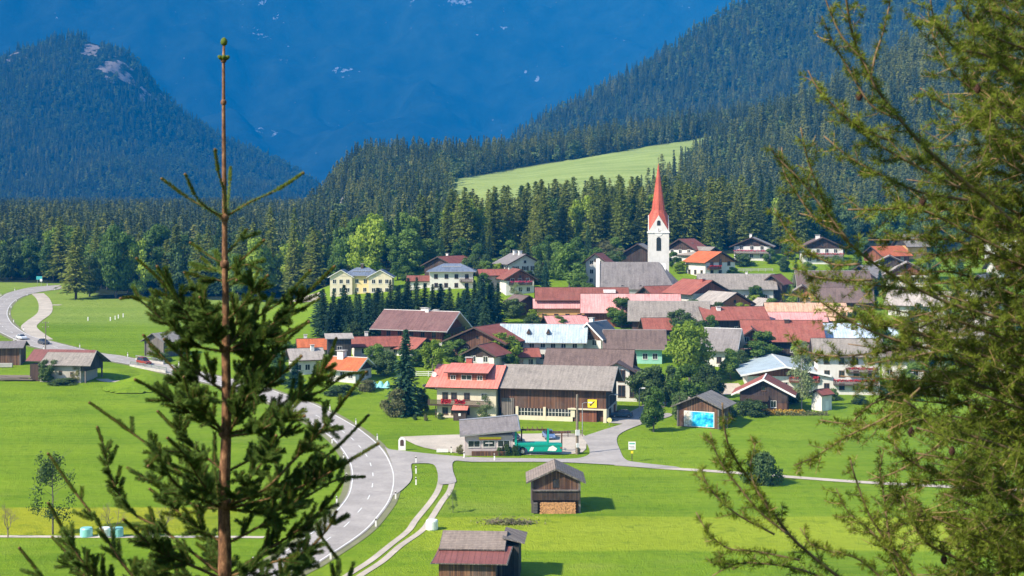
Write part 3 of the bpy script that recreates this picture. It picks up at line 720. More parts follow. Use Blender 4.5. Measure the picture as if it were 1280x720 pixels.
# village and meadow trees, one line each: kind, name, px, base, height px, width px, label
VT = [
 ('darkspruce', 'spruce_tree', 507, 519, 108, 50, 'tall dark spruce standing alone on the lawn beside the main road bend'),
 ('olive', 'bush', 494, 521, 38, 36, 'rounded olive brown bush at the left foot of the tall lone spruce'),
 ('dull', 'bush', 528, 515, 30, 22, 'small green bush at the right foot of the tall lone spruce'),
 ('light', 'broadleaf_tree', 541, 466, 42, 36, 'light green tree between the lone spruce and the coral roofed farmhouse'),
 ('broad', 'broadleaf_tree', 574, 458, 34, 42, 'mid green bushy tree behind the left end of the coral red roof'),
 ('light', 'broadleaf_tree', 632, 462, 46, 46, 'yellow green tree behind the ridge of the farmhouse chimney'),
 ('broad', 'broadleaf_tree', 560, 448, 22, 24, 'small round tree below the balcony of the big brown guest house'),
 ('dull', 'broadleaf_tree', 483, 470, 32, 36, 'dark garden tree right of the small orange roofed house with white chimney'),
 ('darkspruce', 'conifer', 369, 484, 34, 30, 'squat dark conifer at the left of the white houses by the main road'),
 ('bush', 'hedge_bush', 425, 494, 14, 44, 'low wide green bush in front of the white house with the orange roof'),
 ('olive', 'bush', 459, 489, 16, 32, 'brownish low bush on the lawn right of the white house with orange roof'),
 ('broad', 'broadleaf_tree', 712, 362, 58, 52, 'large round green tree left of the church nave'),
 ('darkspruce', 'conifer', 682, 364, 38, 18, 'narrow dark conifer between the brown chalet and the round green tree'),
 ('birch', 'broadleaf_tree', 645, 380, 28, 20, 'pale bluish green tree in front of the brown chalet gable'),
 ('broad', 'broadleaf_tree', 777, 410, 38, 38, 'green tree in front of the long pink roof'),
 ('dull', 'broadleaf_tree', 640, 398, 28, 34, 'dull green bushy tree below the dark brown roofed chalet by the spruces'),
 ('light', 'bush', 672, 402, 16, 30, 'yellow green bush beside the low pink roof'),
 ('olive', 'bush', 738, 440, 22, 26, 'brownish bush at the right end of the long zinc roof'),
 ('bush', 'broadleaf_tree', 686, 470, 14, 20, 'small green crown in front of the mauve brown roof'),
 ('dull', 'broadleaf_tree', 850, 425, 38, 50, 'dark green tree behind the big yellow green tree in the village middle'),
 ('light', 'broadleaf_tree', 862, 478, 78, 66, 'big bright yellow green tree right of the mint green house'),
 ('dull', 'broadleaf_tree', 806, 506, 52, 46, 'dark grey green tree right of the white hall with wide windows'),
 ('dull', 'broadleaf_tree', 832, 508, 58, 44, 'dark green tree left of the big yellow green tree'),
 ('broad', 'broadleaf_tree', 858, 512, 56, 46, 'green tree standing directly behind the hut with the blue poster'),
 ('dull', 'broadleaf_tree', 884, 498, 44, 36, 'dark tree right behind the roof of the hut with the blue poster'),
 ('broad', 'broadleaf_tree', 817, 540, 56, 40, 'leafy tree with a bare lower trunk beside the village street'),
 ('dull', 'broadleaf_tree', 850, 528, 42, 26, 'dark tree whose trunk stands left of the hut with the blue poster'),
 ('broad', 'broadleaf_tree', 913, 474, 38, 34, 'round green garden tree left of the blue grey metal roofed house'),
 ('broad', 'broadleaf_tree', 944, 456, 30, 44, 'green bushy trees mass below the red roofs of the village middle'),
 ('bush', 'hedge', 939, 519, 20, 48, 'dense dark green clipped hedge right of the hut with the blue poster'),
 ('birch', 'birch_tree', 1002, 512, 84, 38, 'tall loose grey green birch in front of the metal roofed house'),
 ('light', 'broadleaf_tree', 946, 384, 16, 22, 'small light green tree between the grey roof and the little dark gable'),
 ('broad', 'broadleaf_tree', 944, 380, 24, 24, 'fresh green tree in front of the long grey roofed white house'),
 ('darkspruce', 'conifer', 987, 384, 28, 24, 'bluish green conifer among the village roofs left of the larch boughs'),
 ('darkspruce', 'conifer', 1100, 370, 32, 18, 'dark pointed conifer beside the white house with a red wooden gable'),
 ('bush', 'bush', 952, 605, 44, 52, 'big round dark green bush on the meadow beside the footpath'),
 ('bush', 'bush', 928, 332, 16, 34, 'bushy green shrub below the flower balcony chalet'),
 ('bush', 'bush', 1018, 440, 12, 40, 'low green shrub in front of the white house behind the larch'),
 ('dull', 'bush', 1090, 492, 14, 30, 'low green shrub at the lawn edge below the white balcony house'),
 ('olive', 'bush', 760, 322, 22, 46, 'greyish brown hedge bush behind the church roof'),
 ('olive', 'bush', 790, 326, 16, 30, 'low brownish bush just left of the church tower'),
 ('airy', 'broadleaf_tree', 66, 668, 112, 68, 'tall airy thin leaved tree by the footpath in the left meadow'),
 ('dull', 'broadleaf_tree', 60, 478, 32, 28, 'small dark leafy tree in front of the white and wooden barn'),
 ('bush', 'bush', 80, 480, 8, 44, 'low dark weeds along the foot of the white and wooden barn'),
 ('olive', 'bush', 97, 478, 24, 18, 'brown grey bush against the plaster wall of the white and wooden barn'),
 ('bush', 'bush', 203, 452, 12, 26, 'dark bush at the foot of the grey hut behind the young spruce'),
 ('airy', 'young_tree', 566, 641, 32, 17, 'thin young tree beside the farm track'),
 ('birch', 'broadleaf_tree', 606, 530, 38, 24, 'greyish thin leaved fruit tree in front of the cream farmhouse wall'),
 ('bush', 'bush', 519, 525, 8, 6, 'tiny clipped shrub on the lawn behind the kiosk yard, nearer the spruce'),
 ('olive', 'bush', 532, 526, 9, 7, 'tiny brownish shrub on the lawn behind the kiosk yard'),
 ('bush', 'bush', 551, 524, 9, 10, 'tiny bluish shrub at the left corner of the cream farmhouse'),
]
for v in VT: ptree(*v)
def bare(px, pyb, hpx, label):
    x, y, z = at(px, pyb); t = empty('bare_tree', (x, y, z), rnd.uniform(0, 6), label, 'tree')
    s = hpx * y / F / 7.0
    inst('trunk', BARE, t, sc=(s, s, s))
bare(10, 672, 54, 'small bare grey tree at the left edge beside the footpath')
bare(140, 673, 56, 'thin bare grey tree by the wrapped bales on the left meadow')
bare(207, 674, 60, 'bare tree with a pale trunk right of the wrapped bales')

# conifer plantation between the yellow house and the brown guest house
k = 0
SPR = [(404, 424, 62), (413, 430, 60), (424, 428, 58), (437, 430, 64), (449, 426, 58), (459, 428, 66), (468, 424, 62), (402, 408, 52), (417, 414, 54), (430, 412, 52), (445, 412, 56), (462, 410, 52), (478, 414, 60), (488, 406, 54), (499, 404, 56), (510, 402, 50), (521, 402, 52), (531, 400, 46), (541, 402, 46), (551, 400, 42), (562, 402, 46), (573, 404, 46), (584, 406, 50), (593, 410, 56), (603, 414, 66), (612, 412, 60), (622, 408, 58), (600, 400, 50), (580, 396, 34), (496, 392, 40), (472, 398, 40), (508, 394, 38), (615, 398, 44), (590, 424, 50), (606, 426, 48), (484, 424, 48)]
for (px, pyb, hp) in SPR:
    x, y, z = at(px, pyb); q = y / F
    tree(rnd.choice(['darkspruce', 'spruce']), 'spruce_tree', x, y, hp * q * rnd.uniform(.82, 1.1), rnd.uniform(26, 36) * q, 'dark green spruce in the dense row below the yellow house', 'tree', 'spruces in the row below the yellow house')
ptree('dull', 'broadleaf_tree', 442, 436, 34, 30, 'dull green tree in front of the spruce row above the small white houses')
ptree('birch', 'broadleaf_tree', 598, 446, 26, 24, 'pale green tree right of the brown guest house balcony')

# woods: the nearest trees of the edge each on its own
def wood_tree(px, pyb, kind, hm, wm, lab, grp):
    x, y, z = at(px, pyb)
    tree(kind, {'spruce': 'spruce_tree', 'larch': 'larch_tree', 'broad': 'broadleaf_tree', 'light': 'broadleaf_tree', 'darkspruce': 'spruce_tree', 'dull': 'broadleaf_tree'}[kind], x, y, hm, wm, lab, 'tree', grp)
LABK = {'spruce': 'dark spruce', 'larch': 'yellow green larch', 'broad': 'round green broadleaf tree', 'light': 'light green broadleaf tree', 'darkspruce': 'dense dark spruce', 'dull': 'dull green broadleaf tree'}
# distinctive ones of the left edge
for a in [(95, 374, 'larch', 26, 14, 'big olive larch at the corner of the wood by the road bend'),
          (112, 371, 'dull', 17, 11, 'broad dull tree below the big larch at the road bend'),
          (145, 372, 'broad', 27, 15, 'tall rounded broadleaf tree at the wood edge right of the road bend'),
          (198, 368, 'broad', 26, 17, 'widest round crowned tree of the wood edge, left of the young spruce top'),
          (368, 368, 'larch', 33, 10, 'tall yellow larch at the wood edge right of the young spruce'),
          (338, 366, 'larch', 33, 10, 'tall brownish larch just right of the young spruce trunk'),
          (418, 350, 'larch', 27, 12, 'yellow green larch behind the left wing of the yellow house'),
          (465, 348, 'light', 22, 17, 'light green broad tree right behind the yellow house roof'),
          (446, 346, 'broad', 20, 14, 'round green tree behind the ridge of the yellow house'),
          (510, 344, 'broad', 16, 15, 'dark round tree in the gap between yellow house and white house'),
          (390, 360, 'darkspruce', 27, 9, 'pointed dark spruce left of the yellow house')]:
    wood_tree(a[0], a[1], a[2], a[3], a[4], a[5], None)
used = []
def scatter_wood(n, pxr, depth, mix, hr, side, where):
    for _ in range(n):
        for _t in range(30):
            px = rnd.uniform(*pxr); t = rnd.random() ** .8
            # base found from the wood's edge on the ground
            x = (px - CX) / F * 560; y0 = float(forest_y(x)); 
            x = (px - CX) / F * (y0 + t * depth); y = y0 + 3 + t * depth
            if any((x - a) ** 2 + (y - b) ** 2 < 34 for a, b in used): continue
            break
        used.append((x, y)); kind = rnd.choices(list(mix), list(mix.values()))[0]
        h = rnd.uniform(*hr) * (1 if kind in ('spruce', 'larch', 'darkspruce') else .8)
        w = {'spruce': .34, 'larch': .5, 'broad': .68, 'light': .7, 'darkspruce': .42, 'dull': .7}[kind] * h * rnd.uniform(.85, 1.15)
        nm = {'spruce': 'spruce_tree', 'larch': 'larch_tree', 'darkspruce': 'spruce_tree'}.get(kind, 'broadleaf_tree')
        tree(kind, nm, x, y, h, w, LABK[kind] + ' ' + where, 'tree', LABK[kind] + 's ' + side)
scatter_wood(95, (60, 400), 60, {'spruce': 2, 'broad': 4, 'larch': 5, 'light': 1.6, 'dull': 2}, (17, 28), 'in the left wood edge', 'in the wood edge beyond the left meadow')
scatter_wood(22, (-60, 60), 50, {'broad': 4, 'dull': 3, 'light': 1, 'spruce': 2}, (13, 22), 'left of the road bend', 'in the wood left of the road bend')
scatter_wood(40, (400, 575), 70, {'broad': 4, 'light': 1, 'larch': 4, 'spruce': 3}, (19, 25), 'behind the yellow house', 'in the wood behind the yellow and white houses')
scatter_wood(130, (560, 1000), 75, {'larch': 12, 'broad': 1, 'spruce': 2, 'light': 1}, (18, 25), 'behind the church', 'in the wood edge behind the church')
scatter_wood(60, (1000, 1330), 75, {'larch': 3, 'broad': 4, 'spruce': 5, 'dull': 2}, (15, 21), 'behind the right houses', 'in the wood edge behind the houses at the right')

# ------------------------------------------------------------ far woods: stuff, instanced on points
LOW = []
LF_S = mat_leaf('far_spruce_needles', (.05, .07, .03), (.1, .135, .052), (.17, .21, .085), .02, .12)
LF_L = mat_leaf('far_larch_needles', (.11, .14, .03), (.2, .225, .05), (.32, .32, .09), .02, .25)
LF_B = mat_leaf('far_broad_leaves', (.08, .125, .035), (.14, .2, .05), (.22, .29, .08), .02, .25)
def low_src(label, me):
    return me
LOWM = [conifer_mesh('far_spruce_crown', 22, 3.6, rng, LF_S, 27, 8, 5, .4, size=.78, base=.0),
        conifer_mesh('far_spruce_slim_crown', 22, 2.9, rng, LF_S, 27, 8, 5, .4, size=.7, base=.0),
        conifer_mesh('far_larch_crown', 22, 4.2, rng, LF_L, 25, 8, 5, .2, .06, .85, .6, .03),
        broad_mesh('far_broad_crown', 16, 5.2, rng, LF_B, 620, .0, .85, 18)]

def wood_stuff(name, pts, mixf, label, hs=(.75, 1.15), seed=1):
    """one object: a cloud of points whose modifier puts a crown on each"""
    r2 = np.random.default_rng(seed); n = len(pts)
    me = bpy.data.meshes.new(name); me.vertices.add(n); me.vertices.foreach_set('co', np.asarray(pts, np.float32).ravel())
    var = mixf(pts, r2)
    a = me.attributes.new('variant', 'INT', 'POINT'); a.data.foreach_set('value', var.astype(np.int32))
    h = r2.uniform(hs[0], hs[1], n); w = h * r2.uniform(.85, 1.2, n)
    a = me.attributes.new('size', 'FLOAT_VECTOR', 'POINT'); a.data.foreach_set('vector', np.column_stack([w, w, h]).astype(np.float32).ravel())
    a = me.attributes.new('turn', 'FLOAT_VECTOR', 'POINT'); a.data.foreach_set('vector', np.column_stack([r2.normal(0, .03, n), r2.normal(0, .03, n), r2.uniform(0, 6.28, n)]).astype(np.float32).ravel())
    me.update()
    o = bpy.data.objects.new(name, me); col.objects.link(o); tag(o, label, 'wood', None, 'stuff')
    ng = bpy.data.node_groups.new(name + '_nodes', 'GeometryNodeTree')
    ng.interface.new_socket('Geometry', in_out='INPUT', socket_type='NodeSocketGeometry')
    ng.interface.new_socket('Geometry', in_out='OUTPUT', socket_type='NodeSocketGeometry')
    gi = ng.nodes.new('NodeGroupInput'); go = ng.nodes.new('NodeGroupOutput'); jn = ng.nodes.new('GeometryNodeJoinGeometry')
    def na(t, nm):
        q = ng.nodes.new('GeometryNodeInputNamedAttribute'); q.data_type = t; q.inputs['Name'].default_value = nm; return q
    av, as_, at_ = na('INT', 'variant'), na('FLOAT_VECTOR', 'size'), na('FLOAT_VECTOR', 'turn')
    e2r = ng.nodes.new('FunctionNodeEulerToRotation'); ng.links.new(at_.outputs[0], e2r.inputs[0])
    for k, src in enumerate(FAR_SRC):
        oi = ng.nodes.new('GeometryNodeObjectInfo'); oi.inputs['Object'].default_value = src; oi.transform_space = 'ORIGINAL'
        oi.inputs['As Instance'].default_value = True
        ip = ng.nodes.new('GeometryNodeInstanceOnPoints'); cmpn = ng.nodes.new('FunctionNodeCompare'); cmpn.data_type = 'INT'; cmpn.operation = 'EQUAL'
        ng.links.new(av.outputs[0], cmpn.inputs[2]); cmpn.inputs[3].default_value = k
        ng.links.new(gi.outputs[0], ip.inputs['Points']); ng.links.new(cmpn.outputs[0], ip.inputs['Selection'])
        ng.links.new(oi.outputs['Geometry'], ip.inputs['Instance']); ng.links.new(e2r.outputs[0], ip.inputs['Rotation']); ng.links.new(as_.outputs[0], ip.inputs['Scale'])
        ng.links.new(ip.outputs[0], jn.inputs[0])
    ng.links.new(jn.outputs[0], go.inputs[0])
    md = o.modifiers.new('woods', 'NODES'); md.node_group = ng
    return o
# four real trees stand in the far wood; the crowns of the rest repeat theirs
FAR_SRC = []
for k, (mm, px_, nm, lb) in enumerate(zip(LOWM, (230, 262, 300, 170), ('spruce_tree', 'spruce_tree', 'larch_tree', 'broadleaf_tree'), ('distant spruce deep in the left wood', 'slim distant spruce deep in the left wood', 'distant larch deep in the left wood', 'distant round tree deep in the left wood'))):
    Y = 760 + 10 * k; x = (px_ - CX) / F * Y
    t = empty(nm, (x, Y, float(H(x, Y))), 0, lb, 'tree')
    inst('trunk', PROTO['spruce'][0][1], t); FAR_SRC.append(inst('crown', mm, t))

def jitter_grid(x0, x1, y0, y1, s, r2):
    nx, ny = int((x1 - x0) / s), int((y1 - y0) / s)
    gx, gy = np.meshgrid(np.arange(nx), np.arange(ny)); gx = gx.ravel() + r2.random(gx.size) * .9; gy = gy.ravel() + r2.random(gy.size) * .9
    return x0 + gx * s, y0 + gy * s
def mixer(ws, sc=90., seed=4):
    ws = np.array(ws, float)
    def f(p, r2):
        n = fbm(p[:, 0], p[:, 1], sc, seed, 3); W = np.tile(ws, (len(p), 1)); W[:, 2] *= np.exp(3.0 * n); W[:, 3] *= np.exp(-2.5 * n)
        W /= W.sum(1, keepdims=True); c = W.cumsum(1); u = r2.random(len(p))[:, None]; return (u > c).sum(1).clip(0, 3)
    return f
r3 = np.random.default_rng(5)
def frustum(x, y, m=90): 
    px = CX + F * x / y; return (px > -m) & (px < 1280 + m)
# woods on the plain at the left and behind the nearest row
x, y = jitter_grid(-900, 500, 600, 2350, 7.6, r3)
fy = forest_y(x); z = H(x, y); px, py = proj(x, y, z)
left = (px < 600)
keep = frustum(x, y) & (y > fy + np.where(left, 62, 76)) & ~alp_meadow(x, y, z) & ((px < 470) | (y < 1340)) & (r3.random(len(x)) < np.where(y > 1400, .5, 1))
keep &= fbm(x, y, 60, 8, 2) > -.52
isC = (hillC(x, y) + 8 * fbm(x, y, 100, 9) >= H(x, y) - .5) & (y > 680)
keep &= ~((y > 1340) & ~(px < 470))
kp = keep & (x < -70) & (y > 600)
pL = np.column_stack([x, y, z])[kp & (px < 400)]
wood_stuff('forest', pL, mixer([3.4, 2.8, 2.4, 3.6], 70), 'mixed dark wood filling the valley floor behind the left meadow', (.8, 1.25), 2)
kB = keep & (px >= 400) & ~isC
clr = ~((px > 430) & (px < 560) & (y < 700) & (py > 300))
pB = np.column_stack([x, y, z])[kB]; pB = pB[(blobs(pB, ROCK_B) < .42) | (pB[:, 1] < 760)]
wood_stuff('forest', pB, mixer([4, 3.5, 2.2, 2.4], 80), 'dark spruce wood on the low rounded hill left of the alpine meadow', (.5, 1.05), 3)
x2, y2 = jitter_grid(60, 700, 640, 1100, 7.0, r3); z2 = H(x2, y2); px2, py2 = proj(x2, y2, z2)
k2 = frustum(x2, y2) & (hillC(x2, y2) + 8 * fbm(x2, y2, 100, 9) >= z2 - .5) & (y2 < 1040) & ~alp_meadow(x2, y2, z2)
_mc = mixer([4.5, 4, 2.2, 1.4], 70)
def mixC_sunpatch(p, r2):
    v = _mc(p, r2); a, b = proj(p[:, 0], p[:, 1], p[:, 2]); v[(a > 1085) & (a < 1235) & (b > 62) & (b < 118) & (r2.random(len(p)) < .85)] = 2  # larches massed here: their paler leaf colour stands in for a sunlit patch
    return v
wood_stuff('forest', np.column_stack([x2, y2, z2])[k2], mixC_sunpatch, 'dark spruce wood with larches and a pale patch imitating sunlight on the near right slope', (.5, 1.15), 4)
# mountain woods
x, y = jitter_grid(-150, 1100, 1300, 2450, 9.0, r3); z = hillA(x, y) - 6.5
keep = frustum(x, y) & (z > H(x, y) - 5)
wood_stuff('forest', np.column_stack([x, y, z])[keep], mixer([3, 3, 1.6, 3.2], 160), 'hazy spruce forest covering the big right hand mountain slope', (.6, 1.2), 5)
x, y = jitter_grid(-1600, 0, 2600, 3960, 12.0, r3); z = hillD(x, y) - 7
V_ = np.column_stack([x, y, z]); rk = blobs(V_, ROCK_D)
keep = frustum(x, y) & (rk + .3 * fbm(x, y, 40, 2, 3) < .36) & (z > 15)
wood_stuff('forest', V_[keep], mixer([3, 3, .8, 4], 260), 'blue hazy forest covering the rounded mountain at the left', (.8, 1.3), 6)
print('stuff trees', len(pL), len(pB), int(k2.sum()), int(keep.sum()))
# ------------------------------------------------------------ buildings
def window_mesh(w, h, fr, cross=True):
    f = MB(); t = .07
    f.prism([(-w/2, 0), (w/2, 0), (w/2, t), (-w/2, t)], -.03, .05, 'y'); f.prism([(-w/2, h-t), (w/2, h-t), (w/2, h), (-w/2, h)], -.03, .05, 'y')
    for s in (-1, 1):
        f.prism([(s*w/2 - (t if s > 0 else 0), t), (s*w/2 + (t if s < 0 else 0), t), (s*w/2 + (t if s < 0 else 0), h-t), (s*w/2 - (t if s > 0 else 0), h-t)], -.03, .05, 'y')
    if cross: f.prism([(-.03, t), (.03, t), (.03, h-t), (-.03, h-t)], -.03, .04, 'y')
    f.prism([(-w/2-.1, -.06), (w/2+.1, -.06), (w/2+.1, -.005), (-w/2-.1, -.005)], -.1, .05, 'y')
    g = MB(); g.prism([(-w/2+.02, .02), (w/2-.02, .02), (w/2-.02, h-.02), (-w/2+.02, h-.02)], .0, .045, 'y')
    return f.mesh('window', fr), g.mesh('pane', M['glass'])
WIN = {'s': window_mesh(1.15, 1.35, M['frame']), 'd': window_mesh(1.15, 1.35, M['framed']), 'small': window_mesh(.8, .85, M['framed'], False), 'wide': window_mesh(2.3, 1.5, M['frame']), 'tall': window_mesh(1.5, 2.4, M['framed'])}
SHUT = {}
for c_, mm in (('g', mat_plain('green_shutter', (.05, .12, .06))), ('b', M['trimd'])):
    q = MB()
    for s in (-1, 1): q.prism([(s*.62, -.02), (s*1.12, -.02), (s*1.12, 1.37), (s*.62, 1.37)], -.05, -.005, 'y')
    SHUT[c_] = q.mesh('shutters', mm)

def put_window(root, kind, x, y, z, face, shut=None):
    """face: angle of the outward normal, 0 = local -Y"""
    f, p = WIN[kind]
    o = inst('window', f, root, (x, y, z), face); inst('pane', p, o)
    if shut: inst('shutters', SHUT[shut], o)
    return o

def roof_slab(mb, p, th=.2, uvw=None):
    """p: four corners eave-left, eave-right, ridge-right, ridge-left; makes a slab with metre UVs"""
    p = [np.array(q, float) for q in p]
    n = np.cross(p[1] - p[0], p[-1] - p[0]); n /= np.linalg.norm(n)
    if n[2] < 0: n = -n
    e = (p[1] - p[0]); e /= np.linalg.norm(e); s = np.cross(n, e)
    uv = [(float(np.dot(q - p[0], e)), float(np.dot(q - p[0], s))) for q in p]
    top = [q + n * th for q in p]
    mb.face(top, 0, uv); mb.face(p[::-1], 1)
    for i in range(len(p)):
        j = (i + 1) % len(p); mb.face([p[i], p[j], top[j], top[i]], 1)

def chimney(roof, x, y, z, s=.7, h=1.6, mat='chim'):
    c = MB(); c.box(x, y, z - 1, s, s, h + 1); o = c.build('chimney', M[mat], roof)
    k = MB(); k.box(x, y, z + h + .12, s * 1.35, s * 1.35, .1); 
    for a in (-1, 1):
        for b_ in (-1, 1): k.box(x + a * s * .45, y + b_ * s * .45, z + h, .1, .1, .12)
    k.build('chimney_cap', M['concrete'], o)
    return o

def balcony(root, x0, x1, z, y, depth, mat='trimd', flowers=None, face='y'):
    """railing of boards along local X at y (front is -Y) or, face x, along local Y at x"""
    b_ = MB()
    def bx(a0, a1, d0, d1, z0, z1, mb=b_):
        if face == 'y': mb.box((a0 + a1) / 2, (d0 + d1) / 2, z0, abs(a1 - a0), abs(d1 - d0), z1 - z0)
        else: mb.box((d0 + d1) / 2, (a0 + a1) / 2, z0, abs(d1 - d0), abs(a1 - a0), z1 - z0)
    s = -1 if depth > 0 else 1; D = abs(depth)
    y2 = y + s * D
    bx(x0, x1, y, y2, z - .15, z)
    n = int((x1 - x0) / .17)
    for i in range(n + 1):
        a = x0 + (x1 - x0) * i / n; bx(a - .055, a + .055, y2 + s * .0, y2 - s * .04, z + .04, z + .92)
    bx(x0, x1, y2 + s * .03, y2 - s * .07, z + .92, z + 1.0)
    for a in (x0, x1):
        for k in range(int(D / .3)): bx(a - .03, a + .03, y + s * (.15 + .3 * k), y + s * (.29 + .3 * k), z + .04, z + .95)
    o = b_.build('balcony', M[mat], root)
    if flowers:
        r_ = np.random.default_rng(3); n = int((x1 - x0) * 26)
        a = r_.uniform(x0, x1, n); d = y2 + s * r_.uniform(.0, .35, n); zz = z + r_.uniform(.7, 1.15, n)
        C = np.column_stack([a, d, zz] if face == 'y' else [d, a, zz]); A = unit(r_.normal(0, 1, (n, 3))); B = unit(np.cross(A, r_.normal(0, 1, (n, 3))))
        V, Q = quads(C, A * .16, B * .13); inst('flowers', np_mesh('flowers', V, Q, M[flowers]), o)
    return o

def house(label, cx, pyb, L, S, ang, pe, pr, roof, wall, name='house', cat='house', clad=None, gclad='darkwood', ov=1.0, og=1.1, wl=None, wg=None, wk='s', stor=2, trim='trimd', ch=(), bal=None, shut=None, Yc=None, hip=False, group=None, floor=2.7, sidebase=None, z1=1.05, dorm=()):
    """cx, pyb: photo column and foot of the front; L ridge length, S gable width in photo px at its distance; ang: turn of the ridge
    (0 = across the view); pe, pr: photo rows of eave and ridge. wl/wg: windows per storey on the long front / on the gables"""
    x, yf, z = at(cx, pyb); k = yf / F; L *= k; S *= k
    a = math.radians(ang); hy = .5 * (abs(L * math.sin(a)) * .8 + abs(S * math.cos(a)))
    if Yc is None: Yc = yf + hy
    X = (cx - CX) / F * Yc
    ca, sa = math.cos(a), math.sin(a)
    cs = [(X + u * L / 2 * ca - v * S / 2 * sa, Yc + u * L / 2 * sa + v * S / 2 * ca) for u in (-1, 1) for v in (-1, 1)]
    zb = float(min(H(np.array([c[0] for c in cs]), np.array([c[1] for c in cs])))) - .4
    facing = abs(sa) > .6
    Ye = yf; Yr = (Yc - abs(L / 2 * sa)) if facing else Yc
    ze = CH - (pe - HY) / F * (Ye if not facing else Yc - abs(L / 2 * sa)) - zb; zr = CH - (pr - HY) / F * Yr - zb
    k_ = (zr - ze) / (S / 2 + ov); th = .2
    if k_ < .2: k_ = .2; ze = zr - k_ * (S / 2 + ov)
    top = lambda y: zr - k_ * abs(y) - .22      # underside of the roof
    r = empty(name, (X, Yc, zb), a, label, cat, group)
    # walls
    w = MB(); 
    if hip: w.box(0, 0, 0, L, S, top(S / 2))
    else: w.prism([(-S/2, 0), (S/2, 0), (S/2, top(S/2)), (0, top(0)), (-S/2, top(S/2))], -L/2, L/2)
    w.build('wall', M[wall], r)
    wt = top(S / 2)
    if clad is not None:       # boards on the gable triangle (and on the sides when the line is lower than the eave)
        zc = clad if clad > 0 else wt + clad
        q = MB()
        if zc >= wt - .01:
            hw = (zr - .22 - zc) / k_; pl = [(-hw, zc), (hw, zc), (0, top(0) - .01)]
        else: pl = [(-S/2 - .06, zc), (S/2 + .06, zc), (S/2 + .06, top(S/2) - .05), (0, top(0) - .01), (-S/2 - .06, top(S/2) - .05)]
        for s in (-1, 1): q.prism(pl, s * (L/2 + .003), s * (L/2 + .07))
        if zc < wt - .01:
            for s in (-1, 1): q.box(0, s * (S/2 + .035), zc, L, .06, wt - zc - .1)
        q.build('wood_cladding', M[gclad], r)
    # roof
    rb = MB(); e = S / 2 + ov; ze_ = zr - k_ * e
    if hip:
        i_ = min(L / 2, S / 2) * .85; xe = L / 2 + ov
        roof_slab(rb, [(-xe, -e, ze_), (xe, -e, ze_), (L/2 - i_, 0, zr), (-L/2 + i_, 0, zr)]); roof_slab(rb, [(xe, e, ze_), (-xe, e, ze_), (-L/2 + i_, 0, zr), (L/2 - i_, 0, zr)])
        roof_slab(rb, [(xe, -e, ze_), (xe, e, ze_), (L/2 - i_, 0, zr)]); roof_slab(rb, [(-xe, e, ze_), (-xe, -e, ze_), (-L/2 + i_, 0, zr)])
    else:
        xe = L / 2 + og
        roof_slab(rb, [(-xe, -e, ze_), (xe, -e, ze_), (xe, 0, zr), (-xe, 0, zr)]); roof_slab(rb, [(xe, e, ze_), (-xe, e, ze_), (-xe, 0, zr), (xe, 0, zr)])
        rb.box(0, 0, zr + .12, 2 * xe - .02, .3, .12, m=1)
    ro = rb.build('roof', [M[roof], M[trim]], r)
    if not hip:      # barge boards on the verges
        bb = MB()
        for sx in (-1, 1):
            for sy in (-1, 1):
                bb.prism([(sy * 0.0, zr + .16), (sy * (e + .04), ze_ + .16), (sy * (e + .04), ze_ - .16), (0, zr - .16)], sx * (xe + .003), sx * (xe + .06))
        bb.build('bargeboard', M[trim], ro)
    # gutter on the visible eave
    gt = MB(); gt.tube([(-xe, -e - .08, ze_ + .04), (xe, -e - .08, ze_ + .04)], .08, 5); gt.build('gutter', M['trimg'] if trim != 'trimd' else M['trimd'], ro)
    for (cx_, cy_, *rest) in ch:
        xx = cx_ * L / 2; yy = cy_ * S / 2
        chimney(ro, xx, yy, top(yy) + .2, rest[0] if rest else .75, rest[1] if len(rest) > 1 else 1.3, rest[2] if len(rest) > 2 else 'chim')
    for (dx, dw, dh) in dorm:
        d = MB(); zz = top(S * .28); d.box(dx * L / 2, -S * .30, zz - .4, dw, S * .22, dh + .4)
        dd = d.build('dormer', M['redwood' if gclad != 'darkwood' else 'darkwood'], ro)
        d2 = MB(); roof_slab(d2, [(dx*L/2 - dw/2 - .35, -S*.44, zz + dh - .25), (dx*L/2 + dw/2 + .35, -S*.44, zz + dh - .25), (dx*L/2 + dw/2 + .35, -S*.06, zz + dh + .55), (dx*L/2 - dw/2 - .35, -S*.06, zz + dh + .55)], .14)
        d2.build('dormer_roof', [M[roof], M[trim]], dd)
    # windows on the walls that can be seen
    cam = np.array([-X, -Yc]); 
    def vis(nx, ny):
        n = np.array([nx * ca - ny * sa, nx * sa + ny * ca]); return np.dot(n, cam - n) > 0
    rr_ = random.Random(int(cx * 7 + pyb)); pr_ = .06
    def row(n, w_, z_, put):
        for i in range(n):
            put(-w_ / 2 + w_ * (i + .5) / n + rr_.uniform(-.1, .1), z_)
    sides = [('f', 0, -1), ('b', 0, 1), ('l', -1, 0), ('r', 1, 0)]
    for nm, nx, ny in sides:
        if not vis(nx, ny): continue
        n = wl if nm in 'fb' else wg
        if not n: continue
        ex = .075 if (clad is not None) else .02
        for s_ in range(stor):
            z_ = z1 + .4 + floor * s_
            lim = wt - 1.5 if nm in 'fb' else top(S * .33) - 1.5
            if z_ > lim: break
            if nm in 'fb': row(n, L * .94, z_, lambda u, zz: put_window(r, wk, u, ny * (S/2 + ex), zz, 0 if ny < 0 else PI, shut))
            else: row(n, S * .86, z_, lambda u, zz: put_window(r, wk, nx * (L/2 + ex), u, zz, PI/2 if nx > 0 else -PI/2, shut))
        if nm in 'lr' and zr - wt > 2.1 and wg: put_window(r, 'small', nx * (L/2 + .08), 0, wt + .25, PI/2 if nx > 0 else -PI/2)
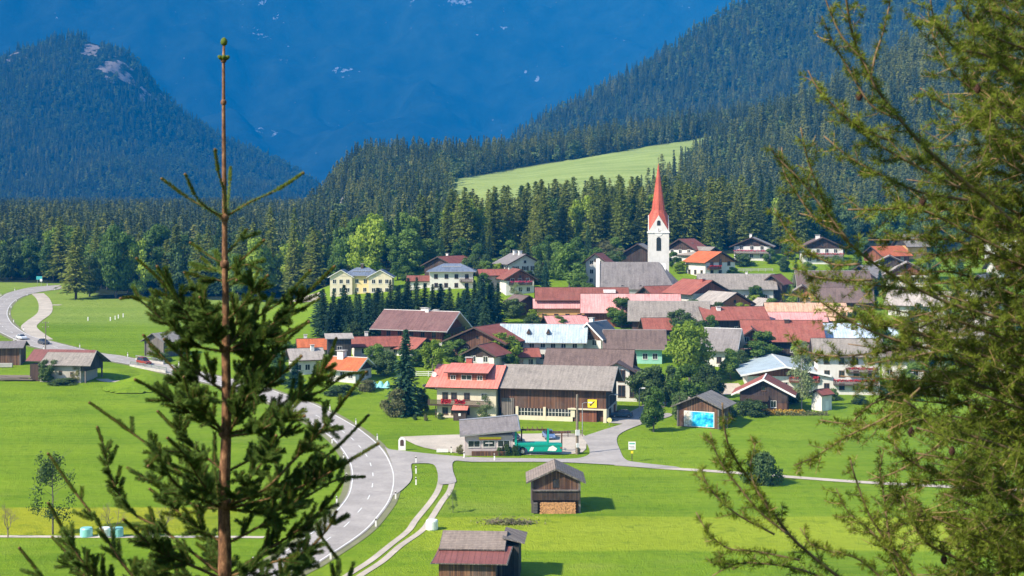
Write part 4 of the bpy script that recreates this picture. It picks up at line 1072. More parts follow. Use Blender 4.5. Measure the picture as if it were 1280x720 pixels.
    if bal:
        for (sd_, t0, t1, zz, dep, fl, *mt) in bal:
            mt = mt[0] if mt else 'trimd'
            if sd_ == 'f': balcony(r, t0 * L/2, t1 * L/2, zz, -S/2 - .1, dep, mt, fl)
            elif sd_ == 'l': balcony(r, t0 * S/2, t1 * S/2, zz, -L/2 - .1, dep, mt, fl, 'x')
            elif sd_ == 'r': balcony(r, t0 * S/2, t1 * S/2, zz, L/2 + .1, -dep, mt, fl, 'x')
    r['_L'] = 0; del r['_L']
    return r, ro, dict(L=L, S=S, zr=zr, wt=wt, X=X, Y=Yc, zb=zb, top=top, k=k_, e=e)

HS = house
# --- upper left row
r, ro, d = HS('pale yellow house with a blue grey hipped roof and two gabled wings', 453, 367, 44, 34, 0, 345, 335, 'r_blue', 'yellow', hip=True, wl=4, stor=2, ch=((0, -.1, .8, 1.4, 'trimd'),), trim='trimg', ov=.8)
for sx, wd in ((-1, 7.0), (1, 7.4)):
    w = MB(); y0 = -d['S'] * .5 - .9; xw = sx * (d['L'] / 2 + .6)
    w.prism([(-wd/2 + xw, 0), (wd/2 + xw, 0), (wd/2 + xw, d['wt'] - .4), (xw, d['wt'] + 1.6), (-wd/2 + xw, d['wt'] - .4)], y0, d['S'] * .3, 'y')
    ww = w.build('wing', M['cream'], r)
    q = MB()
    for s in (-1, 1):
        roof_slab(q, [(xw + s*(wd/2+.6), y0 - .6, d['wt'] - .7), (xw + s*(wd/2+.6), d['S']*.35, d['wt'] - .7), (xw, d['S']*.35, d['wt'] + 1.68), (xw, y0 - .6, d['wt'] + 1.68)], .18)
    q.build('wing_roof', [M['r_blue'], M['trimw']], ww)
    for i in (-1, 0, 1):
        for zz in (1.4, 4.1): put_window(ww, 's', xw + i * 2.1, y0 - .02, zz, 0)
s = MB()
for i in range(3): s.box(-2 + 2 * i, -d['S'] * .25, d['top'](d['S'] * .25) + .30, 1.8, 1.8, .06)
s.build('solar_panel', M['trimw'], ro)
HS('dark gabled chalet with a red right roof slope behind the white hip roofed house', 563, 346, 52, 44, 60, 333, 321, 'r_redtile', 'darkwood', clad=2.5, wg=3, Yc=None, ch=((0, .2),))
r, ro, d = HS('white house with a blue grey hip roof and a balcony above the spruce row', 565, 361, 54, 38, 0, 340, 330, 'r_blue', 'white', hip=True, wl=4, wg=3, stor=2, trim='trimg', wk='d', bal=(('f', .4, .98, 3.2, 1.2, None),))
q = MB(); q.box(0, -d['S'] * .2, d['top'](d['S'] * .2) + .3, 6, 1.6, .08); q.build('solar_panel', M['trimw'], ro)
HS('low white annex with a small dark red roof left of the blue roofed white house', 526, 361, 26, 24, 0, 352, 345, 'r_redbrown', 'white', wl=2, stor=1, ov=.6)
HS('white two storey house with a grey roof and twin chimneys at the upper left', 648, 352, 40, 44, 114, 331, 318, 'r_slate', 'white', wl=3, wg=3, ch=((.3, .1, 1.), (-.5, .1, 1.)), shut='b')
HS('dark brown chalet with a flowered balcony left of the round tree', 646, 368, 34, 36, 104, 350, 337, 'r_redbrown', 'white', clad=-.6, gclad='redwood', wg=3, bal=(('l', -.8, .8, 3.6, 1.2, 'flowerp'),))
HS('small red brown roof left of the flowered dark chalet', 616, 364, 30, 24, 10, 345, 337, 'r_redtile', 'pinkwall', wl=2, stor=1)
HS('low dark shed with a dark brown roof behind the plantation end', 652, 394, 26, 24, 122, 379, 370, 'r_brown', 'darkwood', clad=1.)
# --- big brown guest house and what stands before it
r, ro, d = HS('big guest house with a wide dark red brown roof and white corner wall', 527, 442, 86, 56, -24, 414, 389, 'r_mauve', 'white', clad=3.2, gclad='redwood', wl=5, wg=4, stor=3, trim='trimw', ov=1.8, og=2.2, ch=((.05, .1, 1.2, 1.), (.22, -.05, .9, .8), (.42, .2, 1., .9)), bal=(('r', -.85, .85, 5.3, 1.3, None), ('f', -.9, .55, 2.9, 1.2, None)), wk='d')
HS('long low pale pink house with a faded red roof below the guest house', 483, 446, 84, 34, 12, 434, 421, 'r_redtile', 'pinkwall', wl=4, stor=1, ch=((-.6, .1),), ov=1.2)
HS('red roofed house end with a dark gable in front of the guest house wall', 519, 447, 30, 36, -40, 437, 423, 'r_redtile', 'white', clad=-.4, wg=2, stor=1)
HS('small white house with a bright orange roof left of the dark box tower', 391, 446, 30, 30, 12, 438, 424, 'r_orange', 'white', wl=2, stor=1, ch=((-.6, .2),))
HS('white house with a grey roof at the far left of the village', 381, 469, 34, 34, 20, 451, 436, 'r_lgrey', 'white', clad=-.2, wl=3, wg=2, ch=((.5, -.3),))
HS('white house with an orange red roof and a big white chimney', 438, 479, 38, 40, -24, 464, 447, 'r_orange', 'white', clad=-.2, wl=3, wg=2, trim='trimw', ch=((-.6, -.1, 1.5, 1.6),))
x, y, z = at(421, 458); r = empty('wooden_tower', (x, y + 4, z - .4), math.radians(10), 'dark grey box shaped wooden annex with a flat grey roof between two orange roofs', 'annex')
q = MB(); q.box(0, 0, 0, 5.4, 5.4, 6.6); q.build('wall', M['blackwood'], r)
q = MB(); roof_slab(q, [(-3.3, -3.3, 6.62), (3.3, -3.3, 6.62), (3.3, 3.3, 7.3), (-3.3, 3.3, 7.3)], .16); q.build('roof', [M['r_lgrey'], M['trimg']], r)
put_window(r, 's', 0, -2.72, 3.6, 0)
# --- middle
HS('brown wooden house with a broad gable and a faded red right slope', 612, 462, 62, 74, 62, 428, 409, 'r_redtile', 'wood', clad=-2., gclad='wood', wg=2, ov=1.6, og=1.8, bal=(('r', -.2, .9, 3.4, 1.2, None),))
r, ro, d = HS('long white house with a weathered pale zinc roof and arched windows', 680, 456, 100, 46, -6, 429, 406, 'r_metal', 'white', wl=7, wg=2, stor=2, trim='trimg', ch=((.25, .3, .6, .7),), clad=-.3, gclad='greywood')
for dx in (-.28, .1):
    q = MB(); zz = d['top'](d['S'] * .25); q.prism([(-.5, zz), (.5, zz), (0, zz + 1.0)], -d['S'] * .42, -d['S'] * .1, 'y'); o = q.build('skylight_dormer', M['trimd'], ro); o.location.x = dx * d['L'] / 2 * 1.3
HS('small white chalet with a dark wooden gable among the garden trees', 607, 474, 36, 40, 66, 445, 432, 'r_redtile', 'white', clad=-.5, gclad='darkwood', wg=2)
HS('low house with a faded orange roof beside the dark balcony', 655, 462, 26, 26, 8, 447, 436, 'r_redtile', 'white', wl=2, stor=1)
r, ro, d = HS('white hall with a long mauve brown roof and a front of wide windows', 738, 499, 100, 62, -10, 468, 437, 'r_brown', 'white', wl=0, wg=0, clad=-.1, gclad='redwood', trim='trimd', ov=1.6)
xw = d['L'] / 2
w = MB(); w.prism([(xw - 6.5, 0), (xw + 3, 0), (xw + 3, d['wt'] - .6), (xw - 1.8, d['wt'] + 1.7), (xw - 6.5, d['wt'] - .6)], -d['S']/2 - 2.6, 0, 'y'); ww = w.build('front_wing', M['white'], r)
q = MB()
for s in (-1, 1): roof_slab(q, [(xw - 1.8 + s * 6.4, -d['S']/2 - 3.6, d['wt'] - 1.4), (xw - 1.8 + s * 6.4, 0, d['wt'] - 1.4), (xw - 1.8, 0, d['wt'] + 1.75), (xw - 1.8, -d['S']/2 - 3.6, d['wt'] + 1.75)], .18)
q.build('wing_roof', [M['r_brown'], M['trimd']], ww)
for i in range(4):
    for zz in (1.2, 4.3): put_window(ww, 'tall', xw - 5.6 + 2.35 * i, -d['S']/2 - 2.62, zz, 0)
HS('mint green house with a broad brown grey roof', 793, 455, 68, 40, -4, 437, 413, 'r_brown', 'mint', wl=5, stor=1, trim='trimg')
HS('white gabled house with a dark slate roof and white bargeboards', 746, 452, 40, 34, 58, 424, 404, 'r_dark', 'white', clad=-.8, gclad='wood', trim='trimw', wg=2, ch=((-.5, .1, .9),))
HS('low pink roof with a dark gable between the zinc roof and the bushes', 706, 416, 46, 30, 18, 409, 395, 'r_pink', 'wood', wg=0, clad=1.)
r, ro, d = HS('ochre walled building with a dark red upper roof and wooden ends', 727, 400, 108, 44, 0, 376, 360, 'r_redbrown', 'ochre', clad=-.2, gclad='orangewood', wl=7, stor=2, wk='d')
q = MB(); q.box(d['L'] * .32, -d['S'] * .22, d['top'](d['S'] * .22) + .2, 3.2, 2.2, .8); q.build('skylight', M['trimw'], ro)
HS('lower pink lean-to roof over the ochre wall', 702, 402, 62, 16, 0, 386, 374, 'r_pink', 'ochre', name='annex', cat='annex', wl=4, stor=1, wk='d', ov=.6)
r, ro, d = HS('long pink metal roof over a red brown wooden wall in the village middle', 788, 409, 116, 40, -3, 392, 368, 'r_pink', 'redwood', wl=0, ch=((-.1, .5, .7, .7, 'chimr'),))
q = MB(); q.box(d['L'] * .2, -d['S'] * .25, d['top'](d['S'] * .25) + .3, 3.0, 2.2, .1); q.build('solar_panel', M['r_lblue'], ro)
HS('wide grey roofed barn right of the long pink roof', 836, 418, 92, 44, -6, 402, 377, 'r_grey', 'wood', wl=0, trim='trimg', name='barn', cat='barn')
HS('small dull red roof below the wide grey roof', 822, 427, 32, 24, 6, 413, 398, 'r_redtile', 'wood', wl=1, stor=1)
HS('small house with dull red roof and dark gable below the church choir', 822, 378, 34, 30, 30, 370, 358, 'r_redtile', 'wood', clad=-.4, wg=1)
# --- church
x, y, z = at(806, 374); ch = empty('church', (x, y + 8, z - .4), math.radians(-4), 'white church with a grey nave roof and a slim red spire', 'church')
kk = y / F; L = 112 * kk; S = 44 * kk; zr = CH - (328 - HY) * (y + 8) / F - (z - .4); ze = CH - (360 - HY) * y / F - (z - .4)
q = MB(); q.prism([(-S/2, 0), (S/2, 0), (S/2, ze), (0, zr - .3), (-S/2, ze)], -L/2, L/2 - 6); q.build('nave_wall', M['white'], ch)
q = MB(); e = S/2 + .5; k_ = (zr - ze) / (S/2); x0, x1 = -L/2 + .5, L/2 - 8
for s in (-1, 1): roof_slab(q, [(x0, s * e, zr - k_ * e), (L/2 - 3.5, s * e, zr - k_ * e), (x1, 0, zr), (x0, 0, zr)], .22)
roof_slab(q, [(L/2 - 3.5, -e, zr - k_ * e), (L/2 - .2, -e * .4, zr - k_ * e), (L/2 - .2, e * .4, zr - k_ * e), (L/2 - 3.5, e, zr - k_ * e), (x1, 0, zr)], .22)
q.build('nave_roof', [M['r_slate'], M['trimg']], ch)
q = MB(); q.prism([(-S/2 - .9, 0), (S/2 + .9, 0), (S/2 + .9, ze - .5), (0, zr + 1.1), (-S/2 - .9, ze - .5)], -L/2 - .6, -L/2 + .45); q.build('gable_wall', M['white'], ch)
tx = (827 - 806) * kk * 1.03; ty = S/2 + 2.6; T = 25.5 * (y + 16) / F; Yt = y + 8 + ty
zt = lambda py: CH - (py - HY) * Yt / F - (z - .4)
h1, h2, h3 = zt(291), zt(269), zt(203)
q = MB(); q.box(tx, ty, 0, T, T, h1); tw_ = q.build('tower', M['white'], ch)
q = MB(); q.box(tx, ty, h1, T + .5, T + .5, .35); q.build('cornice', M['trimw'], tw_)
for ax in 'xy':
    for s in (-1, 1):
        q = MB(); hw = T/2
        c = (ty if ax == 'x' else tx); o_ = (tx if ax == 'x' else ty)
        q.prism([(c - hw, h1 + .35), (c + hw, h1 + .35), (c, h2)], o_ + s * (hw - .45), o_ + s * hw, ax); q.build('tower_gable', M['white'], tw_)
q = MB(); n = len(q.v)
ring = []
for i in range(8):
    a = PI / 4 * i; rr_ = T/2 * (.98 if i % 2 == 0 else .98 * 1.05); zz = h2 - .25 if i % 2 == 0 else h1 + .2
    rr_ = T / 2 - .1 if i % 2 == 0 else T / 2 * 1.36
    ring.append((tx + rr_ * math.cos(a), ty + rr_ * math.sin(a), zz if i % 2 == 0 else h1 + .38))
mid_ = [(tx + T * .33 * math.cos(PI/4*i), ty + T * .33 * math.sin(PI/4*i), h2 + 1.0 + (h3 - h2) * .03) for i in range(8)]
for i in range(8):
    j = (i + 1) % 8; u = 1.4
    q.face([ring[i], ring[j], mid_[j], mid_[i]], 0, [(0, 0), (u, 0), (u, 3), (0, 3)])
    q.face([mid_[i], mid_[j], (tx, ty, h3)], 0, [(0, 3), (u, 3), (u/2, 3 + h3 - h2)])
q.build('spire', [M['spire']], tw_)
q = MB(); q.tube([(tx, ty, h3 - .2), (tx, ty, h3 + 1.6)], .06, 5); q.box(tx, ty, h3 + 1.0, .7, .08, .1); q.build('cross', M['trimd'], tw_)
def arch(w_, h_, n=8): return [(-w_/2, 0), (w_/2, 0)] + [(w_/2 * math.cos(PI * i / n), h_ - w_/2 + w_/2 * math.sin(PI * i / n)) for i in range(n + 1)]
zb1 = zt(313)
for fx, fy, rz in ((0, -1, 0), (-1, 0, -PI/2), (1, 0, PI/2)):
    q = MB(); q.prism(arch(1.35, 4.0), -.0, .1, 'y'); o = q.build('belfry_window', M['glass'], tw_); o.location = (tx + fx * (T/2 + .02), ty + fy * (T/2 + .08), zb1); o.rotation_euler.z = rz
    q = MB(); q.prism(arch(1.0, 1.5), -.0, .1, 'y'); o = q.build('gable_window', M['glass'], tw_); o.location = (tx + fx * (T/2 + .02), ty + fy * (T/2 + .08), h1 + 2.2); o.rotation_euler.z = rz
    q = MB(); q.prism([(1.25 * math.cos(2*PI*i/24), 1.25 * math.sin(2*PI*i/24)) for i in range(24)], -.02, .06, 'y'); o = q.build('clock_face', M['frame'], tw_); o.location = (tx + fx * (T/2 + .02), ty + fy * (T/2 + .08), h1 + .3); o.rotation_euler.z = rz
    q2 = MB(); q2.prism([(-.06, -.1), (.06, -.1), (.06, 1.0), (-.06, 1.0)], -.07, -.03, 'y'); q2.prism([(-.1, -.06), (.75, .3), (.72, .42), (-.1, .06)], -.07, -.035, 'y'); q2.build('clock_hands', M['trimd'], o)
for i in range(4):
    q = MB(); q.prism(arch(1.1, 2.6), 0, .1, 'y'); o = q.build('nave_window', M['glass'], ch); o.location = (-L/2 + 7 + i * 5.2, -S/2 - .03, 1.6)
# --- around and above the church
HS('white house with a reddish roof directly left behind the church gable', 748, 358, 24, 26, 70, 330, 317, 'r_redtile', 'white', wg=2, stor=3)
HS('wide low chalet with a pale roof left behind the church tower', 800, 332, 34, 46, 76, 322, 305, 'r_lgrey', 'darkwood', clad=1.5, ov=1.5)
HS('white chalet with a red roof and dark timber gable right behind the church tower', 858, 331, 36, 40, 58, 313, 299, 'r_redtile', 'white', clad=-.2, gclad='darkwood', wg=3)
HS('house with a flat grey roof between the red chalet and the orange roofed house', 874, 334, 46, 34, 130, 320, 309, 'r_grey', 'white', clad=-.2, ch=((.5, .1),))
HS('white house with an orange roof and an orange recessed balcony right of the church', 888, 347, 42, 46, 118, 329, 315, 'r_orange', 'white', wg=3, wl=3, stor=2, clad=-.05, gclad='orangewood', bal=(('l', .1, .9, 3.2, 1.2, 'flower', 'redwood'),), wk='d')
HS('white chalet with a long pink flowered balcony at the wood edge', 941, 326, 34, 44, 76, 309, 297, 'r_lgrey', 'white', clad=-.1, gclad='darkwood', wg=3, bal=(('l', -1, 1, 3.0, 1.3, 'flowerp'),), ch=((-.3, .1),), ov=1.5)
HS('dark chalet with red flowered balconies behind the larch boughs', 1026, 330, 40, 50, 84, 311, 297, 'r_brown', 'white', clad=-.4, gclad='darkwood', wg=4, bal=(('l', -1, 1, 3.0, 1.3, 'flower'),), ch=((-.5, .2, 1.3),), ov=1.5)
HS('white house with a long low grey roof right of the church', 920, 379, 88, 40, -2, 362, 343, 'r_grey', 'white', wl=6, stor=1, trim='trimg', ch=((-.8, .1, .6, .6), (.3, 0, .6, .6)))
HS('small brown gabled roof at the right end of the long grey roof', 970, 378, 26, 24, 60, 356, 344, 'r_redbrown', 'wood', clad=.5, wg=1)
HS('chalet with a rust red roof, brick chimney and carved dark gable', 872, 384, 50, 56, 122, 368, 351, 'r_redtile', 'white', clad=-.2, gclad='redwood', wg=3, ch=((-.6, .15, 1., .9, 'chimr'),), ov=1.6)
HS('house with a pale grey roof and an ochre wooden gable with an open loft', 904, 395, 44, 52, 122, 381, 366, 'r_lgrey', 'ochre', clad=-.6, gclad='orangewood', wg=2, bal=(('l', -.8, .8, 2.4, 1., None, 'orangewood'),))
HS('small dark gable with a grey roof in the village middle', 957, 393, 26, 32, 112, 387, 374, 'r_lgrey', 'darkwood', clad=.5, wg=1)
HS('little house with an orange wooden gable left of the larch boughs', 1003, 382, 24, 28, 80, 369, 357, 'r_grey', 'ochre', clad=-.5, gclad='orangewood', wg=2)
HS('long greyish brown roof under the larch boughs', 1040, 372, 84, 40, -4, 360, 339, 'r_brown', 'white', wl=5, stor=1, trim='trimg')
HS('brown roof nearer than the long greyish roof under the boughs', 1056, 388, 60, 34, -10, 379, 360, 'r_brown', 'wood', wl=2, stor=1)
HS('wide red roof with a white chimney and dark eaves in the village middle', 914, 420, 74, 50, 6, 401, 384, 'r_redtile', 'darkwood', clad=1., gclad='darkwood', wl=3, ch=((-.5, -.3, 1., .9),), wk='s')
HS('white house with a steep grey roof right of the yellow green tree', 903, 460, 38, 34, -22, 439, 411, 'r_slate', 'white', wl=1, wg=1, ov=1.4, stor=1, trim='trimw', wk='d')
HS('faded pink roof behind the big red roof', 988, 412, 78, 30, -3, 403, 391, 'r_pink', 'wood', wl=0)
HS('big dull red roof with a small dark chimney left of the pale blue roof', 976, 446, 92, 56, -3, 428, 401, 'r_redtile', 'darkwood', clad=.6, wl=4, ch=((.15, -.1, 1.1, .7, 'trimd'),))
HS('small front gable with a wooden balcony before the big dull red roof', 940, 448, 30, 34, 84, 427, 411, 'r_redtile', 'darkwood', clad=.5, gclad='redwood', wg=2, bal=(('l', -.9, .9, 1.7, 1., None),))
HS('rust stained pale orange roof behind the pink roof', 1006, 404, 92, 34, -4, 394, 379, 'r_rust', 'wood', wl=0)
HS('rust stained orange roof with a dark gable under the boughs', 1044, 412, 38, 34, -30, 402, 384, 'r_rust', 'darkwood', clad=.6, wg=1)
HS('long pale blue metal roof behind the white balcony house', 1072, 440, 102, 40, -5, 424, 405, 'r_lblue', 'white', wl=6, stor=1, trim='trimg', ch=((-.15, -.5, .8, .5, 'trimd'), (.2, -.5, .8, .5, 'trimd')))
HS('white house with a large blue grey metal roof and red boarded gable', 973, 489, 140, 92, 86, 469, 458, 'r_metal', 'white', clad=-.3, gclad='redwood', wg=3, stor=2, trim='trimw', ov=1.6, og=1.6, bal=(('l', -.9, -.1, 3.0, 1.2, 'flower', 'redwood'),))
HS('dark wooden chalet with a brown balcony in front of the metal roofed house', 956, 516, 46, 58, 76, 494, 474, 'r_redtile', 'wood', clad=2.4, gclad='darkwood', wg=2, trim='trimw', ov=1.6, bal=(('l', -.2, .95, 2.9, 1.3, None),))
HS('cream house with a low brown roof left of the white balcony house', 1024, 468, 40, 34, -6, 446, 432, 'r_brown', 'cream', wl=2, stor=2, wk='d')
HS('white balcony house with open brown lofts behind the right larch', 1058, 494, 76, 44, -6, 447, 424, 'r_grey', 'white', wl=4, wg=3, stor=3, wk='d', bal=(('f', -.1, .9, 5.2, 1.3, 'flower'), ('f', -.5, .9, 2.6, 1.0, 'flower')))
r, ro, d = HS('small white shed with a rust red roof and a door at the lawn edge', 1027, 514, 20, 16, 40, 494, 488, 'r_redtile', 'white', name='shed', cat='shed', ov=.4, og=.4)
q = MB(); q.prism([(-.5, .3), (.5, .3), (.5, 2.3), (-.5, 2.3)], -.03, .03, 'y'); o = q.build('door', M['trimw'], r); o.location = (0, -d['S']/2 - .04, 0)
HS('white house with a red wooden gable and rows of shuttered windows', 1134, 368, 46, 52, 76, 345, 328, 'r_lgrey', 'white', clad=-.1, gclad='redwood', wg=4, stor=3, shut='b', wk='d')
HS('pale roofed chalet left of the white house with the red gable', 1086, 366, 46, 40, 50, 348, 332, 'r_lgrey', 'darkwood', clad=1., wg=2)
HS('ochre and dark house at the wood edge behind the larch', 1138, 324, 28, 28, 20, 309, 293, 'r_grey', 'ochre', clad=-.1, gclad='blackwood', wl=2)
HS('orange roofed chalet with a red wooden gable behind the larch', 1108, 330, 44, 34, 28, 321, 308, 'r_orange', 'redwood', wl=2)
HS('dark gabled chalet below the orange roofed one behind the larch', 1112, 342, 34, 38, 76, 331, 320, 'r_lgrey', 'darkwood', clad=1., wg=2)
HS('grey roof beyond the pale blue roof among the larch twigs', 1150, 400, 70, 40, -30, 384, 364, 'r_lgrey', 'white', wl=3, stor=1)
HS('grey roofed house behind the dense right larch', 1228, 400, 56, 40, 62, 366, 344, 'r_lgrey', 'greywall', wg=3, stor=3)
HS('white house at the right edge behind the dense larch', 1254, 326, 40, 44, 70, 300, 286, 'r_lgrey', 'white', wg=3, clad=-.1)
HS('red roofed house at the right edge below the white one', 1262, 352, 44, 36, 6, 338, 322, 'r_redtile', 'white', wl=3, stor=1)
HS('pale roofed house low at the right edge behind the larch', 1190, 446, 70, 44, -14, 424, 400, 'r_lgrey', 'white', wl=4)
HS('brown roofed house right of the white balcony house', 1128, 476, 50, 40, -14, 450, 434, 'r_brown', 'white', wl=3, stor=2)
HS('white gabled house between the pale roof and the right edge', 1232, 470, 44, 44, 74, 440, 418, 'r_grey', 'white', wg=3, clad=-.2)

# --- farmhouse and its barn
x, y, z = at(662, 523); fa = math.radians(-12)
SC = y / F
fh = empty('farmhouse', (P(593, 500, y + 6.5)[0], y + 6.5, 0.), fa, 'cream farmhouse with a coral red metal roof, flowered balcony and brick chimney', 'house')
L = 76 * SC; S = 13.; zr = CH - (457 - HY) * (y + 6.5) / F; zev = CH - (486 - HY) * (y - 1) / F
k_ = (zr - zev) / (S/2 + 1.2); top = lambda yy: zr - k_ * abs(yy) - .22
q = MB(); q.prism([(-S/2, -.3), (S/2, -.3), (S/2, top(S/2)), (0, top(0)), (-S/2, top(S/2))], -L/2, L/2); q.build('wall', M['cream'], fh)
q = MB(); e = S/2 + 1.2; xe0, xe1 = -L/2 - 2.0, L/2 + .6
roof_slab(q, [(xe0, -e, zr - k_*e), (xe1, -e, zr - k_*e), (xe1, 0, zr), (xe0 + .4, 0, zr)]); roof_slab(q, [(xe1, e, zr - k_*e), (xe0, e, zr - k_*e), (xe0 + .4, 0, zr), (xe1, 0, zr)])
fr_ = q.build('roof', [M['r_red'], M['trimd']], fh)
chimney(fr_, -1.0, .2, zr - .1, 1.15, 1.5, 'chimr')
zz = top(S * .3); q = MB(); q.box(-.3, -S*.27, zz - 1.2, 7.4, S * .26, 2.5); dm = q.build('dormer', M['redwood'], fr_)
q = MB(); roof_slab(q, [(-4.6, -S*.46, zz + 1.15), (4.1, -S*.46, zz + 1.15), (4.1, -.2, zz + 2.35), (-4.6, -.2, zz + 2.35)], .16); q.build('dormer_roof', [M['r_red'], M['trimd']], dm)
for i, wx in enumerate((-2.9, -.3, 2.3)): o = put_window(dm, 'wide' if i == 1 else 's', wx, -S*.4 - .02, zz - .15, 0); o.scale = (.9, 1, .62)
q = MB(); q.tube([(0, 0, 0), (0, -.35, .35)], .04, 5); o = q.build('dish_arm', M['metal'], fr_); o.location = (-6.9, -S * .30, top(S*.30) + .2)
q = MB()
for i in range(12):
    a, b_ = 2*PI*i/12, 2*PI*(i+1)/12; q.face([(0, 0, 0), (.5*math.cos(a), -.12, .5*math.sin(a)), (.5*math.cos(b_), -.12, .5*math.sin(b_))])
q.build('satellite_dish', M['trimw'], o).location = (0, -.35, .45)
for zz_ in (1.1, 3.95):
    for i, u in enumerate((-.72, -.42, .02, .60)):
        o = put_window(fh, 'd' if zz_ < 3 or i != 3 else 's', u * L/2, -S/2 - .02, zz_, 0)
balcony(fh, -L/2 - 1.4, L/2 - 1.0, 3.0, -S/2, 1.25, 'trimd', None)
for (a, b_) in ((-4.6, -2.6), (-1.9, .1)):
    r_ = np.random.default_rng(int(a * 10 + 100)); n = 170
    C = np.column_stack([r_.uniform(a, b_, n), -S/2 - 1.3 - r_.uniform(0, .3, n), 3. + r_.uniform(.35, 1.15, n)]); A = unit(r_.normal(0, 1, (n, 3))); B = unit(np.cross(A, r_.normal(0, 1, (n, 3))))
    V, Q = quads(C, A * .17, B * .14); inst('flowers', np_mesh('flowers', V, Q, M['flower']), fh)
q = MB(); q.box(0, -S/2 - .1, -.3, L - .5, .2, .95); q.build('plinth', M['greywall'], fh)
q = MB(); q.box(-L/2 - .1, -S/2 - .55, 0, .12, .12, 3.0); q.build('downpipe', M['trimd'], fh)
# barn
bn = empty('barn', (P(698, 500, y + 6.5)[0], y + 4.6, 0.), fa, 'long dark wooden barn with a grey shingle roof joined to the coral roofed farmhouse', 'barn')
LB = 134 * SC; SB = 14.; zrb = CH - (458 - HY) * (y + 4) / F; zeb = CH - (488 - HY) * (y - 3.5) / F; kb = (zrb - zeb) / (SB/2 + 1.2); topb = lambda yy: zrb - kb * abs(yy) - .22
q = MB(); q.prism([(-SB/2, 2.6), (SB/2, 2.6), (SB/2, topb(SB/2)), (0, topb(0)), (-SB/2, topb(SB/2))], -LB/2 + .1, LB/2); q.build('board_wall', M['wood'], bn)
q = MB(); q.prism([(-SB/2 + .02, 2.7), (SB/2 - .02, 2.7), (SB/2 - .02, topb(SB/2) - .03), (0, topb(0) - .03), (-SB/2 + .02, topb(SB/2) - .03)], LB/2 + .01, LB/2 + .09); q.build('gable_boards', M['blackwood'], bn)
q = MB(); q.box(0, .3, -.3, LB - .4, SB - .6, 2.88); q.build('base_wall', M['wood'], bn)
q = MB()
q.box(LB * -.08 + .3, -SB/2 - .1, -.3, LB * .52, .5, 1.5)
for u in (-.34, -.08, .185): q.box(u * LB + .2, -SB/2 - .1, 1.2, .8 if u > 0 else .5, .5, 1.7)
q.build('cream_parapet', M['cream'], bn)
for u0 in (-.21, .05):
    f = MB()
    for i in range(9): f.box((u0 + .01) * LB - 2.5 + i * .62, -SB/2 + .02, 1.25, .07, .06, 1.35)
    f.box(u0 * LB + .1, -SB/2 + .02, 1.9, 5.2, .05, .07); o = f.build('window', M['frame'], bn)
    g = MB(); g.box(u0 * LB + .1, -SB/2 + .12, 1.22, 5.4, .05, 1.4); g.build('pane', M['glass'], o)
q = MB(); q.box(LB * .33, -SB/2 - .06, 2.62, LB * .36, 1.0, .22); q.box(LB * .495, -SB/2 - .2, -.3, .6, .7, 3.1); q.build('lintel', M['cream'], bn)
q = MB(); q.box(LB * .31, -SB/2 - .0, 0, LB * .21, .1, 2.6); q.build('garage_door', M['redwood'], bn)
q = MB(); q.box(LB * .235, -SB/2 - .03, 0, .8, .1, 2.6); q.build('dark_doorway', M['blackwood'], bn)
q = MB(); q.box(-LB * .42, -SB/2 - .05, 0, 2.4, .12, 4.4); q.build('door', M['greywood'], bn)
q = MB(); q.box(LB/2 + .1, 0, -.3, .3, SB - .8, 2.95); q.build('gable_base_wall', M['cream'], bn)
q = MB(); q.box(LB/2 + .28, -SB * .24, 0, .1, 3.0, 2.5); q.build('dark_doorway', M['blackwood'], bn)
q = MB(); q.box(LB/2 + .28, SB * .2, .2, .1, 2.4, 2.2); q.build('garage_door', M['redwood'], bn)
q = MB(); e = SB/2 + 1.2
roof_slab(q, [(-LB/2 - .55, -e, zrb - kb*e), (LB/2 + 1.3, -e, zrb - kb*e), (LB/2 + 1.3, 0, zrb), (-LB/2 - .55, 0, zrb)]); roof_slab(q, [(LB/2 + 1.3, e, zrb - kb*e), (-LB/2 - .55, e, zrb - kb*e), (-LB/2 - .55, 0, zrb), (LB/2 + 1.3, 0, zrb)])
br_ = q.build('roof', [M['r_grey'], M['trimd']], bn)
for sy in (-1, 1): q = MB(); q.prism([(0, zrb + .2), (sy*(e+.05), zrb - kb*e + .2), (sy*(e+.05), zrb - kb*e - .14), (0, zrb - .14)], LB/2 + 1.303, LB/2 + 1.37); q.build('bargeboard', M['trimg'], br_)
ysign = mat_plain('yellow_sign_paint', (.85, .65, .02), .5, 0, .05)
sg = empty('sign', (0, 0, 0), 0, 'square yellow sign with a dark slanting emblem on the barn wall', 'sign')
q = MB(); q.box(0, 0, 0, 1.7, .08, 1.5); q.build('board', ysign, sg)
q = MB(); q.prism([(-.5, .35), (-.25, .3), (.55, 1.15), (.3, 1.2)], -.06, -.045, 'y'); q.prism([(-.55, .55), (-.1, .4), (-.15, .6), (-.45, .75)], -.06, -.05, 'y'); q.build('emblem', M['trimd'], sg)
wx, wy = LB * .375, -SB/2 - .12
sg.location = (bn.location.x + wx * math.cos(fa) - wy * math.sin(fa), bn.location.y + wx * math.sin(fa) + wy * math.cos(fa), 3.05); sg.rotation_euler.z = fa

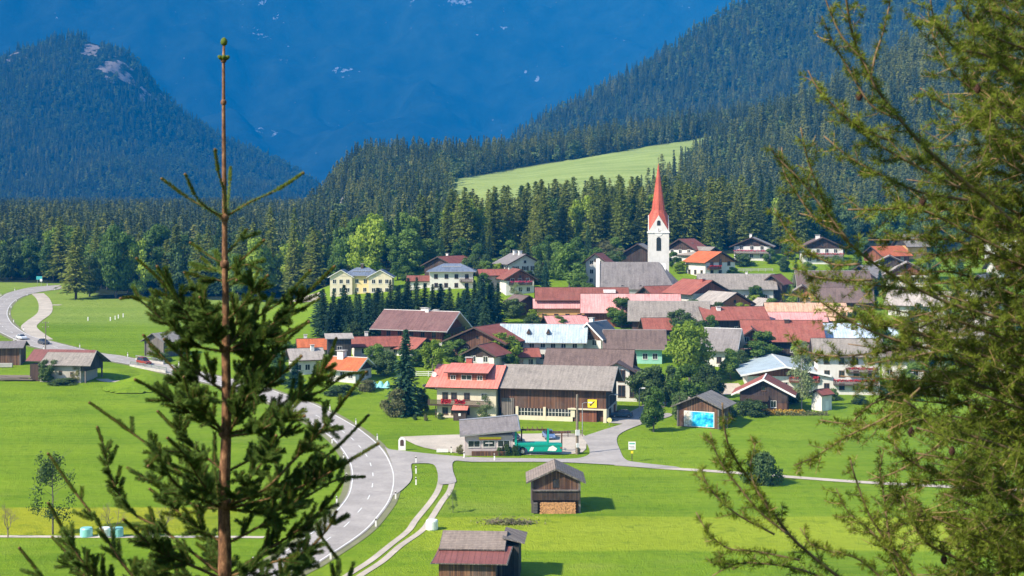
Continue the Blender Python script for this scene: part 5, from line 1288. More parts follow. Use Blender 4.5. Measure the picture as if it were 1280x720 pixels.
# --- huts on the meadow
def hut(label, cx, pyb, w_m, d_m, ang, pe, pr, facing, wallm='oldwood', roofm='r_hut', ov=.9, og=.9):
    """facing: True = gable to the viewer"""
    x, yf, z = at(cx, pyb); a = math.radians(ang)
    if facing: Yc = yf + d_m / 2; L, S = d_m, w_m; a += PI/2
    else: Yc = yf + d_m / 2; L, S = w_m, d_m
    zr = CH - (pr - HY) * ((Yc - L/2) if facing else Yc) / F - z; ze = CH - (pe - HY) * (yf if facing else yf - ov) / F - z
    k_ = (zr - ze) / (S/2 + ov); top = lambda yy: zr - k_ * abs(yy) - .14
    r = empty('hay_hut', ((cx - CX) / F * Yc, Yc, z), a, label, 'hut')
    q = MB(); q.prism([(-S/2, -.3), (S/2, -.3), (S/2, top(S/2)), (0, top(0)), (-S/2, top(S/2))], -L/2, L/2); q.build('wall', M[wallm], r)
    q = MB(); e = S/2 + ov; xe = L/2 + og
    roof_slab(q, [(-xe, -e, zr-k_*e), (xe, -e, zr-k_*e), (xe, 0, zr), (-xe, 0, zr)], .14); roof_slab(q, [(xe, e, zr-k_*e), (-xe, e, zr-k_*e), (-xe, 0, zr), (xe, 0, zr)], .14)
    ro = q.build('roof', [M[roofm], M['greywood']], r)
    q = MB()
    for sx in (-1, 1):
        for sy in (-1, 1): q.prism([(0, zr+.15), (sy*(e+.03), zr-k_*e+.15), (sy*(e+.03), zr-k_*e-.08), (0, zr-.08)], sx*(xe+.003), sx*(xe+.05))
    q.build('bargeboard', M['greywood'], ro)
    # corner logs that stick out at the joints
    q = MB()
    for sx in (-1, 1):
        for sy in (-1, 1): q.box(sx * (L/2 + .03), sy * (S/2 + .03), -.3, .28, .28, top(S/2) + .2)
    q.build('corner_posts', M['greywood'], r)
    return r, ro, L, S, zr, k_, top

m, nt, b = new_mat('cut_log_ends'); vo = N(nt, 'ShaderNodeTexVoronoi', i_Scale=5.5); nt.links.new(mapped(nt), vo.inputs['Vector'])
r_ = ramp(nt, vo.outputs['Distance'], [(0, (.62, .4, .2)), (.35, (.5, .28, .12)), (.55, (.07, .035, .015))]); nt.links.new(r_.outputs[0], b.inputs['Base Color']); b.inputs['Roughness'].default_value = .9; M['logside'] = mat_plain('log_bark', (.16, .1, .06)); 
endm = mat_plain('cut_log_end', (.6, .3, .13), .9, 0, .4, 7)

# hut with the wood pile
r, ro, L, S, zr, k_, top = hut('dark hay hut with a pale shingle roof and a log store under its front', 694, 641, 6.1, 6.0, 0, 603, 586, True, ov=.8, og=.6)
q = MB(); q.prism([(-.42, 0), (.42, 0), (.42, 1.1), (-.42, 1.1)], -.03, .04, 'x'); o = q.build('loft_hatch', M['blackwood'], r); o.location = (-L/2 - .03, 0, 3.3)
q = MB(); q.box(-L/2 - .28, 0, 1.75, .55, S + .1, 1.2); q.build('lower_boards', M['darkwood'], r)
q = MB(); q.box(-L/2 - .35, 0, 2.95, .75, S * .98, .1); q.build('ledge', M['greywood'], r)
q = MB()
rw = random.Random(3); mi = []
for row_ in range(8):
    for i in range(34):
        rad = rw.uniform(.08, .12); yy = -S/2 + .55 + i * .168 + (row_ % 2) * .08; zz = .1 + row_ * .185 + rw.uniform(-.02, .02)
        if yy > S/2 - 1.0: continue
        xx = -L/2 - .62 - rw.uniform(0, .08)
        q.tube([(xx, yy, zz), (xx + .55, yy, zz)], rad, 7, 0, False); n = len(q.v)
        q.face([(xx, yy + rad * math.cos(2*PI*j/7), zz + rad * math.sin(2*PI*j/7)) for j in range(7)], 1)
wp = tag(q.build('wood_pile', [M['logside'], endm]), 'stack of split logs with pale cut ends under the front of the hay hut', 'wood pile'); wp.location = r.location; wp.rotation_euler = r.rotation_euler
q = MB()
for k in range(7): q.box(-L/2 - .5, S/2 - .35, .1 + k * .2, .5, .55, .12)
q2 = q.build('plank_stack', M['greywood']); tag(q2, 'short stack of grey planks at the right corner of the hut with the log store', 'planks'); q2.location = r.location; q2.rotation_euler = r.rotation_euler
# hut with the maroon lean-to
r, ro, L, S, zr, k_, top = hut('old dark hut with a grey shingle roof over a maroon sheet roof in the foreground', 594, 728, 5.9, 5.6, -4, 688, 665, False, og=.5)
q = MB(); zz = CH - (705 - HY) * (r.location.y - 6.1) / F; zt_ = CH - (683 - HY) * (r.location.y - 2.2) / F
roof_slab(q, [(-L/2 - 1.0, -S/2 - 3.6, zz), (L/2 + .9, -S/2 - 3.6, zz), (L/2 + 1.2, -S/2 + .4, zt_), (-L/2 - .6, -S/2 + .4, zt_)], .12); q.build('lean_to_roof', [M['r_maroon'], M['greywood']], r)
q = MB(); q.box(-.3, -S/2 - 1.5, -.3, L, 3.0, zz + .45); q.build('lean_to_wall', M['oldwood'], r)
q = MB()
for sx, xo in ((-1, -L/2 - 1.03), (1, L/2 + .93)): q = MB(); q.tube([(xo, -S/2 - 3.65, zz + .06), (xo + (.7 if sx < 0 else .3), -S/2 + .4, zt_ + .06)], .1, 4); q.build('bargeboard', M['greywood'], r)
q = MB(); q.box(L/2 + .95, .8, -.3, 1.8, 4.4, 4.0); q.build('side_shed_wall', M['blackwood'], r)
q = MB(); roof_slab(q, [(L/2 + .1, -2.0, 4.5), (L/2 + 2.5, -2.0, 3.95), (L/2 + 2.5, 3.2, 3.95), (L/2 + .1, 3.2, 4.5)], .12); q.build('side_shed_roof', [M['greywood'], M['greywood']], r)
q = MB()
for k in range(5): q.box(L/2 + .9 + .1*k, -S/2 - 1.8, .1 + k * .16, 2.2, 1.0, .12, .1 * k)
q2 = tag(q.build('plank_stack', M['r_hut']), 'reddish planks stacked at the right end of the hut with the maroon roof', 'planks'); q2.location = r.location; q2.rotation_euler = r.rotation_euler
# poster hut
r, ro, L, S, zr, k_, top = hut('brown wooden hut with a grey roof and a blue poster on its gable', 880, 535, 7.6, 7.5, -24, 510, 495, True, 'oldwood', 'r_grey', ov=1.1, og=.9)
r.location.y -= 0
hutr = r
ps = empty('billboard', (0, 0, 0), 0, 'landscape poster of a turquoise blue scene with a white edge on the hut gable', 'poster')
m, nt, b = new_mat('poster_print'); co = mapped(nt); n_ = noise(nt, co, 1.1, 5); n2 = noise(nt, mapped(nt, scale=(.5, 1, 1.5)), 1.6, 4)
sx = nt.nodes.new('ShaderNodeSeparateXYZ'); nt.links.new(co, sx.inputs[0])
rb = ramp(nt, n_, [(.3, (.0, .09, .3)), (.45, (.0, .32, .62)), (.58, (.05, .6, .8)), (.72, (.6, .9, .95))])
rp = ramp(nt, n2, [(.4, (.12, .1, .1)), (.5, (.75, .72, .68)), (.6, (.35, .3, .2)), (.7, (.05, .35, .5))])
lf = N(nt, 'ShaderNodeMapRange', i_1=-1.4, i_2=-.7); nt.links.new(math_n(nt, 'ADD', sx.outputs[0], math_n(nt, 'MULTIPLY', n_, .8)), lf.inputs[0])
nt.links.new(mixc(nt, lf.outputs[0], rp.outputs[0], rb.outputs[0]), b.inputs['Base Color']); b.inputs['Roughness'].default_value = .5
q = MB(); q.box(0, -.05, 0, 5.4, .04, 2.6); q.build('print', m, ps)
q = MB(); q.box(0, 0, -.12, 5.7, .05, 2.84); q.build('frame', M['trimw'], ps)
a = r.rotation_euler.z; off = (-L/2 - .1, -.2)
ps.location = (r.location.x + off[0] * math.cos(a) - off[1] * math.sin(a), r.location.y + off[0] * math.sin(a) + off[1] * math.cos(a), .45); ps.rotation_euler.z = a - PI/2
q = MB(); q.box(-L/2 - .6, -S/2 - 1.2, 0, .16, .16, 3.0); q.box(-L/2 + 1.5, -S/2 - 1.2, 0, .16, .16, 3.0); q.build('roof_post', M['greywood'], r)
# left meadow huts
r, ro, L, S, zr, k_, top = hut('weathered brown hut cut by the left picture edge', 3, 457, 9.4, 6, 8, 436, 427, False, 'oldwood', 'r_slate')
x, y, z = at(2, 458); q = MB(); q.box(0, 0, 0, 4.5, .6, 1.0, .1); o = tag(q.build('stone_trough', M['concrete'], None, bevel=.08), 'pale long trough at the foot of the hut at the left edge', 'trough'); o.location = (x + 1, y - 2, z)
r, ro, L, S, zr, k_, top = hut('grey timber hut half hidden behind the young spruce', 205, 446, 6.5, 6.5, -32, 428, 417, True, 'greywood', 'r_lgrey')
# white and wooden barn
x, y, z = at(85, 478); r = empty('field_barn', ((85 - CX) / F * (y + 4), y + 4, z), math.radians(-10), 'small barn with plaster walls, grey and rusty roof and a dark wooden right gable', 'barn')
L, S = 15.2, 8.; kq = y / F; zr = CH - (438 - HY) * (y + 4) / F - z; ze = CH - (457.5 - HY) * (y - 1) / F - z; k_ = (zr - ze) / (S/2 + 1); top = lambda yy: zr - k_ * abs(yy) - .16
q = MB(); q.prism([(-S/2, -.3), (S/2, -.3), (S/2, top(S/2)), (0, top(0)), (-S/2, top(S/2))], -L/2 + 3, L/2 - 2.5); q.build('wall', M['stone'], r)
q = MB(); q.prism([(-S/2 - .05, 2.6), (S/2 + .05, 2.6), (S/2 + .05, top(S/2)), (0, top(0) - .02), (-S/2 - .05, top(S/2))], L/2 - 2.495, L/2 - 1.2); q.build('gable_boards', M['blackwood'], r)
q = MB(); q.box(L/2 - 1.4, -S/2 + .1, -.3, .3, .3, 3.4); q.box(L/2 - 1.4, S/2 - .1, -.3, .3, .3, 3.4); q.build('corner_posts', M['greywood'], r)
q = MB(); q.box(-L/2 + 1.6, .2, -.3, 2.8, S - 1, top(S/2)); q.build('side_shed', M['darkwood'], r)
e = S/2 + 1; q = MB(); xm = -L/2 + 3.2
roof_slab(q, [(xm, -e, zr-k_*e), (L/2 + .3, -e, zr-k_*e), (L/2 - .6, 0, zr), (xm, 0, zr)], .16); roof_slab(q, [(L/2 + .3, e, zr-k_*e), (xm, e, zr-k_*e), (xm, 0, zr), (L/2 - .6, 0, zr)], .16)
q.build('roof', [M['r_grey'], M['greywood']], r)
q = MB(); roof_slab(q, [(-L/2 - .6, -e + 1.2, zr-k_*(e - 1.2)), (xm - .01, -e + 1.2, zr-k_*(e - 1.2)), (xm - .01, 0, zr), (-L/2 - .6, 0, zr)], .18); roof_slab(q, [(xm - .01, e, zr-k_*e), (-L/2 - .6, e, zr-k_*e), (-L/2 - .6, 0, zr), (xm - .01, 0, zr)], .18)
roof_slab(q, [(xm, -.9, zr - k_*.9 + .19), (L/2 - .8, -.9, zr - k_*.9 + .19), (L/2 - .8, -.02, zr + .19), (xm, -.02, zr + .19)], .03)
q.build('rusty_roof', [M['r_maroon'], M['greywood']], r)
put_window(r, 'small', 0.3, -S/2 - .02, 1.7, 0); put_window(r, 'small', 3, -S/2 - .02, 1.5, 0)
# little house shrine / shed in front of the farmhouse
x, y, z = at(575, 526); r = empty('garden_shed', (x, y + .8, z), math.radians(-5), 'tiny dark wooden shed with a red roof in front of the cream farmhouse', 'shed')
q = MB(); q.prism([(-.8, 0), (.8, 0), (.8, 1.75), (-.8, 2.1)], -1.2, 1.2); q.build('wall', M['darkwood'], r)
q = MB(); roof_slab(q, [(-1.5, -1.2, 1.95), (1.5, -1.2, 1.95), (1.5, 1.1, 2.6), (-1.5, 1.1, 2.6)], .1); q.build('roof', [M['r_red'], M['trimd']], r)
q = MB(); q.prism([(-.22, 0), (.22, 0), (.22, .5), (-.22, .5)], -.03, .01, 'y'); o = q.build('shield', M['trimw'], r); o.location = (0, -.83, .9)
# kiosk
x, y, z = at(610, 569.5); r = empty('kiosk', (x, y + 2.8, z), math.radians(3), 'small pink grey snack kiosk with a tilted grey roof and a yellow sign', 'kiosk')
q = MB(); q.prism([(-2.6, -.2), (2.6, -.2), (2.6, 3.9), (-2.6, 3.2)], -3.9, 3.9); q.build('wall', M['pinkwall'] if False else mat_stucco('kiosk_render', (.5, .42, .4), .4), r)
# the roof falls to the left like a lean-to, with a pale metal edge
q = MB(); roof_slab(q, [(-4.7, -3.5, 3.15), (4.9, -3.5, 4.0), (4.9, 3.4, 5.3), (-4.7, 3.4, 4.5)], .24); kr = q.build('roof', [M['r_slate'], M['trimg']], r)
q = MB(); q.tube([(-4.7, 3.45, 4.85), (4.95, 3.45, 5.65)], .14, 4); q.tube([(4.98, 3.4, 5.5), (4.98, -3.5, 4.2)], .14, 4); q.build('metal_edge', M['metal'], kr)
for wx in (-2.4, 0.0, 2.4): o = put_window(r, 'wide', wx, -2.63, 1.35, 0); o.scale = (.85, 1, .7)
q = MB()
q.box(0, -3.0, .0, 5.6, .35, .75); q.build('bench_front', M['wood'], r)
q = MB(); q.box(0.2, -2.75, 2.62, 3.6, .14, .38); s_ = q.build('sign', ysign, r)
q = MB(); q.box(0.2, -2.83, 2.55, 3.6, .02, .10); 
q.build('sign_stripe', mat_plain('orange_stripe', (.75, .16, .02)), s_)
# dark letters hinted on the menu window
q = MB(); q.box(.0, -2.74, 1.95, 1.2, .02, .12); q.build('window_notice', M['trimw'], r)
# ------------------------------------------------------------ cars
TYRE = mat_plain('tyre_rubber', (.02, .02, .02), .9, 0, .1); RIM = mat_plain('wheel_rim', (.4, .4, .42), .4, .6)
LAMPM = mat_plain('headlight_glass', (.7, .7, .7), .2, 0, .05); TAIL = mat_plain('tail_light', (.4, .01, .01), .4)
def wheel_mesh():
    t = MB(); n = 20; R, r_, w = .32, .2, .2
    prof = [(r_, -w/2), (R - .03, -w/2), (R, -w/2 + .04), (R, w/2 - .04), (R - .03, w/2), (r_, w/2)]
    for i in range(n):
        a, b = 2*PI*i/n, 2*PI*(i+1)/n
        for (r0, y0), (r1, y1) in zip(prof[:-1], prof[1:]):
            t.face([(r0*math.cos(a), y0, r0*math.sin(a)), (r0*math.cos(b), y0, r0*math.sin(b)), (r1*math.cos(b), y1, r1*math.sin(b)), (r1*math.cos(a), y1, r1*math.sin(a))])
    q = MB(); q.prism([(r_*1.01*math.cos(2*PI*i/n), r_*1.01*math.sin(2*PI*i/n)) for i in range(n)], -.08, .08, 'y')
    return t.mesh('tyre', TYRE, True), q.mesh('rim', RIM)
WT, WR = wheel_mesh()
def car(label, x, y, rz, paint, van=False):
    z = float(H(x, y)) + .12
    r = empty('car', (x, y, z), rz, label, 'car')
    pm = mat_plain(label.split()[0] + '_car_paint', paint, .25, .1, .03)
    h = 1.75 if van else 1.42; L = 4.3; W = 1.74
    body = [(-L/2, .35), (-L/2 + .05, .95 if van else .85), (-L/2 + .3, 1.02 if van else .93), (.95, .93), (1.9, .78), (L/2 - .05, .66), (L/2, .4), (L/2 - .1, .24), (-L/2 + .1, .24)]
    q = MB()
    k = len(body)
    def ring(yy, s): return [(a * (1 - (1 - s) * .25), yy, .3 + (b_ - .3) * s) for a, b_ in body]
    rings = [ring(-W/2, .9), ring(-W/2 + .1, 1), ring(W/2 - .1, 1), ring(W/2, .9)]
    n0 = len(q.v)
    for rg in rings: q.v += rg
    for i in range(3):
        for j in range(k):
            a = n0 + i*k + j; b_ = n0 + i*k + (j+1) % k; q.f.append((a, a + k, b_ + k, b_)); q.m.append(0); q.uv.append([(0, 0)]*4)
    q.f.append(tuple(n0 + j for j in range(k))); q.f.append(tuple(n0 + 3*k + j for j in range(k))[::-1]); q.m += [0, 0]; q.uv += [[(0, 0)]*k]*2
    q.build('body', pm, r, bevel=.03)
    cab = [(-L/2 + (.12 if van else .45), .92), (-L/2 + (.3 if van else 1.05), h - .07), (.1, h - .06), (1.15, .9)]
    q = MB(); lo_, hi = W/2 - .08, W/2 - .28
    V = [(a, s * (lo_ if b_ < 1.1 else hi), b_) for s in (-1, 1) for a, b_ in cab]; q.v = V
    for f in ((0, 1, 2, 3), (7, 6, 5, 4), (0, 4, 5, 1), (2, 6, 7, 3)): q.f.append(f); q.m.append(0); q.uv.append([(0, 0)]*4)
    q.build('cabin_windows', M['glass'], r)
    q = MB(); a0, a1 = cab[1][0], cab[2][0]; q.box((a0 + a1)/2, 0, h - .08, a1 - a0 + .05, 2*hi + .08, .07)
    for (p_, q_) in ((cab[0], cab[1]), (cab[3], cab[2])):
        for s in (-1, 1): q.tube([(p_[0], s * (lo_ + .01), p_[1]), (q_[0], s * (hi + .02), q_[1])], .04, 4)
    for s in (-1, 1): q.tube([(-.55, s * (lo_ + .015), .92), (-.5, s * (hi + .02), h - .06)], .035, 4)
    q.build('roof', pm, r, bevel=.02)
    for sx in (-1.32, 1.35):
        for s in (-1, 1):
            w_ = inst('wheel', WT, r, (sx, s * (W/2 - .08), .32)); inst('rim', WR, w_)
    for s in (-1, 1):
        q = MB(); q.box(L/2 - .12, s * .62, .56, .14, .32, .14); q.build('headlight', LAMPM, r)
        q = MB(); q.box(-L/2 + .07, s * .66, .66, .1, .26, .18); q.build('tail_light', TAIL, r)
    q = MB(); q.box(L/2 - .03, 0, .36, .04, .5, .11); q.build('number_plate', M['trimw'], r)
    return r
def pcar(label, px, py, rz, paint, van=False):
    x, y, z = at(px, py); return car(label, x, y, math.radians(rz), paint, van)
pcar('silver white car driving round the far road bend', 27, 424.5, -52, (.75, .76, .78))
pcar('dark grey car following on the road above the plaster barn', 54.5, 430.5, -50, (.06, .065, .08))
pcar('red brown van on the little road bridge left of the young spruce', 180, 456, -44, (.3, .05, .03), True)
pcar('dark blue car parked beside the right gable of the long barn', 777, 522, 176, (.01, .06, .12))
pcar('light blue car parked upright behind the green wagon', 686, 548.5, -82, (.12, .2, .38))
pcar('dark car parked behind the right wall of the kiosk', 641, 551, -70, (.03, .035, .045))
pcar('dark car parked on the lawn left of the farmhouse', 541, 486, 150, (.05, .04, .045))

# ------------------------------------------------------------ lamps, poles, signs, posts
def lamp(px, pyb, pyt, label, arm=1.2):
    x, y, z = at(px, pyb); h = (pyb - pyt) * y / F
    r = empty('street_lamp', (x, y, z), 0, label, 'street lamp')
    q = MB(); q.tube([(0, 0, -.2), (0, 0, h * .5), (0, 0, h)], [.1, .085, .06], 7); q.build('pole', M['metal'], r)
    q = MB(); q.tube([(0, 0, h - .05), (.35 * arm, 0, h + .12), (arm, 0, h + .12)], .045, 5); q.build('arm', M['metal'], r)
    q = MB(); q.prism([(-.16, 0), (.16, 0), (.2, .12), (0, .2), (-.2, .12)], arm - .15, arm + .55, 'x'); o = q.build('lamp_head', M['trimw'], r); o.location.z = h + .02
    return r
lamp(728, 540, 504, 'grey street lamp on the lawn in front of the long barn')
lamp(761, 524, 494, 'street lamp standing over a round pale yellow plate near the barn corner')
lamp(799, 516, 486, 'street lamp beside the trees right of the long barn', .6)
def pole(px, pyb, pyt, label, r0=.14, arms=0, boxes=()):
    x, y, z = at(px, pyb); h = (pyb - pyt) * y / F
    r = empty('telegraph_pole', (x, y, z), .3, label, 'pole')
    q = MB(); q.tube([(0, 0, -.3), (0, 0, h)], [r0, r0 * .7], 7); q.build('pole', M['stoneg'], r)
    for i in range(arms):
        zz = h * (.95 - .15 * i); q = MB(); q.box(0, 0, zz, 1.7, .1, .12); o = q.build('crossarm', M['stoneg'], r)
        for s in (-.7, 0, .7): w_ = MB(); w_.tube([(s, 0, zz + .12), (s, 0, zz + .3)], .04, 5); w_.build('insulator', M['trimw'], o)
    for (t, w_, hh) in boxes: q = MB(); q.box(0, -.2, h * t, w_, .2, hh); q.build('junction_box', M['trimw'], r)
pole(721.5, 568, 493, 'thick wooden pole with white boxes behind the yard beside the green wagon', .26, 0, ((.32, .7, .9), (.12, .5, .7)))
pole(57, 438, 402, 'wooden power pole with crossarms behind the plaster barn', .16, 2)
pole(250, 432, 413, 'thin pole in the meadow just left of the young spruce trunk', .08)
pole(53, 345, 316, 'slim pole at the wood edge above the road bend', .1, 1)
pole(538, 334, 312, 'pole behind the roof of the upper white house', .1)
# round pale plate on a post
x, y, z = at(761.5, 532); r = empty('round_sign', (x, y - .3, z), 0, 'round pale yellow plate on a short post at the lawn edge', 'sign')
q = MB(); q.tube([(0, 0, 0), (0, 0, .8)], .04, 5); q.build('post', M['metal'], r)
q = MB(); q.prism([(.45*math.cos(2*PI*i/18), 1.05 + .45*math.sin(2*PI*i/18)) for i in range(18)], -.03, .03, 'y'); q.build('plate', mat_plain('pale_yellow_plate', (.8, .7, .3)), r)
# village sign on the right of the junction
x, y, z = at(790, 577); r = empty('information_sign', (x, y, z), 0, 'white rectangular sign with grey lines of writing on a post right of the junction', 'sign')
q = MB(); q.tube([(0, 0, -.2), (0, 0, 2.2)], .06, 6); q.build('post', M['trimd'], r)
q = MB(); q.box(0, -.06, 1.9, 1.15, .06, 1.25); pl = q.build('plate', M['trimw'], r)
q = MB()
for k in range(2): q.box(-.05 + .1*k, -.1, 2.35 - .22*k, .8 - .15*k, .01, .09)
q.build('lettering', M['trimg'], pl)
q = MB(); q.box(0, -.1, 2.75, .9, .012, .2); q.build('emblem_bar', mat_plain('sign_green', (.1, .4, .3)), pl)
q = MB(); q.prism([(-.18, 1.3), (.18, 1.3), (.18, 1.7), (-.18, 1.7)], -.08, -.04, 'y'); q.build('small_plate', ysign, r)
# white sign with dark oval mark left of the yard
x, y, z = at(502.5, 563); r = empty('roadside_sign', (x, y, z), 0, 'white rounded sign with a dark mark at the corner of the road junction', 'sign')
q = MB(); q.prism([(-.6, 0), (.6, 0), (.6, 1.6)] + [(.6*math.cos(PI*i/8), 1.6 + .6*math.sin(PI*i/8)) for i in range(1, 8)] + [(-.6, 1.6)], -.05, .05, 'y'); q.build('plate', M['trimw'], r)
q = MB(); q.prism([(-.3, .75), (.3, .75), (.3, 1.5)] + [(.3*math.cos(PI*i/8), 1.5 + .3*math.sin(PI*i/8)) for i in range(1, 8)] + [(-.3, 1.5)], -.07, -.055, 'y'); q.build('dark_mark', M['trimd'], r)
# blue sign at the far bend
x, y, z = at(46, 358); r = empty('direction_sign', (x, y + 3, z), 0, 'turquoise direction sign beyond the far road bend', 'sign')
q = MB(); q.box(0, 0, 2.6, 2.4, .1, 1.4); q.build('plate', mat_plain('sign_blue', (.05, .4, .42)), r)
q = MB(); q.tube([(-.8, 0, 0), (-.8, 0, 2.7)], .07, 5); q.tube([(.8, 0, 0), (.8, 0, 2.7)], .07, 5); q.build('posts', M['metal'], r)
q = MB(); q.box(.75, -.07, 1.9, 1.0, .06, 1.0); q.build('lower_plate', M['trimw'], r)
# reflector posts
q = MB(); q.prism([(-.07, 0), (.07, 0), (.07, .85), (0, 1.0), (-.07, .95)], -.05, .05, 'y'); RP = q.mesh('reflector_post', M['trimw'])
q = MB(); q.box(0, -.056, .72, .145, .012, .16); RB = q.mesh('reflector_band', M['trimd'])
def rpost(x, y, g='reflector posts along the road'):
    r = empty('reflector_post', (x, y, float(H(x, y))), 0, 'short white reflector post at the edge of the main road', 'reflector post', g)
    inst('post', RP, r, sc=(1.5, 1.5, 1.15)); inst('reflector_band', RB, r, sc=(1.5, 1.5, 1.15))
for c, sg_ in ((cR, -sgnR), (cL, sgnR)):
    o_ = offs(c, sg_ * .55); sl = np.concatenate([[0], np.cumsum(np.linalg.norm(np.diff(o_, axis=0), axis=1))])
    s = 6.
    while s < sl[-1]:
        xx, yy = np.interp(s, sl, o_[:, 0]), np.interp(s, sl, o_[:, 1]); s += 17 if yy < 330 else 25
        if abs(proj(xx, yy, 0)[0] - 515) < 34 and yy > 200: continue
        rpost(xx, yy)
for px, py in ((520, 579), (520, 592), (520, 606), (564, 566), (580, 573), (618, 576)): rpost(*at(px, py)[:2])
# white board beside the yard
x, y, z = at(553, 566); q = MB(); q.box(0, 0, .1, 1.9, .12, .55); o = tag(q.build('barrier_board', M['trimw'], None), 'white low board barrier left of the kiosk', 'barrier'); o.location = (x, y, z)
# bales
def bale(px, py, label, c, w=1.35, h=1.15):
    x, y, z = at(px, py); q = MB(); n = 20
    prof = [(0, 0), (w*.46, 0), (w*.5, h*.1), (w*.5, h*.85), (w*.44, h*.98), (0, h)]
    for i in range(n):
        a, b = 2*PI*i/n, 2*PI*(i+1)/n
        for (r0, z0), (r1, z1) in zip(prof[:-1], prof[1:]):
            P4 = [(r0*math.cos(a), r0*math.sin(a), z0), (r0*math.cos(b), r0*math.sin(b), z0), (r1*math.cos(b), r1*math.sin(b), z1), (r1*math.cos(a), r1*math.sin(a), z1)]
            q.face(P4 if r0 and r1 else ([P4[0], P4[2], P4[3]] if not r0 else [P4[0], P4[1], P4[2]]))
    o = q.build('silage_bale', c); o.location = (x, y, z); tag(o, label, 'bale')
FW = mat_plain('white_wrap', (.75, .8, .76), .3, 0, .05); FT = mat_plain('turquoise_wrap', (.25, .58, .55), .3, 0, .08)
bale(540, 662, 'single white wrapped bale beside the farm track', FW, 1.5, 1.25)
bale(108, 671, 'pale turquoise wrapped bale by the left footpath, leftmost of four', FT, 1.5); bale(131, 671, 'bright pale wrapped bale by the footpath, second from the left', FW, 1.5)
bale(147, 671, 'turquoise wrapped bale by the footpath, third from the left', FT, 1.4); bale(193, 670, 'white wrapped bale standing apart by the footpath near the young spruce', FW, 1.4)
# brushwood heap
r_ = np.random.default_rng(8); x, y, z = at(638, 655); q = MB()
for i in range(90):
    a = r_.uniform(-2.6, 2.6); p0 = np.array([a, r_.uniform(-.6, .6), r_.uniform(0, .5)]); d = unit(np.array([r_.normal(0, 1), r_.normal(0, .4), r_.uniform(-.1, .45)])) * r_.uniform(.5, 1.4); q.tube([p0, p0 + d], [.04, .012], 4, cap=False)
o = tag(q.build('brushwood_heap', M['stoneg']), 'low heap of cut branches on the meadow left of the log store hut', 'brushwood'); o.location = (x, y, z)
n = 900; C = np.column_stack([r_.normal(0, 1.6, n), r_.normal(0, .5, n), np.abs(r_.normal(.1, .3, n))]); A = unit(r_.normal(0, 1, (n, 3))); B = unit(np.cross(A, r_.normal(0, 1, (n, 3)))); V, Q = quads(C, A * .14, B * .08); inst('dry_leaves', np_mesh('dry_leaves', V, Q, L_OLI), o)
# log heap at the left edge
x, y, z = at(14, 476); q = MB()
for i in range(16):
    yy = r_.uniform(-1.5, 1.5); q.tube([(-4 + r_.uniform(0, 4), yy, .2 + .25 * (i % 4)), (2 + r_.uniform(0, 4), yy + r_.uniform(-.8, .8), .15 + .25 * (i % 4))], .17, 6)
o = tag(q.build('log_heap', M['r_hut']), 'heap of pale felled logs on the grass at the left edge', 'logs'); o.location = (x, y, z)
# turquoise tarpaulin
x, y, z = at(472, 485); q = MB(); nx, ny = 12, 5
hh = lambda i, j: 1.6 * math.sin(PI * j / (ny)) * (.7 + .3 * math.sin(i * 1.9)) + .1
for i in range(nx):
    for j in range(ny): q.face([(-2.6 + 5.2*a/nx, -1 + 2.2*b/ny, hh(a, b)) for a, b in ((i, j), (i+1, j), (i+1, j+1), (i, j+1))])
o = tag(q.build('tarpaulin', mat_plain('turquoise_tarp', (.25, .6, .58), .5)), 'turquoise tarpaulin over a pile by the hedge left of the lone spruce', 'tarpaulin'); o.location = (x, y, z)
# fence left of the farmhouse, chalet garden fence
def fence(px0, py0, px1, py1, label, h=1.1, mat='greywood', name='fence'):
    x0, y0, _ = at(px0, py0); x1, y1, _ = at(px1, py1); L = math.hypot(x1 - x0, y1 - y0); r = empty(name, (x0, y0, float(H(x0, y0))), math.atan2(y1 - y0, x1 - x0), label, 'fence')
    dz = float(H(x1, y1) - H(x0, y0)); n = max(2, int(L / 2.2)); q = MB()
    for k in range(3):
        q.prism([(0, .3 + k * h * .32), (L, dz + .3 + k * h * .32), (L, dz + .42 + k * h * .32), (0, .42 + k * h * .32)], -.03, .03, 'y')
    q.build('rails', M[mat], r)
    for i in range(n + 1): q = MB(); q.box(L * i / n, 0, dz * i / n - .2, .14, .14, h + .3); q.build('fence_post', M[mat], r)
fence(520, 471, 551, 471, 'pale wooden fence behind the lone spruce', 1.2, 'trimw')
fence(692, 547, 728, 546, 'horizontal rail fence between the green wagon and the wooden pole', 1.1, 'greywood')
fence(893, 340, 966, 339, 'low pale wall like fence above the bright lawn right of the church', .9, 'concrete')
# road bridge: parapets and rails
a0, a1 = np.array(at(163, 460)[:2]), np.array(at(206, 466)[:2])
for (p0, p1, lab) in (((163, 457.5), (208, 467), 'near grey railing of the little road bridge'), ((170, 449.6), (205, 456), 'far grey railing of the little road bridge')):
    x0, y0, z0 = at(*p0); x1, y1, z1 = at(*p1); L = math.hypot(x1-x0, y1-y0); r = empty('bridge_railing', (x0, y0, z0), math.atan2(y1-y0, x1-x0), lab, 'railing')
    q = MB(); q.box(L/2, 0, -.2, L, .4, .6); q.build('kerb', M['concrete'], r)
    q = MB(); q.box(L/2, 0, .9, L, .08, .22); q.box(L/2, 0, .58, L, .06, .1); q.build('rails', M['metal'], r)
    for i in range(6): q = MB(); q.box(L*i/5, 0, .3, .1, .12, .8); q.build('railing_post', M['metal'], r)
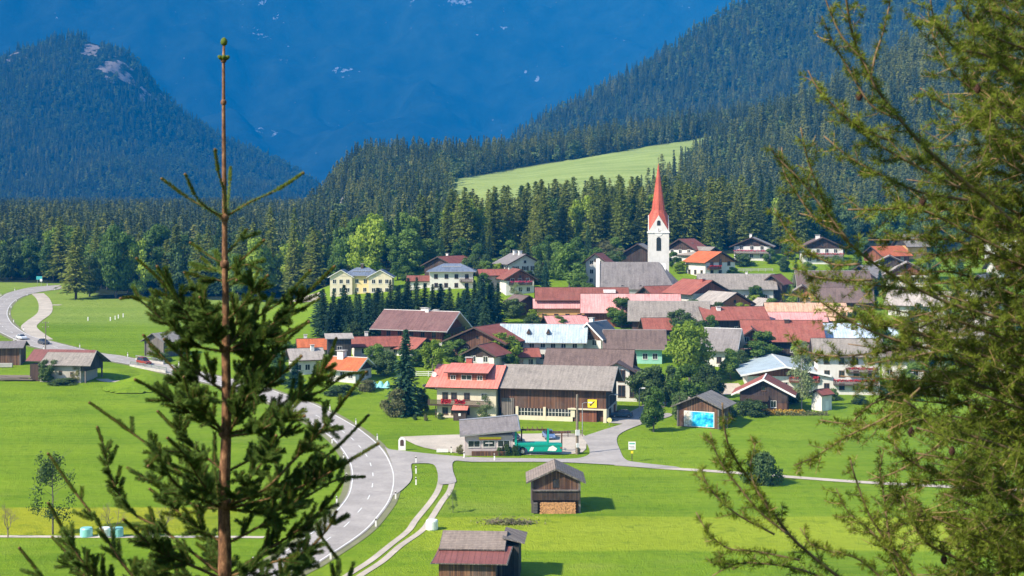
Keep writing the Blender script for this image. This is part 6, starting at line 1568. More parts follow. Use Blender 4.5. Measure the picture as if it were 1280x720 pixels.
# a mown bank beside the bridge
q = MB()
def bank(px, py, rx, ry, h):
    x, y, z = at(px, py); n = 24; V = []
    for i in range(n + 1):
        for j in range(n + 1):
            u, v = 2*i/n - 1, 2*j/n - 1; d = min(1, math.hypot(u, v)); V.append((x + u*rx, y + v*ry, z - .1 + h * .5 * (1 + math.cos(PI * d)) - (.2 if d >= 1 else 0)))
    Q = [(i*(n+1)+j, (i+1)*(n+1)+j, (i+1)*(n+1)+j+1, i*(n+1)+j+1) for i in range(n) for j in range(n) if math.hypot((2*i+1)/n - 1, (2*j+1)/n - 1) < 1.02]
    o = bpy.data.objects.new('bank', np_mesh('bank', np.array(V), np.array(Q), bpy.data.materials['meadow_grass'], True)); col.objects.link(o); o['kind'] = 'structure'
bank(185, 478, 9, 16, 1.9); bank(140, 466, 8, 10, 1.1)
# ------------------------------------------------------------ green wagon with its timber frame
GR = mat_plain('turquoise_green_paint', (.0, .3, .22), .45, 0, .12); GD = mat_plain('green_dark_trim', (.01, .16, .12), .5)
x, y, z = at(673, 569.5); r = empty('open_wagon', (x, y + 1.2, z + .1), 0, 'open turquoise green wagon with a front wheel and bare posts beside the kiosk', 'wagon'); r.scale = (.78, .85, .85)
q = MB(); q.prism([(-4.9, .55), (-4.5, .55), (-4.3, 1.0), (-3.9, 1.35), (-3.3, 1.5), (-2.7, 1.35), (-2.3, 1.0), (-2.1, .5), (4.9, .5), (4.9, 1.9), (4.4, 2.0), (2.2, 2.0), (2.0, 2.2), (-4.6, 2.2), (-4.9, 1.9)], -1.1, 1.1, 'y'); q.build('body', GR, r, bevel=.04)
q = MB(); 
for xx in (-4.7, 2.0): q.prism([(xx - .25, 2.2), (xx + .25, 2.2), (xx + .2, 4.7), (xx - .1, 4.7)], -1.05, -.9, 'y'); q.prism([(xx - .25, 2.2), (xx + .25, 2.2), (xx + .2, 4.7), (xx - .1, 4.7)], .9, 1.05, 'y')
q.build('window_pillars', GR, r)
q = MB(); q.box(-.2, -1.13, 1.62, 9.4, .03, .12); q.box(0, -1.13, .6, 8.9 * .5, .03, .08); q.build('trim_strip', GD, r)
for xx in (-3.3,):
    for s in (-1, 1): w_ = inst('wheel', WT, r, (xx, s * .98, .6), sc=(1.9, 1.3, 1.9)); inst('rim', WR, w_)
q = MB(); q.prism([(-1.9, .7), (-1.2, .75), (-.9, 1.4), (-1.5, 1.5)], -1.16, -1.12, 'y'); q.prism([(1.9, .75), (3.6, .7), (3.9, 1.2), (3.0, 1.75), (2.2, 1.4)], -1.16, -1.12, 'y'); q.build('painted_letters', M['trimw'], r)
q = MB(); q.box(4.7, -1.15, 1.2, .3, .06, .25); q.build('tail_light', TAIL, r)
r = empty('pergola', (x + .9, y + 3.4, z - .9), .03, 'brown timber pergola beams standing behind the green wagon', 'pergola')
for i, xx in enumerate((-3.6, .6, 3.0)):
    q = MB(); q.box(xx, 0, 0, .22, .22, 4.4 - .5 * i * .3); q.build('post', M['wood'], r)
q = MB(); q.box(-2.2, -.16, 4.45, 6.2, .14, .3, 0); q.box(2.8, .16, 4.0, 3.4, .14, .25); q.build('beam', M['wood'], r)
q = MB()
for i in range(6): q.box(-4.2 + .8 * i, 0, 4.78, .12, 2.4, .12)
q.build('rafters', M['wood'], r)
fence(640, 566, 652, 566, 'short rail fence hidden left behind the green wagon', 1.4, 'wood')
# shrubs along the kiosk and yard
for i, px in enumerate((624, 629, 633.5, 638, 643, 647)):
    xx, yy, zz = at(px, 569.5); t = tree('darkspruce' if i % 2 else 'bush', 'bush', xx, yy, 1.5 + .3 * (i % 3), 1.0, 'small clipped evergreen in the row between kiosk and green wagon', 'bush', 'little evergreens in front of the kiosk yard')
for px, py, w_, h_, lb in ((575, 567.5, 10, 13, 'reddish brown shrub at the left corner of the kiosk'), (586, 568, 8, 12, 'brown shrub touching the left wall of the kiosk'), (722, 567, 8, 14, 'dark shrub at the foot of the thick wooden pole')):
    ptree('olive', 'bush', px, py, h_, w_, lb)
# pink parasol
x, y, z = at(591, 564); r = empty('parasol', (x, y, z), 0, 'pale pink parasol left of the kiosk', 'parasol')
q = MB(); q.tube([(0, 0, 0), (0, 0, 2.3)], .04, 5); q.build('pole', M['metal'], r)
q = MB()
for i in range(8):
    a, b = 2*PI*i/8, 2*PI*(i+1)/8; q.face([(1.3*math.cos(a), 1.3*math.sin(a), 1.9), (1.3*math.cos(b), 1.3*math.sin(b), 1.9), (0, 0, 2.4)])
q.build('canopy', mat_plain('pink_cloth', (.7, .3, .33)), r)
# flower bed and table by the brown chalet
r_ = np.random.default_rng(9)
def flowers(px, py, w_m, label, mt, h=.8, n=900):
    x, y, z = at(px, py); C = np.column_stack([r_.uniform(-w_m/2, w_m/2, n), r_.normal(0, .5, n), r_.uniform(0, h, n) * r_.uniform(.5, 1, n)]); A = unit(r_.normal(0, 1, (n, 3))); B = unit(np.cross(A, r_.normal(0, 1, (n, 3)))); V, Q = quads(C, A * .16, B * .12)
    o = inst('flower_bed', np_mesh('flower_bed', V, Q, mt), None, (x, y, z)); tag(o, label, 'flowers')
flowers(977, 518, 9, 'orange and yellow flower bed in front of the brown chalet', L_FLO, 1.0, 1600)
flowers(1002, 519, 10, 'mixed green flower bed between the chalet and the white shed', L_OLI, .9)
# cows or fence stakes far out in the left field
q = MB(); q.box(0, 0, 0, .14, .14, 1.2); ST = q.mesh('stake', M['trimw'])
for px, py in ((138, 401), (144, 399.5), (148, 398), (154, 396.5), (110, 401), (190, 390)):
    x, y, z = at(px, py); o = inst('field_stake', ST, None, (x, y, z), 0, (2, 2, 1)); tag(o, 'white stake standing in the far left field', 'stake', 'white stakes in the far left field')
# village gardens: more small trees among the houses
GT = [(598, 338, 'broad', 9, 8), (632, 340, 'dull', 7, 7), (676, 338, 'broad', 9, 8), (686, 345, 'spruce', 11, 5), (696, 338, 'broad', 9, 8), (726, 346, 'broad', 8, 7), (715, 338, 'dull', 8, 8), (655, 334, 'larch', 12, 6), (745, 336, 'broad', 7, 6), (768, 334, 'dull', 6, 7), (668, 356, 'dull', 5, 6), (850, 342, 'light', 4, 5), (842, 334, 'broad', 5, 5), (898, 356, 'bush', 3, 5), (552, 340, 'spruce', 12, 5), (545, 333, 'broad', 9, 8), (583, 345, 'dull', 6, 6), (497, 350, 'broad', 10, 8), (503, 342, 'dull', 9, 8), (517, 338, 'spruce', 13, 6), (535, 335, 'broad', 10, 8), (600, 345, 'dull', 8, 7), (612, 338, 'spruce', 12, 5), (624, 352, 'light', 6, 5), (606, 354, 'broad', 7, 6), (660, 346, 'spruce', 11, 5), (638, 330, 'broad', 8, 7), (575, 330, 'broad', 9, 8), (702, 372, 'bush', 3, 5), (725, 366, 'broad', 6, 6), (866, 398, 'broad', 5, 6), (842, 384, 'dull', 4, 5), (790, 350, 'broad', 5, 6), (915, 350, 'broad', 4, 6), (995, 360, 'spruce', 9, 4), (1012, 352, 'broad', 6, 6), (1046, 340, 'dull', 6, 6), (1070, 345, 'broad', 7, 6), (1042, 402, 'light', 5, 5), (770, 440, 'dull', 4, 4), (690, 462, 'dull', 4, 5), (640, 470, 'broad', 5, 5), (582, 470, 'broad', 5, 5), (520, 458, 'broad', 4, 5), (880, 455, 'broad', 7, 6), (925, 465, 'dull', 5, 5), (1040, 500, 'bush', 2.5, 4), (1075, 505, 'bush', 2, 4), (398, 452, 'dull', 3, 3.5), (352, 480, 'darkspruce', 5, 3), (345, 470, 'broad', 6, 5), (360, 452, 'broad', 5, 4), (470, 462, 'broad', 6, 6), (556, 440, 'light', 5, 5), (592, 448, 'dull', 6, 5), (720, 425, 'light', 4, 4), (700, 414, 'broad', 4, 5), (665, 414, 'dull', 5, 5), (735, 380, 'broad', 6, 5), (700, 350, 'broad', 9, 8), (678, 350, 'dull', 7, 6), (604, 366, 'broad', 6, 5), (508, 356, 'broad', 6, 5), (760, 345, 'dull', 6, 7), (905, 372, 'broad', 6, 5), (928, 402, 'light', 5, 5), (898, 398, 'dull', 5, 4), (965, 396, 'broad', 5, 5), (990, 388, 'light', 4, 4), (885, 430, 'broad', 7, 6), (930, 440, 'dull', 6, 6), (955, 452, 'broad', 7, 8), (1000, 452, 'light', 5, 7), (1018, 398, 'broad', 5, 5), (1060, 416, 'dull', 6, 5), (1085, 385, 'broad', 7, 6), (1110, 380, 'light', 5, 5), (1150, 420, 'dull', 8, 8), (1100, 450, 'broad', 8, 8), (1130, 440, 'light', 6, 6), (1180, 470, 'broad', 9, 8), (1210, 430, 'dull', 9, 9), (1240, 380, 'broad', 9, 8), (1190, 380, 'light', 7, 7), (1160, 350, 'broad', 8, 7), (1200, 345, 'spruce', 12, 5), (1215, 470, 'dull', 8, 8), (1265, 420, 'broad', 9, 8), (1170, 320, 'broad', 8, 7), (1080, 322, 'broad', 7, 6), (1060, 318, 'spruce', 11, 4.5), (985, 325, 'broad', 7, 6), (980, 340, 'dull', 5, 5), (900, 325, 'spruce', 9, 4), (893, 328, 'broad', 6, 5), (962, 330, 'broad', 5, 5), (836, 326, 'dull', 6, 6), (770, 322, 'broad', 7, 7), (735, 325, 'spruce', 12, 5), (722, 330, 'broad', 9, 8), (690, 328, 'broad', 9, 8), (668, 320, 'larch', 12, 6), (604, 328, 'spruce', 13, 5), (590, 340, 'broad', 6, 5), (612, 322, 'larch', 13, 6), (628, 318, 'broad', 10, 8), (1005, 470, 'birch', 8, 4), (990, 505, 'dull', 3, 5), (893, 505, 'dull', 6, 6), (905, 522, 'bush', 3, 5), (872, 380, 'broad', 4, 4), (1120, 500, 'dull', 5, 7), (1145, 495, 'broad', 7, 7), (1175, 505, 'birch', 9, 5)]
for i, (px, py, kd, h_, w_) in enumerate(GT):
    x, y, z = at(px, py); nm = {'spruce': 'spruce_tree', 'larch': 'larch_tree', 'darkspruce': 'conifer', 'bush': 'bush', 'birch': 'birch_tree'}.get(kd, 'broadleaf_tree')
    zone = 'left of the guest house' if px < 500 else 'between the upper left houses' if px < 640 and py < 380 else 'around the guest house and zinc roof' if px < 730 and py > 380 else 'around the church' if px < 850 and py < 380 else 'among the middle village roofs' if px < 1000 else 'behind the right larch boughs'
    if zone.startswith('among') and py < 350: zone = 'above the lawn right of the church'
    word = {'spruce': 'spruce', 'larch': 'larch', 'darkspruce': 'dark conifer', 'bush': 'bush', 'birch': 'pale birch', 'light': 'light green garden tree', 'broad': 'mid green garden tree', 'dull': 'dull green garden tree'}[kd]
    tree(kd, nm, x, y, h_, w_, word + ' ' + zone, 'tree', word + 's ' + zone)
# ------------------------------------------------------------ foreground young spruce
NEED = mat_leaf('young_spruce_needles', (.055, .11, .022), (.12, .2, .04), (.24, .35, .08), 55., .4)
NEEDT = mat_leaf('young_spruce_tip_needles', (.08, .125, .018), (.135, .2, .03), (.2, .27, .045), 55., .35)
TWIG = mat_plain('spruce_twig_bark', (.16, .085, .035), .9, 0, .35, 30)
m, nt, b = new_mat('spruce_trunk_bark'); n_ = noise(nt, mapped(nt, scale=(1, 1, .45)), 60, 5, .7); r_ = ramp(nt, n_, [(.35, (.06, .028, .015)), (.52, (.2, .095, .045)), (.68, (.36, .2, .1))]); nt.links.new(r_.outputs[0], b.inputs['Base Color']); b.inputs['Roughness'].default_value = .95; bump(nt, b, n_, .004, .8); TRB = m
D0 = 5.5
frng = np.random.default_rng(77)
def brush(path, nper, ln, spread, wd, rg, t0=0.):
    """needles all round a path; returns (centres, half-axes)"""
    path = np.asarray(path); seg = np.linalg.norm(np.diff(path, axis=0), axis=1); L = seg.sum(); n = max(3, int(L * nper))
    s = rg.uniform(t0, 1, n) * L; cum = np.concatenate([[0], np.cumsum(seg)]); i = np.clip(np.searchsorted(cum, s) - 1, 0, len(seg) - 1)
    t = ((s - cum[i]) / seg[i])[:, None]; p = path[i] * (1 - t) + path[i + 1] * t; d = unit(path[i + 1] - path[i])
    r = rg.normal(0, 1, (n, 3)); r = unit(r - d * np.sum(r * d, 1, keepdims=True))
    dirn = unit(r * spread + d * rg.uniform(.5, 1.1, (n, 1)) + np.array([0, 0, .12]))
    l = ln * rg.uniform(.7, 1.15, (n, 1)) * (1 - .25 * (s / L)[:, None])
    side = unit(np.cross(dirn, rg.normal(0, 1, (n, 3))))
    return p + dirn * l * .5, dirn * l * .5, side * wd
def needle_obj(name, parts, mat, parent):
    C = np.concatenate([p[0] for p in parts]); A = np.concatenate([p[1] for p in parts]); B = np.concatenate([p[2] for p in parts])
    V, Q = quads(C, A, B); o = bpy.data.objects.new(name, np_mesh(name, V, Q, mat)); col.objects.link(o); o.parent = parent; return o
def bez(p0, p1, p2, n=8):
    t = np.linspace(0, 1, n)[:, None]; return (1 - t) ** 2 * p0 + 2 * t * (1 - t) * p1 + t ** 2 * p2
def PD(px, py, dy=0.): return P(px, py, D0 + dy)
base_sp = P(281, 1000, D0); gz = float(H(base_sp[0], D0))
sp = empty('young_spruce', (base_sp[0], D0, gz), 0, 'top of a young spruce close in front, bare leader shoot and dense dark needles', 'tree')
inv = np.array([base_sp[0], D0, gz])
tr = [(283, 1000 + 0), (282, 860), (281, 740), (281, 690), (280, 640), (281, 590), (283, 540), (283, 480), (282, 434), (282, 372), (281, 330), (281, 272), (280, 200), (279.5, 130), (279.5, 75), (280, 52)]
tw_ = [14, 11.5, 9, 8.4, 7.6, 7.0, 6.4, 5.9, 5.4, 4.3, 3.7, 3.3, 2.6, 2.1, 1.8, 1.5]
pts = [PD(*p) - inv for p in tr]; pts[0] = np.array([0, 0, -.2]); K = D0 / F
mb = MB(); mb.tube(pts, [w_ * K for w_ in tw_], 12); 
for yy in (75, 128, 272, 330, 434, 540, 630): # swollen nodes
    c = PD(281 if yy > 150 else 279.5, yy) - inv; rr_ = (3.6 if yy < 150 else 5.0 + (yy - 270) * .011) * K
    mb.tube([c - [0, 0, rr_ * 1.1], c - [0, 0, rr_ * .5], c + [0, 0, rr_ * .4], c + [0, 0, rr_ * 1.1]], [rr_ * .5, rr_, rr_, rr_ * .5], 10)
trk = mb.build('trunk', TRB, sp, True)
def bud(p, d, r, mbx):
    d = unit(np.asarray(d, float)); mbx.tube([p - d * r * .4, p, p + d * r * .8, p + d * r * 1.5, p + d * r * 1.9], [r * .55, r * .95, r, r * .7, r * .15], 8)
bm = MB(); bud(PD(280, 55) - inv, (0, 0, 1), 4.4 * K, bm)
for a in range(5): bud(PD(279.5, 73) - inv + np.array([math.cos(a*1.256), math.sin(a*1.256), 0]) * 3 * K, (math.cos(a*1.256), math.sin(a*1.256), .7), 2.9 * K, bm)
bm.build('bud', NEEDT, sp, True)
needle_obj('leader_needles', [brush([PD(280, 268) - inv, PD(279.5, 80) - inv], 1500, .011, .3, .0009, frng)], NEEDT, sp)
def sp_branch(pxs, dep, thick=4.2, dens=1., tipfree=.3, side=None, sub=None, seed=0):
    """pxs: photo points from the trunk outwards, dep: depth change at the tip (m)"""
    rg = np.random.default_rng(seed + 500); n = len(pxs)
    ctrl = [PD(p[0], p[1], dep * (i / (n - 1)) ** 1.0) - inv for i, p in enumerate(pxs)]
    path = cr(ctrl, 5); L = np.linalg.norm(np.diff(path, axis=0), axis=1).sum()
    mb = MB(); mb.tube(path, [thick * K * .38 * (1 - .55 * i / (len(path) - 1)) for i in range(len(path))], 7)
    br = []; tp = []
    k_tip = int(len(path) * (1 - tipfree)); 
    if k_tip < 2: k_tip = 1
    tp.append(brush(path[k_tip:], 6000, .0175, .8, .0008, rg)); br.append(brush(path[:k_tip + 1], 3000, .016, .9, .0008, rg))
    e = unit(path[-1] - path[-2]); bud(path[-1], e, 1.7 * K, mb)
    # side shoots, mostly in two ranks, and a few on top
    nsh = side if side is not None else int(L / .031 * dens)
    for i in range(nsh):
        t = rg.uniform(.12, 1 - tipfree * .85); j = int(t * (len(path) - 1)); p = path[j]; d = unit(path[min(j + 1, len(path) - 1)] - path[max(j - 1, 0)])
        r = rg.normal(0, 1, 3) * np.array([1.1, 1.1, .8]); r = unit(r - d * np.dot(r, d)); o_ = unit(d * rg.uniform(.7, 1.4) + r * .95 + np.array([0, 0, .3]))
        sl = rg.uniform(.055, .105) * (1.3 - .6 * t)
        q1 = p + o_ * sl * .5; q2 = q1 + unit(o_ + np.array([0, 0, rg.uniform(-.1, .3)])) * sl * .5
        mb.tube([p, q1, q2], [.0028, .0022, .0015], 4, cap=False)
        (br if rg.random() < .75 else tp).append(brush([p, q1, q2, q2 + (q2 - q1) * .12], 5200, .0205, 1.0, .0008, rg, .04))
        if rg.random() < .45 and t < .7:
            for _ in range(2):
                d2 = unit(o_ + rg.normal(0, .6, 3)); s3 = sl * .6; mb.tube([q1, q1 + d2 * s3], [.002, .0014], 4, cap=False); br.append(brush([q1, q1 + d2 * s3], 5000, .0195, 1.0, .0008, rg, .03))
    o = mb.build('branch', TWIG, sp, True)
    needle_obj('needles', br, NEED, o); needle_obj('tip_needles', tp, NEEDT, o)
SB_ = [
 # top whorl: nearly bare shoots
 ([(281, 276), (262, 262), (236, 248), (203, 224)], .05, 3.0, 0), ([(281, 272), (262, 262), (245, 246), (232, 219)], -.12, 3.0, 0), ([(281, 268), (280, 240), (273, 215), (269, 188)], -.2, 3.2, 0), ([(283, 268), (286, 240), (288, 210)], .22, 2.8, 0), ([(284, 270), (310, 254), (345, 238), (378, 217)], .04, 3.0, 0),
 # single shoots between the whorls
 ([(281, 330), (262, 320), (239, 304)], .04, 2.6, 0), ([(284, 316), (296, 303), (308, 288)], .1, 3.2, 1), ([(284, 338), (305, 322), (329, 301)], -.05, 3.0, 1), ([(281, 342), (268, 336), (252, 322)], .15, 2.8, 2), ([(281, 352), (262, 348), (232, 341)], -.02, 2.8, 2), ([(283, 352), (300, 345), (296, 350)], -.2, 2.6, 2), ([(283, 360), (296, 352), (310, 350)], .16, 2.8, 2),
]
for i, (pp, dp, th_, sd_) in enumerate(SB_): sp_branch(pp, dp, th_, side=sd_, tipfree=.35, seed=i)
SC_ = [
 ([(281, 402), (262, 385), (246, 366), (232, 342)], .12, 3.6, 1.1, .3), ([(283, 400), (300, 385), (318, 362), (334, 345)], -.12, 3.6, 1.1, .3), ([(283, 490), (310, 468), (340, 440), (362, 412)], .1, 4, 1., .3), ([(281, 490), (250, 468), (226, 445), (206, 425)], -.1, 4, 1., .3), ([(283, 500), (320, 490), (350, 470), (376, 446)], -.2, 4, 1., .3), ([(281, 590), (250, 565), (222, 540), (198, 515)], .15, 4.4, 1., .3), ([(283, 590), (320, 570), (352, 545), (378, 512)], .15, 4.4, 1., .3), ([(283, 680), (330, 655), (366, 630), (392, 600)], -.1, 4.6, 1., .3), ([(281, 680), (240, 655), (212, 630), (188, 612)], .1, 4.6, 1., .3),
 # second whorl
 ([(281, 436), (262, 418), (240, 396), (218, 370), (196, 346), (172, 324)], .0, 4.4, 1.0, .34), ([(281, 436), (256, 420), (232, 404), (205, 384), (176, 372)], .3, 4., 1.1, .2), ([(280, 436), (250, 412), (226, 380), (197, 334)], -.25, 4, .8, .3),
 ([(280, 440), (245, 432), (215, 410), (190, 388), (168, 372), (152, 373)], -.1, 4., .9, .28), ([(284, 436), (300, 415), (322, 396), (352, 376), (387, 339)], .12, 4.2, 1.1, .32), ([(284, 438), (312, 424), (350, 398), (384, 366), (417, 334)], -.1, 4.4, 1.2, .34), ([(284, 438), (310, 430), (345, 406), (398, 374)], .3, 4.2, 1.2, .25),
 ([(284, 436), (296, 400), (310, 370), (322, 340)], .25, 4., 1.1, .3), ([(283, 436), (290, 410), (300, 388), (330, 378)], -.4, 4., 1.5, .2), ([(280, 436), (262, 412), (255, 390), (250, 372)], -.42, 4., 1.5, .2), ([(284, 440), (320, 432), (352, 420), (385, 403)], -.2, 4., 1., .35),
 # third whorl
 ([(283, 544), (262, 520), (238, 490), (218, 462), (190, 432), (180, 420)], .05, 4.8, 1.0, .3), ([(282, 544), (250, 524), (220, 505), (198, 490), (170, 475)], -.2, 4.8, 1.1, .3), ([(282, 544), (252, 510), (238, 500), (230, 472)], -.4, 4.6, 1.4, .25), ([(280, 548), (240, 540), (215, 520), (205, 500)], .4, 4.6, 1.4, .2),
 ([(285, 544), (300, 515), (318, 480), (342, 446)], -.15, 4.6, 1.1, .3), ([(285, 540), (305, 505), (345, 440), (385, 402)], .2, 4.6, 1., .3), ([(286, 542), (330, 530), (365, 505), (392, 478), (410, 450), (420, 424)], .0, 4.8, .9, .25), ([(286, 545), (335, 528), (360, 500), (400, 490), (430, 470), (457, 465)], .25, 4.4, .6, .3),
 ([(286, 545), (320, 540), (350, 525), (380, 520)], -.35, 4.6, 1.3, .2), ([(284, 540), (292, 505), (305, 480), (312, 452)], .4, 4.6, 1.3, .25),
 # fourth whorl
 ([(281, 634), (250, 610), (218, 585), (190, 560), (150, 530), (113, 504)], .1, 5.2, .9, .28), ([(280, 636), (242, 620), (215, 600), (200, 570), (186, 582)], -.3, 5., 1.2, .2), ([(280, 636), (250, 600), (232, 570), (210, 548)], -.45, 5., 1.3, .2), ([(280, 636), (245, 632), (220, 618), (185, 600), (160, 585)], .35, 5., 1.2, .2),
 ([(284, 632), (330, 612), (372, 570), (400, 540), (430, 500), (457, 466)], -.05, 5.2, .9, .28), ([(284, 634), (340, 610), (380, 590), (420, 560), (460, 520)], .2, 5., .8, .3), ([(284, 636), (340, 622), (390, 602), (430, 580), (472, 555)], -.15, 5.2, 1., .28), ([(284, 636), (330, 640), (370, 628), (420, 600), (455, 596)], .3, 5., 1.2, .2),
 ([(284, 636), (310, 600), (330, 575), (345, 545)], -.45, 5., 1.4, .2), ([(284, 636), (320, 630), (350, 600), (380, 580)], .45, 5., 1.4, .2), ([(281, 640), (262, 610), (255, 580)], .5, 5., 1.4, .2),
 # fifth whorl and below
 ([(281, 722), (240, 690), (200, 660), (165, 640), (140, 600), (130, 560), (122, 535)], .15, 5.6, .9, .15), ([(281, 725), (235, 705), (200, 690), (178, 672), (155, 650)], -.3, 5.4, 1.3, .2), ([(281, 722), (248, 700), (225, 672), (200, 650)], -.5, 5.4, 1.3, .2), ([(281, 724), (240, 722), (200, 715), (170, 700)], .4, 5.4, 1.3, .2),
 ([(283, 722), (330, 690), (365, 668), (400, 640), (430, 600)], .1, 5.6, 1.2, .2), ([(283, 722), (330, 706), (380, 690), (410, 660), (420, 640)], -.2, 5.4, 1.1, .2), ([(283, 722), (320, 700), (345, 670), (360, 640)], -.5, 5.4, 1.3, .2), ([(283, 724), (330, 720), (370, 705), (395, 690)], .4, 5.4, 1.3, .2), ([(283, 720), (300, 690), (315, 650)], .5, 5.2, 1.4, .2), ([(281, 720), (265, 690), (250, 655)], .5, 5.2, 1.4, .2),
 ([(281, 800), (230, 770), (190, 745), (150, 700), (120, 650), (90, 610), (61, 568)], .1, 6.4, .8, .22), ([(281, 802), (220, 780), (165, 755), (120, 722), (95, 690), (78, 660), (61, 630)], -.1, 6.2, .9, .25), ([(281, 804), (200, 790), (140, 760), (105, 720), (82, 690), (66, 672)], .3, 6., 1., .2), ([(281, 830), (200, 815), (120, 790), (75, 750), (48, 715), (25, 686)], .0, 6., .8, .25),
 ([(281, 804), (230, 760), (205, 720), (190, 690)], -.5, 6., 1.2, .2), ([(283, 800), (340, 760), (370, 720), (385, 690)], .2, 6., 1.2, .2), ([(283, 802), (350, 770), (395, 740), (425, 710), (402, 672)], -.1, 5.6, .6, .25), ([(283, 802), (330, 770), (350, 735), (350, 700)], -.5, 5.8, 1.2, .2), ([(281, 802), (240, 780), (225, 740), (222, 705)], .5, 5.8, 1.3, .2), ([(283, 806), (330, 790), (395, 770), (430, 735), (440, 712)], .3, 5.8, .9, .2), ([(281, 806), (210, 800), (160, 770), (150, 735)], .45, 5.8, 1.2, .2),
]
for i, (pp, dp, th_, dn, tf) in enumerate(SC_):
    if abs(dp) >= .4 and i % 2: continue
    sp_branch(pp, dp, th_ * .85, dn, tf, seed=100 + i)

# ------------------------------------------------------------ foreground larch at the right
LN = mat_leaf('near_larch_needles', (.075, .11, .014), (.15, .2, .022), (.24, .29, .035), 30., .35)
LW = mat_plain('larch_twig_bark', (.2, .13, .07), .9, 0, .4, 30); LT = mat_plain('larch_new_shoot', (.42, .27, .12), .8, 0, .2, 20); LC = mat_plain('larch_cone', (.05, .02, .013), .9, 0, .3, 40)
D1 = 5.0; K1 = D1 / F
tx_, ty_ = 2.75, 5.6; gz1 = float(H(tx_, ty_))
la = empty('near_larch', (tx_, ty_, gz1), 0, 'larch reaching in from the right with drooping tufted twigs and small cones', 'tree'); inv1 = np.array([tx_, ty_, gz1])
mb = MB(); mb.tube([(0, 0, -.4), (.03, 0, 2), (-.02, .03, 4), (0, 0, 6), (.02, 0, 7.5)], [.17, .15, .12, .08, .04], 12); mb.build('trunk', TRB, la, True)
lrng = np.random.default_rng(31)
def tufts(path, rg, step=.014, nn=17, ln=.026, t0=.0, t1=1.):
    path = np.asarray(path); seg = np.linalg.norm(np.diff(path, axis=0), axis=1); cum = np.concatenate([[0], np.cumsum(seg)]); L = cum[-1]
    n = max(1, int(L * (t1 - t0) / step)); s = (t0 + (t1 - t0) * (np.arange(n) + rg.random(n) * .8) / n) * L; i = np.clip(np.searchsorted(cum, s) - 1, 0, len(seg) - 1)
    t = ((s - cum[i]) / (seg[i] + 1e-9))[:, None]; p = path[i] * (1 - t) + path[i + 1] * t; d = unit(path[i + 1] - path[i])
    r = rg.normal(0, 1, (n, 3)); r = unit(r - d * np.sum(r * d, 1, keepdims=True) + np.array([0, 0, .25]))
    P_ = np.repeat(p, nn, 0); R = np.repeat(r, nn, 0); dirn = unit(R * .75 + rg.normal(0, .55, (n * nn, 3))); l = ln * rg.uniform(.6, 1.2, (n * nn, 1))
    side = unit(np.cross(dirn, rg.normal(0, 1, dirn.shape)))
    return P_ + dirn * l * .55, dirn * l * .5, side * .0011
def larch_branch(pxs, dep, thick, ntw, tl=(.06, .2), bare=.12, seed=0, d0=0., sub=.6, droop=.25, tuft_main=True):
    rg = np.random.default_rng(seed + 900); n = len(pxs)
    ctrl = [P(p[0], p[1], D1 + d0 + dep * i / (n - 1)) - inv1 for i, p in enumerate(pxs)]
    path = cr(ctrl, 5); m_ = len(path)
    mb = MB(); mb.tube(path, [thick * K1 * .36 * (1 - .7 * i / (m_ - 1)) + .0009 for i in range(m_)], 6, 0)
    tf = []
    if tuft_main: tf.append(tufts(path, rg, .013, 18, .024, .1, 1 - bare * .6))
    for i in range(ntw):
        t = (i + rg.random()) / ntw; t = .06 + t * .9; j = int(t * (m_ - 1)); p = path[j]; d = unit(path[min(j + 1, m_ - 1)] - path[max(j - 1, 0)])
        r = rg.normal(0, 1, 3); r = unit(r - d * np.dot(r, d)); o_ = unit(d * rg.uniform(.4, 1.2) + r)
        l = rg.uniform(*tl) * (1.15 - .5 * t); c1 = p + o_ * l * .5 + np.array([0, 0, -droop * l * .4]); c2 = p + o_ * l + d * l * .2 + np.array([0, 0, (-droop + rg.uniform(-.1, .35)) * l])
        q = bez(p, c1, c2, 7); bar = rg.random() < .3
        mb.tube(q, [.0017 - .0009 * k / 6 for k in range(7)], 4, 1 if bar else 0, cap=False)
        tf.append(tufts(q, rg, .013, 17, .025, .05, .72 if bar else .97))
        if rg.random() < sub:
            for _ in range(rg.integers(1, 4)):
                k = rg.integers(2, 6); d2 = unit(unit(q[-1] - q[0]) + rg.normal(0, .65, 3)); l2 = l * rg.uniform(.3, .6); q2 = bez(q[k], q[k] + d2 * l2 * .5, q[k] + d2 * l2 + np.array([0, 0, rg.uniform(-.2, .35) * l2]), 5)
                mb.tube(q2, [.0012 - .0005 * a / 4 for a in range(5)], 4, 1 if rg.random() < .3 else 0, cap=False); tf.append(tufts(q2, rg, .013, 16, .024, .05, .95))
    o = mb.build('branch', [LW, LT], la, True); needle_obj('needles', tf, LN, o); return path
def tip(pxs, dep, d0, seed):
    rg = np.random.default_rng(seed); n = len(pxs); path = cr([P(p[0], p[1], D1 + d0 + dep * i / (n - 1)) - inv1 for i, p in enumerate(pxs)], 5)
    mb = MB(); mb.tube(path, [.0026 - .0015 * i / (len(path) - 1) for i in range(len(path))], 4, 0); return mb, path, rg
